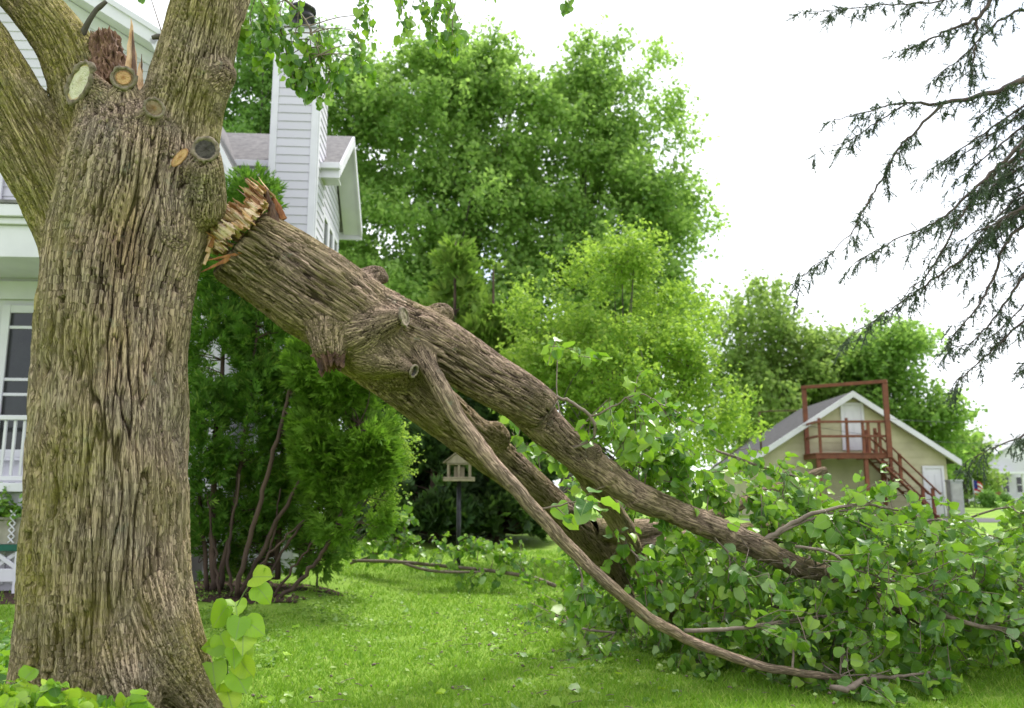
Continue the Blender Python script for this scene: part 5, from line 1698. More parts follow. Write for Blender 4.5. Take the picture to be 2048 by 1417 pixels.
# the ragged rotten plug and the tall white splinter standing in the crotch
def splinter(p, q, w, t, mat, name, parent, seed=0, n=9, side=None, fork=0.35):
    """a torn shard of wood from p (root) to q (tip): flat, fibrous, with a ragged tip"""
    rr = np.random.default_rng(seed)
    p = np.asarray(p, float); q = np.asarray(q, float); d = q - p; L = np.linalg.norm(d); d /= L
    s = np.asarray(side if side is not None else np.cross(d, tocam(p)), float); s -= d * (s @ d); s /= np.linalg.norm(s)
    b = np.cross(d, s)
    V = []; F = []
    ts = np.linspace(0, 1, n)
    for i, tt in enumerate(ts):
        ww = w * (1 - tt ** 1.6) * (0.85 + 0.3 * rr.random()) + 0.002
        sh = w * 0.25 * rr.standard_normal() * tt * fork
        tk = t * (1 - 0.7 * tt)
        cc = p + d * L * tt + s * sh
        for sx, bz in ((-1, -0.4), (-0.35, -1), (0.4, -0.8), (1, -0.3), (0.5, 0.9), (-0.5, 1)):
            V.append(cc + s * ww * sx * (0.85 + 0.25 * rr.random()) + b * tk * bz * (0.75 + 0.5 * rr.random()))
    for i in range(n - 1):
        for k in range(6):
            k2 = (k + 1) % 6
            F.append([i * 6 + k, i * 6 + k2, (i + 1) * 6 + k2, (i + 1) * 6 + k])
    F.append(list(range(5, -1, -1))); F.append(list(range((n - 1) * 6, n * 6)))
    return mk(name, V, F, mat, parent)


def ragged(p, q, r, mat, name, parent, seed=0, n=10, m=22, rag=0.5, amp=0.25):
    """a lump of torn wood between p and q: fluted sides and a jagged end"""
    rr = np.random.default_rng(seed)
    p = np.asarray(p, float); q = np.asarray(q, float); d = q - p; L = np.linalg.norm(d); d /= L
    a = np.array([0, 0, 1.0]) if abs(d[2]) < 0.8 else np.array([1.0, 0, 0])
    u = np.cross(d, a); u /= np.linalg.norm(u); w = np.cross(d, u)
    th = np.arange(m) / m * 2 * math.pi
    flute = 1 + amp * rr.uniform(-1, 0.6, m)
    top = 1 - rag * rr.random(m)
    V = []; F = []
    for i in range(n):
        t = i / (n - 1)
        for k in range(m):
            rad = r * flute[k] * (1 - 0.25 * t) * (1 + 0.1 * rr.standard_normal())
            V.append(p + d * L * t * top[k] + rad * (math.cos(th[k]) * u + math.sin(th[k]) * w))
    for i in range(n - 1):
        for k in range(m):
            k2 = (k + 1) % m
            F.append([i * m + k, i * m + k2, (i + 1) * m + k2, (i + 1) * m + k])
    V.append(p + d * L * (1 - rag) * 0.75)
    c = len(V) - 1; e = (n - 1) * m
    for k in range(m):
        F.append([e + k, e + (k + 1) % m, c])
    F.append(list(range(m - 1, -1, -1)))
    return mk(name, V, F, mat, parent)


rt0 = np.random.default_rng(3)
tag(ragged(P(228, 175, 5.93), P(208, 68, 5.95), 0.135, M['plug'], 'rotten_plug', linden, 3, n=16, m=64, rag=0.12, amp=0.16), 'dark brown rotten stump of a lost stem')
tag(splinter(P(262, 195, 5.86), P(263, 38, 5.9), 0.052, 0.022, M['fresh_wood'], 'splinter', linden, 5, n=12), 'tall pale splinter standing in the crotch')
tag(splinter(P(268, 150, 5.845), P(266, 62, 5.885), 0.016, 0.016, M['dark_rot'], 'splinter', linden, 6), 'dark streak along the splinter')
tag(splinter(P(276, 215, 5.82), P(281, 125, 5.86), 0.040, 0.022, M['fresh_wood'], 'splinter', linden, 7), 'short pale shard right of the splinter')
tag(splinter(P(270, 200, 5.88), P(286, 140, 5.9), 0.024, 0.02, M['rot_wood'], 'splinter', linden, 8), 'orange shard')
for i_ in range(9):
    x_ = 254 + 30 * rt0.random(); y_ = 205 - 20 * rt0.random()
    splinter(P(x_, y_, 5.88), P(x_ + rt0.normal(2, 5), y_ - rt0.uniform(30, 95), 5.9), rt0.uniform(0.006, 0.018), 0.008, M[['fresh_wood', 'rot_wood', 'dark_rot'][i_ % 3]], 'splinter', linden, 130 + i_, n=9, fork=1.2)
# the wound on the trunk's right side where the limb tore off
for i, (a, b, w_, mt) in enumerate([((424, 505), (438, 440), 0.016, 'fresh_wood'), ((430, 495), (446, 430), 0.014, 'rot_wood'), ((418, 530), (428, 480), 0.012, 'fresh_wood')]):
    splinter(P(a[0] - 10, a[1], 5.96), P(b[0], b[1], 6.02), w_, 0.01, M[mt], 'splinter', linden, 20 + i)
# thin dead twig on the left limb, and the broken spur on the right limb
def twig_part(pts, parent, name='twig', mat=None, sides=6, n=4):
    q = limb_path(pts, n)
    V, F = tube(q[:, :3], q[:, 3], sides)
    p = Pack(); p.add(V, F)
    return p.build(name, mat or M['twig'], parent, smooth=True)


twig_part([(160, 80, 5.95, 8), (174, 50, 5.91, 6), (182, 36, 5.9, 5.5), (193, 20, 5.9, 5), (200, 14, 5.9, 5.5), (213, 3, 5.9, 4)], linden, 'dead_twig', M['grey_bark'])
twig_part([(332, 82, 5.84, 8), (318, 74, 5.80, 6), (304, 76, 5.78, 4)], linden, 'dead_twig', M['grey_bark'])

# ================================================================ the fallen limb
L_BASE = np.array([1.9, 8.0, 0.0])
fallen = thing('fallen_limb', 'enormous linden limb torn from the trunk, sloping down to its leafy crown on the lawn', 'fallen limb', L_BASE)
B = {}
B['main'] = limb_path([(425, 450, 6.24, 79.1), (545, 530, 6.30, 84.6), (625, 585, 6.35, 90.2), (720, 650, 6.45, 86.5), (790, 705, 6.55, 75.4)], 8)
B['upper'] = limb_path([(700, 620, 6.42, 66.2), (800, 655, 6.48, 58.9), (880, 695, 6.55, 55.2), (970, 752, 6.7, 50.6), (1050, 800, 6.85, 46.9), (1092, 826, 6.93, 40.5)], 8)
B['lower'] = limb_path([(720, 680, 6.5, 71), (810, 765, 6.8, 53), (890, 832, 7.1, 46), (980, 906, 7.5, 40), (1060, 972, 8.0, 34), (1130, 1032, 8.5, 29), (1195, 1100, 9.0, 24), (1240, 1165, 9.5, 18), (1265, 1215, 9.9, 13)], 6)
_upper_on = limb_path([(1040, 800, 6.95, 42.3), (1100, 862, 7.1, 36.8), (1160, 912, 7.25, 32.2), (1230, 962, 7.35, 26.7), (1300, 1003, 7.45, 24.8), (1400, 1046, 7.6, 23.9), (1500, 1088, 7.7, 23.0), (1600, 1132, 7.85, 19.3), (1700, 1170, 8.0, 13.8), (1800, 1220, 8.1, 9.2), (1900, 1275, 8.15, 6.4)], 6)
_front = limb_path([(838, 700, 6.35, 18.3), (872, 760, 6.3, 19.7), (912, 830, 6.3, 17.6), (965, 905, 6.32, 15.5), (1035, 985, 6.36, 14.1), (1110, 1062, 6.42, 13.4), (1200, 1152, 6.52, 11.9), (1300, 1236, 6.64, 11.2), (1400, 1290, 6.76, 9.9), (1500, 1324, 6.86, 9.2), (1600, 1346, 6.95, 7.7), (1680, 1352, 7.05, 5.7)], 6)
_strut = limb_path([(1120, 885, 7.25, 24), (1180, 960, 7.6, 22), (1235, 1040, 8.0, 22), (1275, 1115, 8.4, 19), (1320, 1190, 8.8, 16), (1352, 1245, 9.2, 12)], 6)
_log_a = limb_path([(1180, 1060, 8.8, 24), (1300, 1060, 9.4, 20), (1380, 1050, 9.9, 16), (1500, 1000, 10.4, 12), (1650, 940, 10.8, 7)], 6)
_log_b = limb_path([(1190, 1095, 9.1, 24), (1290, 1092, 9.3, 20), (1350, 1078, 9.6, 16), (1500, 1060, 10.2, 12), (1700, 1040, 10.8, 9), (1900, 1050, 11.2, 6)], 6)
B['upper_on'] = _upper_on[:14]
B['front'] = _front[:9]
B['strut'] = _strut[:4]
THIN = {'upper_on': (_upper_on, 12), 'front': (_front, 7), 'strut': (_strut, 2), 'log_a': (_log_a, 0), 'log_b': (_log_b, 0)}
B['stub_down'] = limb_path([(655, 640, 6.25, 46.8), (657, 690, 6.14, 34.2), (662, 726, 6.10, 27.9)], 6)
B['stub_right'] = limb_path([(720, 665, 6.25, 45.0), (770, 645, 6.16, 27.0), (806, 634, 6.12, 17.1)], 6)
B['stub_hollow'] = limb_path([(745, 715, 6.35, 43.2), (790, 728, 6.25, 23.4), (826, 742, 6.18, 12.6)], 6)
B['knob_top'] = limb_path([(720, 570, 6.55, 30.0), (752, 548, 6.6, 18.0), (766, 556, 6.6, 13.5)], 5)
B['knob_back'] = limb_path([(850, 650, 6.6, 30.0), (880, 622, 6.62, 18.0), (896, 628, 6.62, 15.0)], 5)
B['knob_fork'] = limb_path([(1160, 912, 7.25, 30), (1188, 905, 7.2, 18)], 4)
B['collar'] = limb_path([(990, 868, 7.35, 26), (1008, 880, 7.32, 16)], 4)
b_names = list(B)


def limb_moss(co, no, w):
    q = proj(co)
    n = fbm(co * 2.2, 501, 3)
    g = {k: w[i] for i, k in enumerate(b_names)}
    m = 0.30 + 0.7 * n + 0.15 * (g['main'] + g['stub_down'] + g['stub_hollow'])
    return m - 0.45 * g['front'] - 0.35 * g['upper_on'] - 0.3 * g['upper']


TORN_C, TORN_N = P(500, 462, 6.20), nrmz((-0.72, -0.40, 0.56))
L_CUT = {'main': (TORN_C, TORN_N), 'stub_down': (B['stub_down'][-2][:3], nrmz((0.1, -0.35, -0.93))), 'stub_right': (B['stub_right'][-1][:3], nrmz((0.9, -0.35, 0.1))),
         'stub_hollow': (B['stub_hollow'][-1][:3], nrmz((0.85, -0.4, -0.3))), 'upper': (B['upper'][-1][:3], nrmz((0.75, 0.1, -0.6)))}
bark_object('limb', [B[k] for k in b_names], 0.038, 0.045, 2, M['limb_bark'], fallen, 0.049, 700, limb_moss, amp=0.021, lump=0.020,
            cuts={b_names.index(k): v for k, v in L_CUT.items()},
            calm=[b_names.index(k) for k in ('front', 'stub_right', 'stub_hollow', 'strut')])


def bark_tube(name, path, parent, seed, mat, amp=0.0045, lam=0.026, sides=26, moss=0.15, step=0.012, flat_=0.0):
    """a thinner branch: a round sleeve with the same bark, knobbed and slightly crooked"""
    L = np.concatenate([[0], np.cumsum(np.linalg.norm(np.diff(path[:, :3], axis=0), axis=1))])
    n = int(L[-1] / step) + 2
    s_ = np.linspace(0, L[-1], n)
    pt = np.column_stack([np.interp(s_, L, path[:, k]) for k in range(4)])
    wob = np.column_stack([perlin(np.column_stack([s_ * 2.3, np.full(n, 3.3 + k), np.full(n, seed * 0.7)]), 40 + k) for k in range(3)])
    wob2 = np.column_stack([perlin(np.column_stack([s_ * 7.1, np.full(n, 8.3 + k), np.full(n, seed * 0.9)]), 50 + k) for k in range(3)])
    pt[:, :3] += (wob * 0.022 + wob2 * 0.009) * np.clip(s_ / 0.3, 0, 1)[:, None]
    pt[:, 3] *= 1 + 0.16 * np.clip(perlin(np.column_stack([s_ * 9, np.full(n, 2.2), np.full(n, seed * 2.1)]), 45) * 2 - 0.35, 0, 1) + 0.10 * perlin(np.column_stack([s_ * 5, np.zeros(n), np.full(n, seed * 1.3)]), 44)
    t, U, W = frames(pt[:, :3])
    a = np.arange(sides) / sides * 2 * math.pi
    CU = np.tile(np.cos(a), n).astype(np.float32); CW = np.tile(np.sin(a), n).astype(np.float32)
    S = np.repeat(s_, sides).astype(np.float32); RR = np.repeat(pt[:, 3], sides).astype(np.float32)
    rref = float(np.median(pt[:, 3]))
    H = bark_height(S, CU, CW, RR, rref, seed, lam)
    rad = RR + (H - 0.5) * amp * np.clip(RR / 0.1, 0.1, 1.3)
    V = np.repeat(pt[:, :3], sides, 0) + rad[:, None] * (CU[:, None] * np.repeat(U, sides, 0) + CW[:, None] * np.repeat(W, sides, 0))
    i = np.arange(n - 1)[:, None] * sides; j = np.arange(sides)[None]; j2 = (j + 1) % sides
    F = np.stack([i + j, i + j2, i + sides + j2, i + sides + j], -1).reshape(-1, 4)
    ms = np.clip(moss + 0.5 * fbm(V * 2.5, seed + 9, 2), 0, 1)
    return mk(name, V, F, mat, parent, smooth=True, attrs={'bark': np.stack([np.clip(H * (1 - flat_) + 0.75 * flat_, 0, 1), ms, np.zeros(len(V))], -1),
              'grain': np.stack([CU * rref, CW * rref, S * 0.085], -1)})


for k, (q, i0) in THIN.items():
    big = k in ('upper_on',)
    bark_tube('branch', q[i0:], fallen, 900 + len(k) * 7 + i0, M['limb_bark'], amp=0.012 if big else 0.0035, lam=0.03 if k != 'front' else 0.022, moss=0.05 if k in ('upper_on', 'front') else 0.3, flat_=0.75 if k == 'front' else 0.35)
cut_face(B['stub_right'], M['end_grain'], fallen, 'grey sawn end of the short stub', 1.0, 0.95, 11, axis=L_CUT['stub_right'][1])
cut_face(B['stub_hollow'], M['cut_dark'], fallen, 'dark hollow end of the drooping stub', 0.9, 0.95, 12, dome=-0.03, axis=L_CUT['stub_hollow'][1])
cut_face(B['upper'], M['end_grain'], fallen, 'blunt weathered end of the upper branch', 0.98, 0.95, 13, axis=L_CUT['upper'][1], lip_=False)
tag(ragged(P(659, 706, 6.13), P(666, 748, 6.08), 0.105, M['dark_rot'], 'torn_end', fallen, 31, n=10, m=40, rag=0.5, amp=0.3), 'dark torn end of the stub hanging below')
ragged(P(752, 552, 6.6), P(770, 547, 6.62), 0.048, M['weathered'], 'torn_end', fallen, 32, n=6, m=20, rag=0.5)
ragged(P(884, 624, 6.62), P(900, 620, 6.64), 0.055, M['weathered'], 'torn_end', fallen, 33, n=6, m=20, rag=0.4)
# torn end of the limb: crumbling rot and long shards pointing back up to the trunk
def crumble(px, py, Y, rpx, mat, name, parent, seed, rough=0.45):
    """a lump of punky rotten wood: a coarse ball broken up by noise"""
    c = P(px, py, Y); r = pxr(rpx, c)
    n, m = 30, 44
    V = []; F = []
    for i in range(n + 1):
        for k in range(m):
            a, b = math.pi * i / n, 2 * math.pi * k / m
            V.append((math.sin(a) * math.cos(b), math.sin(a) * math.sin(b), math.cos(a)))
    V = np.array(V)
    al = V @ TORN_N
    Q = V * 1.9 - TORN_N * (al * 1.45)[:, None]            # fibres run along the limb
    s = 1 + 0.35 * rough * fbm(Q * 1.2 + seed, seed, 2) - rough * 0.9 * np.abs(fbm(Q * 2.6 + seed, seed + 5, 3)) + 0.10 * rough
    V = V + TORN_N * (al * 0.7)[:, None]
    s_old = 1 + rough * 0.6 * fbm(V * 1.7 + seed, seed, 2) - rough * 1.1 * np.abs(fbm(V * 4.5 + seed, seed + 5, 3)) + 0.12 * rough
    V = c + V * (r * s)[:, None]
    for i in range(n):
        for k in range(m):
            k2 = (k + 1) % m
            F.append([i * m + k, (i + 1) * m + k, (i + 1) * m + k2, i * m + k2])
    return mk(name, V, np.array(F), mat, parent)


# the torn face: u runs from the hinge by the trunk up to the top of the break
TU = P(540, 392, 6.25) - P(428, 528, 6.1); TU = nrmz(TU - TORN_N * (TU @ TORN_N)); TV = np.cross(TORN_N, TU)
TR = 0.33
def torn_material():
    m, nt, out = material('torn_wood')
    c = nd(nt, 'ShaderNodeAttribute', attribute_name='wood').outputs['Color']
    f = noise(nt, 40, 5, rough=0.7)
    c = mixc(nt, ramp(nt, f, [(0.34, 0.5), (0.54, 0.0)]), c, (0.30, 0.13, 0.05))
    p = nd(nt, 'ShaderNodeBsdfPrincipled', {'Base Color': c, 'Roughness': 0.85, 'Specular IOR Level': 0.2, 'Normal': bump(nt, noise(nt, 120, 4), 0.6, 0.006)})
    nt.links.new(p.outputs[0], out.inputs[0])
    return m


M['torn'] = torn_material()
# bundles of fibres snapped off at different lengths
rt = np.random.default_rng(515)
NG, NCELL = 170, 900
ga, gb = np.meshgrid(np.linspace(-1.02, 1.02, NG), np.linspace(-1.02, 1.02, NG), indexing='ij')
ga, gb = ga.ravel(), gb.ravel()
ca, cb = rt.uniform(-1, 1, NCELL), rt.uniform(-1, 1, NCELL)
wob_ = np.column_stack([ga * 5, gb * 5, np.zeros(len(ga))])
wa, wb = ga + 0.06 * perlin(wob_, 71), gb + 0.06 * perlin(wob_, 72)
cell = np.concatenate([(((x_[:, None] - ca) * 1.5) ** 2 + ((y_[:, None] - cb) * 0.75) ** 2).argmin(1) for x_, y_ in zip(np.array_split(wa, 12), np.array_split(wb, 12))])
broad = perlin(np.column_stack([ca * 2.6, cb * 2.2, np.full(NCELL, 0.7)]), 77)
chh = np.clip(0.07 + 0.16 * broad, 0, 0.2) + rt.random(NCELL) ** 2.2 * 0.11 + np.where(ca < 0.0, 0.05, 0.0) + 0.05 * (ca > 0.6)
tlt = rt.normal(0, 1.1, (NCELL, 2))
rad_ = np.sqrt(ga ** 2 + gb ** 2)
hh_ = chh[cell] + ((wa - ca[cell]) * tlt[cell, 0] + (wb - cb[cell]) * tlt[cell, 1]) * TR * 0.8 + 0.012 * fbm(np.column_stack([ga * 22, gb * 22, np.zeros(len(ga))]), 73, 3)
hh_ = np.where(rad_ > 0.93, hh_ * 0.55, hh_)
pts3 = TORN_C + TU * (ga * TR)[:, None] + TV * (gb * TR)[:, None] + TORN_N * hh_[:, None]
pal = np.array([(0.74, 0.58, 0.42), (0.68, 0.48, 0.30), (0.60, 0.36, 0.18), (0.46, 0.23, 0.10), (0.22, 0.10, 0.055)])
bz_ = perlin(np.column_stack([ca * 2.1, cb * 2.1, np.full(NCELL, 4.4)]), 78)
pick_ = np.array([rt.choice(5, p=([0.5, 0.3, 0.15, 0.05, 0.0] if a_ < -0.05 else [0.15, 0.3, 0.3, 0.17, 0.08] if a_ < 0.6 else [0.1, 0.2, 0.3, 0.2, 0.2])) for a_ in ca + 0.9 * bz_])
colr = pal[pick_][cell]
gi = np.arange(NG * NG).reshape(NG, NG)
Fq = np.stack([gi[:-1, :-1], gi[1:, :-1], gi[1:, 1:], gi[:-1, 1:]], -1).reshape(-1, 4)
Fq = Fq[(rad_[Fq] < 1.0).all(1)]
ui_, inv_ = np.unique(Fq.ravel(), return_inverse=True)
mk('torn_face', pts3[ui_], inv_.reshape(-1, 4), M['torn'], fallen, attrs={'wood': colr[ui_]})


def on_face(a, b, lift=0.0): return TORN_C + TU * a * TR + TV * b * TR + TORN_N * lift


rb = np.random.default_rng(222)
for i in range(46):
    th, rr_ = rb.uniform(0, 2 * math.pi), math.sqrt(rb.random()) * 1.0
    a, b = rr_ * math.cos(th), rr_ * math.sin(th)
    low = a < 0.05
    L_ = rb.uniform(0.06, 0.16) + (0.12 * rb.random() if low else 0) + (0.05 if rr_ > 0.8 else 0)
    d = nrmz(TORN_N + rb.normal(0, 0.28, 3) + (-TU * 0.35 if low else TU * 0.1))
    if low: mt = rb.choice(['fresh_wood', 'fresh_wood', 'fresh_wood', 'rot_wood'])
    else: mt = rb.choice(['rot_wood', 'fresh_wood', 'rot_wood', 'fresh_wood']) if a < 0.6 else rb.choice(['dark_rot', 'fresh_wood', 'fresh_wood', 'rot_wood'])
    splinter(on_face(a, b, 0.02), on_face(a, b, 0.09) + d * L_, rb.uniform(0.008, 0.034), rb.uniform(0.004, 0.012), M[mt], 'splinter', fallen, 300 + i, n=8, fork=0.9, side=np.cross(d, rb.standard_normal(3)))
for i, (a, b, w_, t_, mt) in enumerate([
        ((470, 512, 6.0), (402, 545, 5.98), 0.016, 0.006, 'inner_bark'), ((490, 505, 5.99), (412, 522, 5.98), 0.014, 0.006, 'inner_bark'),
        ((552, 460, 6.14), (532, 374, 6.14), 0.045, 0.025, 'dark_rot'), ((566, 440, 6.22), (545, 388, 6.2), 0.035, 0.02, 'inner_bark')]):
    splinter(P(*a), P(*b), w_, t_, M[mt], 'splinter', fallen, 60 + i, n=10)

# ================================================================ linden leaves
LIN = [(0.0, (0.034, 0.112, 0.014)), (0.35, (0.095, 0.225, 0.020)), (0.7, (0.190, 0.350, 0.030)), (1.0, (0.31, 0.46, 0.060))]
M['leaf'] = leaf_mat('linden_leaf', LIN, back=(0.31, 0.44, 0.22), trans=0.38, rough=0.33, backmix=0.6, spec=0.42, vein=True, tcol=(0.28, 0.54, 0.01))
M['young_leaf'] = leaf_mat('young_linden_leaf', [(0.0, (0.20, 0.40, 0.020)), (0.5, (0.28, 0.50, 0.025)), (1.0, (0.40, 0.56, 0.05))], back=(0.30, 0.46, 0.12), trans=0.38, rough=0.42, backmix=0.4, spec=0.4, vein=True, tcol=(0.46, 0.66, 0.03))


def leaf_shape(fold, curl, wav, seed):
    """heart-shaped toothed linden leaf, base at the origin, tip towards +y, unit length"""
    half = [(0.20, -0.07), (0.38, -0.035), (0.50, 0.11), (0.53, 0.29), (0.49, 0.49), (0.40, 0.66), (0.26, 0.80), (0.10, 0.91)]
    rr = np.random.default_rng(seed)
    mid = [(0, 0.02), (0, 0.27), (0, 0.52), (0, 0.76), (0, 0.99)]
    V = [(x, y) for x, y in mid]
    r0 = len(V); V += half
    l0 = len(V); V += [(-x, y) for x, y in half]
    F = []
    def side(o, flip):
        h = [o + i for i in range(8)]
        f = [[0, h[0], h[1]], [0, h[1], h[2]], [0, h[2], 1], [1, h[2], h[3]], [1, h[3], h[4]], [1, h[4], 2], [2, h[4], h[5]], [2, h[5], 3], [3, h[5], h[6]], [3, h[6], h[7]], [3, h[7], 4]]
        return [q[::-1] for q in f] if flip else f
    F = side(r0, False) + side(l0, True)
    V = np.array(V)
    z = fold * np.abs(V[:, 0]) - curl * (V[:, 1] ** 2) + wav * np.sin(V[:, 1] * 7 + seed) * np.abs(V[:, 0]) + wav * 0.4 * rr.standard_normal(len(V)) * (np.abs(V[:, 0]) > 0)
    return np.column_stack([V[:, 0] * 0.95, V[:, 1], z]), np.array(F), V


def leaf_lite(k):
    """the same leaf with fewer teeth, for the joined foliage"""
    V, F, uv = LEAVES[k]
    keep = [0, 2, 4, 6, 8, 10, 11, 14, 16, 18, 19]          # midrib 0,2,4 and four points each side
    ix = {v: i for i, v in enumerate(keep)}
    r, l = [6, 8, 10, 11], [14, 16, 18, 19]
    T_ = [[0, r[0], r[1]], [0, r[1], 2], [2, r[1], r[2]], [2, r[2], r[3]], [2, r[3], 4]]
    T_ += [[c, b, a] for a, b, c in [[0, l[0], l[1]], [0, l[1], 2], [2, l[1], l[2]], [2, l[2], l[3]], [2, l[3], 4]]]
    return V[keep], np.array([[ix[i] for i in t] for t in T_]), uv[keep]


LEAVES = [leaf_shape(*a) for a in ((0.12, 0.14, 0.08, 1), (0.35, 0.28, 0.14, 2), (-0.15, 0.38, 0.16, 3), (0.75, 0.18, 0.10, 4), (0.25, -0.18, 0.20, 5))]
_lm = {}


def leaf_frame(d, n):
    d = unit(d); x = unit(np.cross(d, n)); z = np.cross(x, d)
    return x, d, z


def leaf_obj(parent, p, d, n, s, mat, k, name='leaf'):
    key = (k, mat.name)
    if key not in _lm:
        V, F, uv = LEAVES[k]
        me = new_mesh('leaf', V, F, uv=uv, smooth=True); me.materials.append(mat); _lm[key] = me
    o = bpy.data.objects.new(name, _lm[key]); COL.objects.link(o)
    o.parent = parent
    x, y, z = leaf_frame(np.asarray(d, float), np.asarray(n, float))
    b = np.asarray(p) - org(parent)
    m = Matrix(((x[0], y[0], z[0], b[0]), (x[1], y[1], z[1], b[1]), (x[2], y[2], z[2], b[2]), (0, 0, 0, 1)))
    o.matrix_basis = m @ Matrix.Scale(float(s), 4)
    return o


def leaves_joined(parent, items, mat, name='foliage'):
    """items: rows p(3) d(3) n(3) s -> one mesh"""
    A = np.array(items)
    d = unit(A[:, 3:6]); x = unit(np.cross(d, A[:, 6:9])); z = np.cross(x, d)
    k = rng.integers(0, len(LEAVES), len(A))
    Vs, Fs, Us, Ts = [], [], [], []; off_ = 0
    for i in range(len(LEAVES)):
        m = k == i
        if not m.any(): continue
        V, F, uv = leaf_lite(i)
        W = A[m, None, 0:3] + A[m, None, 9:10] * (V[None, :, 0:1] * x[m, None] + V[None, :, 1:2] * d[m, None] + V[None, :, 2:3] * z[m, None])
        q = m.sum(); nv = len(V)
        Vs.append(W.reshape(-1, 3)); Fs.append((F[None] + (np.arange(q) * nv)[:, None, None]).reshape(-1, 3) + off_)
        Us.append(np.tile(uv, (q, 1))); Ts.append(np.repeat(rng.random(q) * 0.99, nv)); off_ += q * nv
    o = mk(name, np.vstack(Vs), np.vstack(Fs), mat, parent, uv=np.vstack(Us), smooth=True, attrs={'tint': np.concatenate(Ts)})
    return tag(o, kind='stuff')


def shoot(p0, d, L, nleaf, size, rr, droop=0.5, hang=0.8, floor=None, tw=None, up=0.0, wilt=0.35):
    """a leafy shoot: returns leaf rows; adds its stem and petioles to tw"""
    pts = [np.asarray(p0, float)]; d = unit(np.asarray(d, float)); n = 7
    for i in range(n):
        d = unit(d + np.array([0, 0, -droop / n]) + rr.normal(0, 0.09, 3))
        q = pts[-1] + d * L / n
        if floor is not None:
            g = float(gz(q[0], q[1])) + floor
            if q[2] < g: q[2] = g; d[2] = abs(d[2]) * 0.15
        pts.append(q)
    pts = np.array(pts)
    if tw is not None: tw.tube(pts[::2] if len(pts) % 2 else np.vstack([pts[::2], pts[-1:]]), np.linspace(0.0045, 0.0018, 5 if len(pts) % 2 == 0 else len(pts[::2])), 4, cap=False)
    out = []
    for i in range(nleaf):
        f = (i + 0.6) / nleaf * n
        j = min(int(f), n - 1); c = pts[j] + (pts[j + 1] - pts[j]) * (f - j)
        ax = unit(pts[j + 1] - pts[j])
        sd = unit(np.cross(ax, np.array([0, 0, 1.0])) + 1e-6) * (1 if i % 2 else -1)
        s = size * rr.choice([0.55, 0.75, 0.9, 1.0, 1.1, 1.25]) * rr.uniform(0.9, 1.1) * (0.7 if i > nleaf - 3 else 1.0)
        pd = unit(sd * 0.8 + ax * 0.35 + rr.normal(0, 0.3, 3) + np.array([0, 0, 0.1]))
        e = c + pd * s * 0.35
        ld = unit(sd * 0.45 + ax * 0.45 + np.array([0, 0, -hang]) + rr.normal(0, wilt, 3))
        nn = unit(np.array([0, 0, 0.95]) + sd * 0.45 + ax * 0.25 + np.array([0, -0.25, 0]) + rr.normal(0, wilt * 1.1, 3))
        if floor is not None:
            tipz = e[2] + ld[2] * s
            g = float(gz(e[0], e[1])) + 0.012
            if e[2] < g: e[2] = g
            if tipz < g:
                ld = unit(np.array([ld[0], ld[1], max((g - e[2]) / s, -0.9)]))
                nn = unit(nn + np.array([0, 0, 1.2]))
        if tw is not None: tw.tube(np.array([c, e]), [0.0018, 0.0014], 3, cap=False)
        out.append(np.concatenate([e, ld, nn, [s]]))
    return out


def split_leaves(parent, rows, mat, limit=300):
    """the leaves that show largest become single parts, the rest one joined part"""
    A = np.array(rows)
    q = proj(A[:, :3])
    inside = (q[:, 0] > -20) & (q[:, 0] < 2070) & (q[:, 1] > -20) & (q[:, 1] < 1440)
    score = A[:, 9] / q[:, 2] * np.where(inside, 1, 0.1)
    o = np.argsort(-score)
    for i in o[:limit]:
        leaf_obj(parent, A[i, :3], A[i, 3:6], A[i, 6:9], A[i, 9], mat, int(rng.integers(0, len(LEAVES))))
    if len(o) > limit:
        leaves_joined(parent, A[o[limit:]], mat)


# ---- crown of the fallen limb
rl = np.random.default_rng(77)
twp = Pack()
BR = []                                                     # side branches of the crown
def side_branch(pts, n=5):
    q = limb_path(pts, n); q[:, 3] *= 0.58; q[1:-1, :3] += rl.normal(0, 0.004, (len(q) - 2, 3))
    pk = Pack(); pk.tube(q[:, :3], q[:, 3], 7)
    pk.build('branch', M['twig'], fallen, smooth=True)
    BR.append(q[:, :3]); return q


# the ones that read singly in the photograph
side_branch([(1108, 795, 6.95, 6), (1140, 802, 6.95, 6), (1168, 822, 6.95, 6), (1190, 848, 6.95, 6), (1183, 878, 6.98, 5.5), (1150, 896, 7.05, 5), (1120, 905, 7.15, 5)])
side_branch([(1180, 835, 6.95, 4), (1225, 815, 6.9, 3), (1270, 790, 6.9, 2.5), (1310, 800, 6.9, 2), (1345, 850, 6.9, 1.5)])
side_branch([(1510, 1090, 7.7, 10), (1550, 1068, 7.7, 9), (1610, 1035, 7.7, 8), (1680, 1015, 7.7, 6), (1740, 1010, 7.75, 5), (1800, 1022, 7.8, 3)])
side_branch([(1530, 1085, 7.72, 6), (1590, 1052, 7.7, 5), (1650, 1030, 7.7, 4), (1730, 1016, 7.7, 3)])
side_branch([(1590, 1094, 7.4, 5), (1660, 1105, 7.3, 5), (1700, 1135, 7.2, 4), (1760, 1155, 7.2, 3), (1800, 1165, 7.2, 2)])
side_branch([(1370, 1262, 6.9, 8), (1470, 1258, 7.1, 7), (1560, 1245, 7.3, 6), (1660, 1232, 7.4, 4)])
side_branch([(1890, 1232, 7.2, 8), (1960, 1252, 7.2, 8), (2060, 1272, 7.2, 7), (2200, 1300, 7.2, 5)])
side_branch([(1330, 1190, 8.9, 9), (1370, 1175, 9.0, 8), (1420, 1165, 9.2, 5)])
side_branch([(1310, 1135, 8.7, 9), (1360, 1150, 8.9, 8), (1400, 1146, 9.1, 6)])
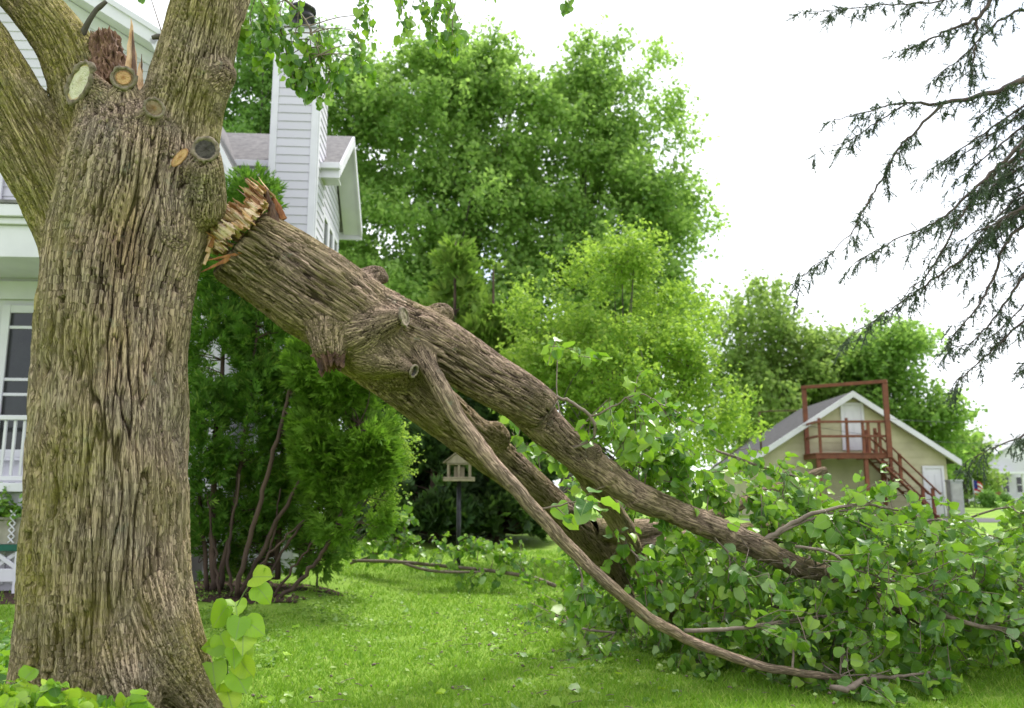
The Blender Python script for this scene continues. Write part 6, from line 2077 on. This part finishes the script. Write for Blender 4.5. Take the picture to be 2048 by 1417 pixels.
side_branch([(1660, 1375, 6.75, 9), (1700, 1378, 6.72, 12), (1730, 1358, 6.8, 9), (1780, 1355, 6.9, 6), (1860, 1345, 7.0, 4)])
side_branch([(1075, 1020, 6.4, 4), (1120, 1010, 6.3, 3), (1165, 1000, 6.25, 2)])
side_branch([(1150, 1120, 6.5, 4), (1165, 1160, 6.45, 3), (1150, 1210, 6.4, 2)])
side_branch([(1720, 1040, 8.6, 12), (1760, 1035, 8.6, 13), (1800, 1030, 8.7, 12), (1830, 1035, 8.8, 9)])
side_branch([(1430, 900, 9.2, 4), (1470, 915, 9.1, 5), (1540, 940, 9.2, 5), (1620, 960, 9.6, 4)])
# generated spread of the crown: from the big branches outward over the pile
tgt = []
roots = np.vstack([THIN[k][0][10:, :3] for k in ('upper_on', 'log_a', 'log_b', 'strut')] + [B['lower'][20:, :3], THIN['front'][0][36:, :3]])
def pile_top(px):                                           # photo y of the pile's upper edge
    return np.interp(px, [1100, 1180, 1300, 1420, 1560, 1680, 1800, 1900, 2048, 2300], [1080, 960, 890, 915, 940, 990, 1035, 1020, 1015, 1015])
while len(tgt) < 92:
    px = rl.uniform(1200, 2280); Y = rl.uniform(7.0, 12.0)
    py = rl.uniform(pile_top(px) + 10, 1330)
    c = P(px, py, Y)
    g = float(gz(c[0], c[1]))
    if c[2] < g + 0.12 or c[2] > g + 1.75: continue
    if Y < 7.6 and py < 1120: continue
    tgt.append(c)
for c in tgt:
    d2 = ((roots - c) ** 2).sum(1) + 0.6 * np.maximum(0, roots[:, 0] - c[0] + 0.3) ** 2 * 4
    s = roots[np.argmin(d2)]
    Ld = np.linalg.norm(c - s)
    m1 = s * 0.66 + c * 0.34 + np.array([0, 0, 0.12 * Ld]) + rl.normal(0, 0.05 * Ld, 3)
    m2 = s * 0.3 + c * 0.7 + np.array([0, 0, 0.12 * Ld]) + rl.normal(0, 0.05 * Ld, 3)
    m1[2] = max(m1[2], gz(m1[0], m1[1]) + 0.06); m2[2] = max(m2[2], gz(m2[0], m2[1]) + 0.06)
    q = catmull([s, m1, m2, c], 4)
    twp.tube(q, np.linspace(0.017 if Ld > 0.8 else 0.011, 0.005, len(q)), 6, cap=False)
    BR.append(q); roots = np.vstack([roots, q[4:]])
rows = []
for bi, q in enumerate(BR):
    L = float(np.linalg.norm(np.diff(q, axis=0), axis=1).sum())
    ns = {0: 3, 1: 7, 10: 3, 11: 4}.get(bi, int(3 + L * 7.0))
    for k in range(ns):
        f = rl.uniform(0.25 if bi > 3 else 0.4, 1.0) * (len(q) - 1)
        j = min(int(f), len(q) - 2); p0 = q[j] + (q[j + 1] - q[j]) * (f - j)
        ax = unit(q[j + 1] - q[j])
        d = unit(ax * 0.6 + rl.normal(0, 0.55, 3) + np.array([0.1, -0.15, 0.15]))
        if bi in (0, 1): d = unit(ax * 0.4 + rl.normal(0, 0.4, 3) + np.array([0.2, 0, 0.1]))
        if bi in (10, 11): d = unit(ax * 0.7 + rl.normal(0, 0.35, 3))
        rows += shoot(p0, d, rl.uniform(0.28, 0.62) if bi not in (10, 11) else 0.2, int(rl.integers(6, 10)) if bi not in (10, 11) else 5, 0.112 if bi not in (10, 11) else 0.135, rl, droop=rl.uniform(0.2, 1.2), hang=rl.uniform(0.0, 1.0), floor=0.02, tw=twp, wilt=0.8)
# extra shoots filling out the heap and its skirt along the front edge on the grass
for k in range(700):
    px = rl.uniform(1120, 2250); Y = rl.uniform(6.75, 8.4) if k % 2 else rl.uniform(8, 11.5)
    x = P(px, 1100, Y)[0]; g = float(gz(x, Y))
    ymax = np.interp(px, [1120, 1250, 1400, 1700, 1850, 2050], [1190, 1270, 1325, 1378, 1365, 1320])
    yfront = FPX * EYE / (ymax - 985)
    if Y < yfront: Y = yfront + rl.random() * 0.8
    zmax = P(px, pile_top(px) + 30, Y)[2] - g
    p0 = np.array([P(px, 1100, Y)[0], Y, g + min(rl.random() ** 1.3 * 1.25, max(0.08, zmax))])
    if p0[2] - g < 0.06: p0[2] = g + 0.06
    j = np.argmin(((roots - p0) ** 2).sum(1))
    if np.linalg.norm(roots[j] - p0) > 0.10:
        m_ = (roots[j] + p0) / 2 + rl.normal(0, 0.06, 3); m_[2] = max(m_[2], g + 0.03)
        twp.tube(catmull([roots[j], m_, p0], 3), np.linspace(0.007, 0.0035, 7), 4, cap=False)
    rows += shoot(p0, unit(rl.normal(0, 0.7, 3) + np.array([0.1, -0.3, 0.1])), rl.uniform(0.25, 0.5), int(rl.integers(7, 12)), 0.110, rl, droop=rl.uniform(0.2, 1.2), hang=rl.uniform(0.0, 1.0), floor=0.02, tw=twp, wilt=0.8)
# sprays standing up behind the limb in the gap between its branches
for px, py, Y, nn_ in ((1040, 860, 8.2, 5), (1075, 905, 8.4, 5), (1130, 990, 8.8, 5), (1115, 710, 7.6, 3), (1215, 800, 7.2, 4), (1250, 880, 7.4, 7), (1300, 870, 7.5, 7), (1350, 920, 7.7, 8), (1330, 960, 7.6, 8), (1420, 970, 7.9, 9), (1280, 930, 7.5, 7), (1500, 1000, 8.0, 8), (1570, 960, 8.6, 7)):
    c = P(px, py, Y)
    j = np.argmin(((roots - c) ** 2).sum(1) * np.where(roots[:, 2] < c[2] + 0.1, 1, 3))
    twp.tube(catmull([roots[j], (roots[j] + c) / 2 + rl.normal(0, 0.05, 3), c], 3), np.linspace(0.008, 0.004, 7), 5, cap=False)
    for k in range(nn_):
        rows += shoot(c + rl.normal(0, 0.08, 3), unit(rl.normal(0, 0.5, 3) + np.array([0.5, 0, 0.05])), rl.uniform(0.25, 0.45), 8, 0.112, rl, droop=1.0, hang=rl.uniform(0.2, 0.9), tw=twp, wilt=0.7)
# the two big branches run clear across the front of the foliage
A_ = np.array(rows); q_ = proj(A_[:, :3] + A_[:, 3:6] * A_[:, 9:10] * 0.5)
ok_ = np.ones(len(A_), bool)
for pth, lim, mar in ((THIN['upper_on'][0][:, :3], 1650, 30), (THIN['front'][0][:, :3], 1640, 26), (BR[2], 1790, 14), (BR[5], 1640, 12), (BR[6], 2048, 14), (BR[4], 1790, 10), (BR[9], 1800, 10)):
    pq = proj(pth); pq = pq[pq[:, 0] < lim]
    tt_ = np.linspace(0, len(pq) - 1, 200); ii_ = np.arange(len(pq))
    fine_x, fine_y, fine_d = (np.interp(tt_, ii_, pq[:, k_]) for k_ in range(3))
    dd_ = (q_[:, None, 0] - fine_x) ** 2 + (q_[:, None, 1] - fine_y) ** 2
    j_ = dd_.argmin(1)
    ok_ &= ~((dd_.min(1) < mar ** 2) & (q_[:, 2] < fine_d[j_] + 0.05) & (rl.random(len(A_)) < 0.93))
rows = list(A_[ok_])
print('pile leaves', len(rows))
split_leaves(fallen, rows, M['leaf'])
tag(twp.build('twigs', M['twig'], fallen), kind='stuff')

# ---- leaves hanging from the standing tree above the picture
rh = np.random.default_rng(91)
htw = Pack(); hrows = []
hb = [[(452, -150, 5.9, 10), (520, -210, 6.1, 8), (620, -190, 6.3, 6), (760, -130, 6.5, 4), (880, -80, 6.6, 3), (1000, -50, 6.6, 2), (1130, -20, 6.6, 1.5)],
      [(455, -80, 5.9, 6), (505, -60, 6.1, 4), (560, -10, 6.3, 3), (610, 40, 6.4, 2), (640, 110, 6.4, 1.2)]]
hq = []
for st in hb:
    q = limb_path(st, 5); pk = Pack(); pk.tube(q[:, :3], q[:, 3], 7); pk.build('branch', M['twig'], linden, smooth=True); hq.append(q[:, :3])
hq = np.vstack(hq)
for px, py, L, Y in ((560, 20, 0.55, 6.3), (530, -30, 0.4, 6.2), (590, 60, 0.5, 6.4), (610, 90, 0.45, 6.4), (650, 100, 0.45, 6.5), (580, 110, 0.35, 6.4), (640, 40, 0.4, 6.5), (665, 150, 0.3, 6.5), (500, -40, 0.35, 6.1),
                     (730, -40, 0.45, 6.6), (770, -60, 0.5, 6.6), (830, -30, 0.5, 6.6), (850, -50, 0.45, 6.6), (880, -20, 0.45, 6.6), (900, 0, 0.4, 6.6), (990, -40, 0.2, 6.6), (1140, -20, 0.22, 6.6), (840, 20, 0.32, 6.6), (290, -40, 0.18, 6.0), (740, 30, 0.24, 6.6), (625, 150, 0.28, 6.5), (690, 120, 0.26, 6.5), (560, 60, 0.4, 6.3), (600, 0, 0.5, 6.4), (540, 30, 0.3, 6.2), (620, 60, 0.45, 6.4), (655, 60, 0.4, 6.5), (480, 0, 0.3, 6.0), (520, 0, 0.3, 6.1), (860, 60, 0.28, 6.6), (905, 40, 0.3, 6.6), (800, -20, 0.3, 6.6), (700, 60, 0.3, 6.5), (570, 90, 0.42, 6.35), (605, 120, 0.36, 6.4), (545, 80, 0.3, 6.3), (635, 90, 0.42, 6.45), (660, 130, 0.34, 6.5), (590, 150, 0.2, 6.4), (715, 90, 0.3, 6.5), (730, 120, 0.2, 6.55), (870, 20, 0.4, 6.6), (890, 60, 0.25, 6.6), (820, 30, 0.3, 6.6), (500, 30, 0.3, 6.1)):
    c = P(px, py, Y)
    j = np.argmin(((hq - c) ** 2).sum(1))
    if px > 300: htw.tube(catmull([hq[j], (hq[j] + c) / 2 + np.array([0, 0, 0.03]), c], 3), np.linspace(0.006, 0.003, 7), 5, cap=False)
    else:
        t0 = T['left_upper'][10][:3]; htw.tube(catmull([T['right_limb'][18][:3], (T['right_limb'][18][:3] + c) / 2, c], 3), np.linspace(0.008, 0.003, 7), 5, cap=False)
    d = unit(np.array([rh.normal(0.15, 0.3), rh.normal(0, 0.3), -0.9]))
    hrows += shoot(c, d, L, int(6 + L * 20), 0.078, rh, droop=0.6, hang=1.0, tw=htw)
split_leaves(linden, hrows, M['leaf'])
tag(htw.build('twigs', M['twig'], linden), kind='stuff')

# ---- linden sprout at the trunk's right foot
sp0 = np.array([P(455, 1400, 6.0)[0], 6.0, 0.0])
sprout = thing('linden_sprout', 'slender yellow-green linden sprout growing at the right foot of the trunk', 'sapling', sp0)
sq = catmull([P(450, 1420, 6.0) * np.array([1, 1, 0]) + np.array([0, 0, -0.02]), P(455, 1330, 6.0), P(458, 1250, 5.98), P(470, 1220, 5.97), P(492, 1180, 5.96), P(512, 1152, 5.95)], 6)
pk = Pack(); pk.tube(sq, np.linspace(0.008, 0.0025, len(sq)), 7); pk.build('stem', M['green_stem'], sprout, smooth=True)
pet = Pack()
for px, py, dx, dy, s, fl in [(505, 1155, 0.9, -0.1, 62, 0), (528, 1150, 0.3, -1, 26, 1), (512, 1172, 0.75, 0.75, 55, 2), (456, 1210, -0.7, 0.9, 68, 0), (470, 1205, 0.25, 0.9, 48, 1), (480, 1235, -0.2, 1, 52, 0), (490, 1240, 0.8, 0.6, 56, 2),
                              (440, 1270, 0.35, 0.9, 62, 0), (485, 1265, 0.1, 1, 66, 1), (450, 1290, -1, -0.05, 52, 2), (466, 1300, 0.1, 1, 50, 3), (425, 1325, 0.1, 1, 62, 0), (480, 1320, 0.5, 0.8, 64, 1), (470, 1345, 0.5, 0.85, 76, 0), (440, 1368, -0.15, 1, 60, 1), (455, 1385, 0.3, 0.9, 60, 0), (490, 1290, 0.4, 1, 40, 2)]:
    p = P(px, py, 5.93 + rh.normal(0, 0.03)); tip = P(px + dx * 30, py + dy * 30, 5.86 + rh.normal(0, 0.05))
    d = unit(tip - p)
    n = unit(np.array([rh.normal(0, 0.35), -0.75, 0.65]))
    leaf_obj(sprout, p, d, n, pxr(s, p) * 0.82 * rh.uniform(0.85, 1.1), M['young_leaf'], fl)
    j = np.argmin(((sq - p) ** 2).sum(1)); pet.tube(np.array([sq[j], p]), [0.0022, 0.0016], 5, cap=False)
tag(pet.build('petioles', M['green_stem'], sprout), kind='stuff')

# ---- leafy suckers in the near corner
rk = np.random.default_rng(14)
suck = thing('linden_suckers', 'bright leafy suckers crowding the bottom left corner before the trunk', 'shrub', np.array([-2.75, 4.95, 0.0]))
stw = Pack(); srows = []; drows = []
for k in range(54):
    px = rk.uniform(-60, 270); Y = rk.uniform(4.55, 4.95)
    topy = np.interp(px, [-60, 30, 120, 200, 300], [1345, 1365, 1375, 1385, 1408]) + rk.uniform(0, 50)
    top = P(px, topy, Y); b = np.array([top[0] + rk.normal(0, 0.08), top[1] + rk.normal(0, 0.06), -0.02])
    q = catmull([b, (b + top) / 2 + rk.normal(0, 0.03, 3), top], 4)
    stw.tube(q, np.linspace(0.005, 0.002, len(q)), 5, cap=False)
    r_ = shoot(q[-2], unit(np.array([rk.normal(0, 0.6), rk.normal(-0.2, 0.4), 0.4])), 0.16, 5, 0.115, rk, droop=0.8, hang=0.5, tw=stw, wilt=0.5)
    (srows if rk.random() < 0.62 else drows).extend(r_)
for a in srows: leaf_obj(suck, a[:3], a[3:6], a[6:9], a[9], M['young_leaf'], int(rk.integers(0, 5)))
for a in drows: leaf_obj(suck, a[:3], a[3:6], a[6:9], a[9], M['leaf'], int(rk.integers(0, 5)))
tag(stw.build('stems', M['green_stem'], suck), kind='stuff')
# hosta-like weeds left of the trunk
weed = thing('garden_weeds', 'dark green leafy weeds left of the trunk below the bench', 'plant', np.array([-5.0, 8.1, 0.0]))
wr = []; wt = Pack()
for k in range(46):
    px = rk.uniform(-60, 62); Y = rk.uniform(7.2, 9.6)
    x = P(px, 1200, Y)[0]
    p0 = np.array([x, Y, float(gz(x, Y)) - 0.01])
    wr += shoot(p0, unit(np.array([rk.normal(0, 0.35), rk.normal(0, 0.35), 0.9])), rk.uniform(0.15, 0.38), 5, 0.10, rk, droop=0.6, hang=0.35, tw=wt)
split_leaves(weed, wr, M['leaf'], 60)
tag(wt.build('stems', M['green_stem'], weed), kind='stuff')

# ---- broken boughs lying on the lawn in the middle distance
def bough(label, base, stems, shoots, seed, size=0.12, limit=80):
    t = thing('fallen_branch', label, 'branch', base, 'broken branches on the lawn')
    rr_ = np.random.default_rng(seed)
    qs = []
    for st in stems:
        q = []
        for px, py, Y, hw in st:
            p = P(px, py, Y); p[2] = max(p[2], float(gz(p[0], p[1])) + 0.02)
            q.append([*p, pxr(hw * 0.6, p)])
        q = catmull(q, 4); pk = Pack(); pk.tube(q[:, :3], q[:, 3], 7); pk.build('branch', M['twig'], t, smooth=True); qs.append(q[:, :3])
    qs = np.vstack(qs); tw_ = Pack(); rws = []
    for px, py, Y, n in shoots:
        c = P(px, py, Y); c[2] = max(c[2], float(gz(c[0], c[1])) + 0.05)
        j = np.argmin(((qs - c) ** 2).sum(1))
        tw_.tube(catmull([qs[j], (qs[j] + c) / 2 + rr_.normal(0, 0.03, 3), c], 3), np.linspace(0.009, 0.004, 7), 5, cap=False)
        for k in range(n):
            rws += shoot(c + rr_.normal(0, 0.06, 3), unit(rr_.normal(0, 0.6, 3) + np.array([0, 0, 0.3])), rr_.uniform(0.25, 0.5), 7, size, rr_, droop=0.8, floor=0.02, tw=tw_, wilt=0.5)
    split_leaves(t, rws, M['leaf'], limit)
    tag(tw_.build('twigs', M['twig'], t), kind='stuff')
    return t


bough('long bare-stemmed fallen branch lying across the lawn below the bird feeder', ground_at(900, 14.2),
      [[(705, 1122, 14.6, 5), (790, 1124, 14.4, 6), (880, 1132, 14.2, 6), (980, 1142, 14.0, 6), (1060, 1155, 13.6, 7), (1110, 1172, 13.2, 7)], [(780, 1118, 14.6, 4), (860, 1142, 14.0, 5), (960, 1145, 13.8, 4)]],
      [(880, 1105, 14.2, 5), (920, 1100, 14.3, 5), (960, 1085, 14.4, 6), (985, 1100, 14.2, 6), (1010, 1120, 14.0, 6), (1040, 1140, 13.8, 6), (850, 1110, 14.4, 5), (960, 1140, 13.9, 4), (900, 1140, 14.0, 3), (1080, 1165, 13.2, 4)], 1201)
bough('leafy fallen branch with pale upturned leaves beside the bowed arborvitae', ground_at(780, 15.0),
      [[(700, 1128, 14.9, 4), (760, 1105, 15.0, 4), (800, 1070, 15.1, 3), (820, 1040, 15.2, 2)]],
      [(790, 1055, 15.1, 6), (815, 1040, 15.2, 5), (770, 1085, 15.0, 6), (800, 1095, 14.9, 6), (745, 1105, 14.9, 5), (830, 1100, 15.0, 5)], 1202)
bough('short broken stub of branch with a few leaves on the grass before the pile', ground_at(1180, 10.2),
      [[(1150, 1255, 9.8, 4), (1190, 1262, 9.5, 4), (1230, 1265, 9.3, 3)]],
      [(1130, 1215, 10.6, 5), (1090, 1235, 10.4, 4), (1170, 1285, 8.9, 4), (1060, 1205, 11.2, 4), (1200, 1300, 8.5, 5)], 1203, size=0.10)

# ---- single leaves scattered over the lawn
for i in range(64):
    px, py = rk.uniform(520, 1400), rk.uniform(1190, 1400)
    if i % 3 == 0: px, py = rk.uniform(980, 1250), rk.uniform(1180, 1300)
    Y = FPX * EYE / (py - 985.5)
    x = P(px, py, Y)[0]
    c = np.array([x, Y, float(gz(x, Y)) + 0.035])
    th = thing('fallen_leaf', 'single linden leaf lying loose on the mown lawn', 'leaf', c, 'loose leaves on the lawn')
    a = rk.uniform(0, 2 * math.pi)
    leaf_obj(th, c, np.array([math.cos(a), math.sin(a), rk.normal(0, 0.15)]), np.array([rk.normal(0, 0.35), rk.normal(0, 0.35), rk.choice([-1, 1])]), rk.uniform(0.06, 0.115), M['leaf' if rk.random() < 0.7 else 'young_leaf'], int(rk.integers(0, 5)), name='blade')

# ---- storm litter: bark chips, snapped twigs and shreds too small to count
rc = np.random.default_rng(61)
lt = Pack()
for i in range(420):
    px, py = rc.uniform(430, 1700), rc.uniform(1175, 1415)
    if i % 2: px, py = rc.normal(1080, 130), rc.normal(1240, 50)
    if py < 1150: continue
    Y = FPX * EYE / (py - 985.5); x = P(px, py, Y)[0]
    if (x + 2.86) ** 2 + (Y - 5.95) ** 2 < 0.6: continue
    c = np.array([x, Y, float(gz(x, Y)) + 0.025 + 0.02 * rc.random()])
    a = rc.uniform(0, math.pi); L_ = rc.uniform(0.02, 0.13) if i % 3 else rc.uniform(0.015, 0.04)
    d = np.array([math.cos(a), math.sin(a), rc.normal(0, 0.12)]) * L_
    lt.tube(np.array([c - d / 2, c + np.array([0, 0, 0.006]), c + d / 2]), rc.uniform(0.0015, 0.004) if i % 3 else rc.uniform(0.005, 0.011), 4)
tag(tag(lt.build('storm_litter', M['twig']), 'shreds of bark and snapped twigs strewn over the lawn', 'litter'), kind='stuff')

# ================================================================ bird feeder on its post
fY = 16.6
fb = ground_at(918, fY)
feeder = thing('bird_feeder', 'weathered wooden bird feeder house on a black post below the limb', 'bird feeder', fb)
fp = P(916, 961, fY)
zt = fp[2]
w_ = 0.23
pk = Pack(); pk.tube([fb - np.array([0, 0, 0.1]), np.array([fb[0], fY, zt - 0.02])], 0.045, 10); pk.build('post', M['black_metal'], feeder)
box2('tray', (fb[0] - 0.30, fY - 0.25, zt - 0.02), (fb[0] + 0.30, fY + 0.25, zt + 0.02), M['weathered'], feeder)
for dx, dy, lx, ly in ((0, -0.24, 0.3, 0.012), (0, 0.24, 0.3, 0.012), (-0.29, 0, 0.012, 0.226), (0.29, 0, 0.012, 0.226)):
    box2('tray_rim', (fb[0] + dx - lx, fY + dy - ly, zt + 0.022), (fb[0] + dx + lx, fY + dy + ly, zt + 0.06), M['weathered'], feeder)
for dx in (-w_, -0.02, w_ - 0.04):
    for dy in (-0.17, 0.13):
        box2('corner_post', (fb[0] + dx, fY + dy, zt + 0.021), (fb[0] + dx + 0.04, fY + dy + 0.04, zt + 0.30), M['weathered'], feeder)
box2('seed_hopper', (fb[0] - 0.10, fY - 0.06, zt + 0.021), (fb[0] + 0.10, fY + 0.06, zt + 0.27), M['weathered'], feeder)
for zz in (0.30,):
    box2('lintel', (fb[0] - w_ - 0.01, fY - 0.18, zt + zz), (fb[0] + w_ + 0.01, fY + 0.18, zt + zz + 0.03), M['weathered'], feeder)
hp = 0.24
for s in (-1, 1):
    V = [(fb[0] + s * 0.31, fY - 0.24, zt + 0.325), (fb[0], fY - 0.24, zt + 0.325 + hp), (fb[0], fY + 0.24, zt + 0.325 + hp), (fb[0] + s * 0.31, fY + 0.24, zt + 0.325)]
    V += [(x, y, z + 0.02) for x, y, z in V]
    mk('roof_panel', V, [[0, 1, 2, 3], [7, 6, 5, 4], [0, 4, 5, 1], [1, 5, 6, 2], [2, 6, 7, 3], [3, 7, 4, 0]], M['weathered'], feeder)
mk('gable', *prism([(fb[0] - 0.27, zt + 0.332), (fb[0] + 0.27, zt + 0.332), (fb[0], zt + 0.33 + hp - 0.02)], fY - 0.20, fY - 0.18), M['weathered'], feeder)

# ================================================================ bench and planter by the porch
bY = 12.1
bb = P(20, 1162, bY)
zs = float(gz(bb[0], bY))
bench = thing('garden_bench', 'small green-topped garden bench with white crossed legs beside the porch', 'bench', np.array([bb[0], bY, zs]))
def bz(py, Y=bY): return P(20, py, Y)[2]
x0, x1 = P(-75, 1100, bY)[0], P(56, 1100, bY)[0]
box2('seat', (x0, bY - 0.2, bz(1101)), (x1, bY + 0.25, bz(1088)), M['green_paint'], bench)
box2('front_rail', (x0 + 0.02, bY - 0.17, bz(1162)), (x1 - 0.02, bY - 0.135, bz(1136)), M['paint'], bench)
for xx in (x0 + 0.2, x1 - 0.22):
    for s in (-1, 1):
        beam('leg', (xx - s * 0.17, bY - 0.152 + 0.04 * (s > 0), bz(1135)), (xx + s * 0.17, bY - 0.152 + 0.04 * (s > 0), bz(1102)), 0.06, 0.03, M['paint'], bench)
for xx in (x0 + 0.01, x1 - 0.07):
    for yy in (bY - 0.19, bY + 0.17):
        box2('foot', (xx, yy, zs - 0.05), (xx + 0.06, yy + 0.06, bz(1102)), M['paint'], bench)
zc = bz(968, bY + 0.24)
box2('backrest', (x0, bY + 0.22, bz(985, bY + 0.24)), (x1, bY + 0.26, bz(975, bY + 0.24)), M['green_paint'], bench)
for k in range(7):
    xx = x0 + (x1 - x0) * (k + 0.5) / 7
    box2('crest', (xx - 0.05, bY + 0.225, bz(975, bY + 0.24) + 0.002), (xx + 0.05, bY + 0.255, bz(975, bY + 0.24) + 0.03 + 0.04 * math.sin(math.pi * (k + 0.5) / 7)), M['green_paint'], bench)
for xx in (x0 + 0.02, x1 - 0.07):
    box2('back_post', (xx, bY + 0.222, bz(1087)), (xx + 0.05, bY + 0.258, bz(986, bY + 0.24)), M['green_paint'], bench)
planter = thing('planter', 'beige rectangular planter with rim standing on the green bench seat', 'planter', np.array([bb[0], bY, bz(1088)]))
zp0, zp1 = bz(1088) + 0.003, bz(1040)
pa, pb = P(-70, 1060, bY)[0], P(54, 1060, bY)[0]
V, F = prism([(pa + 0.05, zp0), (pb - 0.05, zp0), (pb, zp1), (pa, zp1)], bY - 0.13, bY + 0.13)
mk('tub', V, F, M['terracotta'], planter)
box2('rim', (pa - 0.02, bY - 0.15, zp1 + 0.002), (pb + 0.02, bY + 0.15, zp1 + 0.04), M['terracotta'], planter)
# the lattice strip leaning on its front
xl = P(24, 1060, bY - 0.16)[0]
for k in range(5):
    zz = zp0 + 0.02 + k * (zp1 - zp0 + 0.12) / 5
    for s in (-1, 1):
        beam('lattice_slat', (xl - s * 0.045, bY - 0.165 + 0.008 * s, zz), (xl + s * 0.045, bY - 0.165 + 0.008 * s, zz + 0.09), 0.018, 0.012, M['paint'], planter)
pot = thing('potted_plant', 'bushy green plant filling the beige planter on the bench', 'plant', np.array([bb[0], bY, zp1]))
pr_ = []; pt_ = Pack()
for k in range(60):
    xx = rk.uniform(pa + 0.05, pb - 0.03)
    pr_ += shoot(np.array([xx, bY + rk.uniform(-0.1, 0.1), zp1 - 0.02]), unit(np.array([rk.normal(0, 0.4), rk.normal(-0.1, 0.4), 0.9])), rk.uniform(0.22, 0.55), 8, 0.085, rk, droop=0.7, hang=0.4, tw=pt_)
split_leaves(pot, pr_, M['leaf'], 40)
tag(pt_.build('stems', M['green_stem'], pot), kind='stuff')
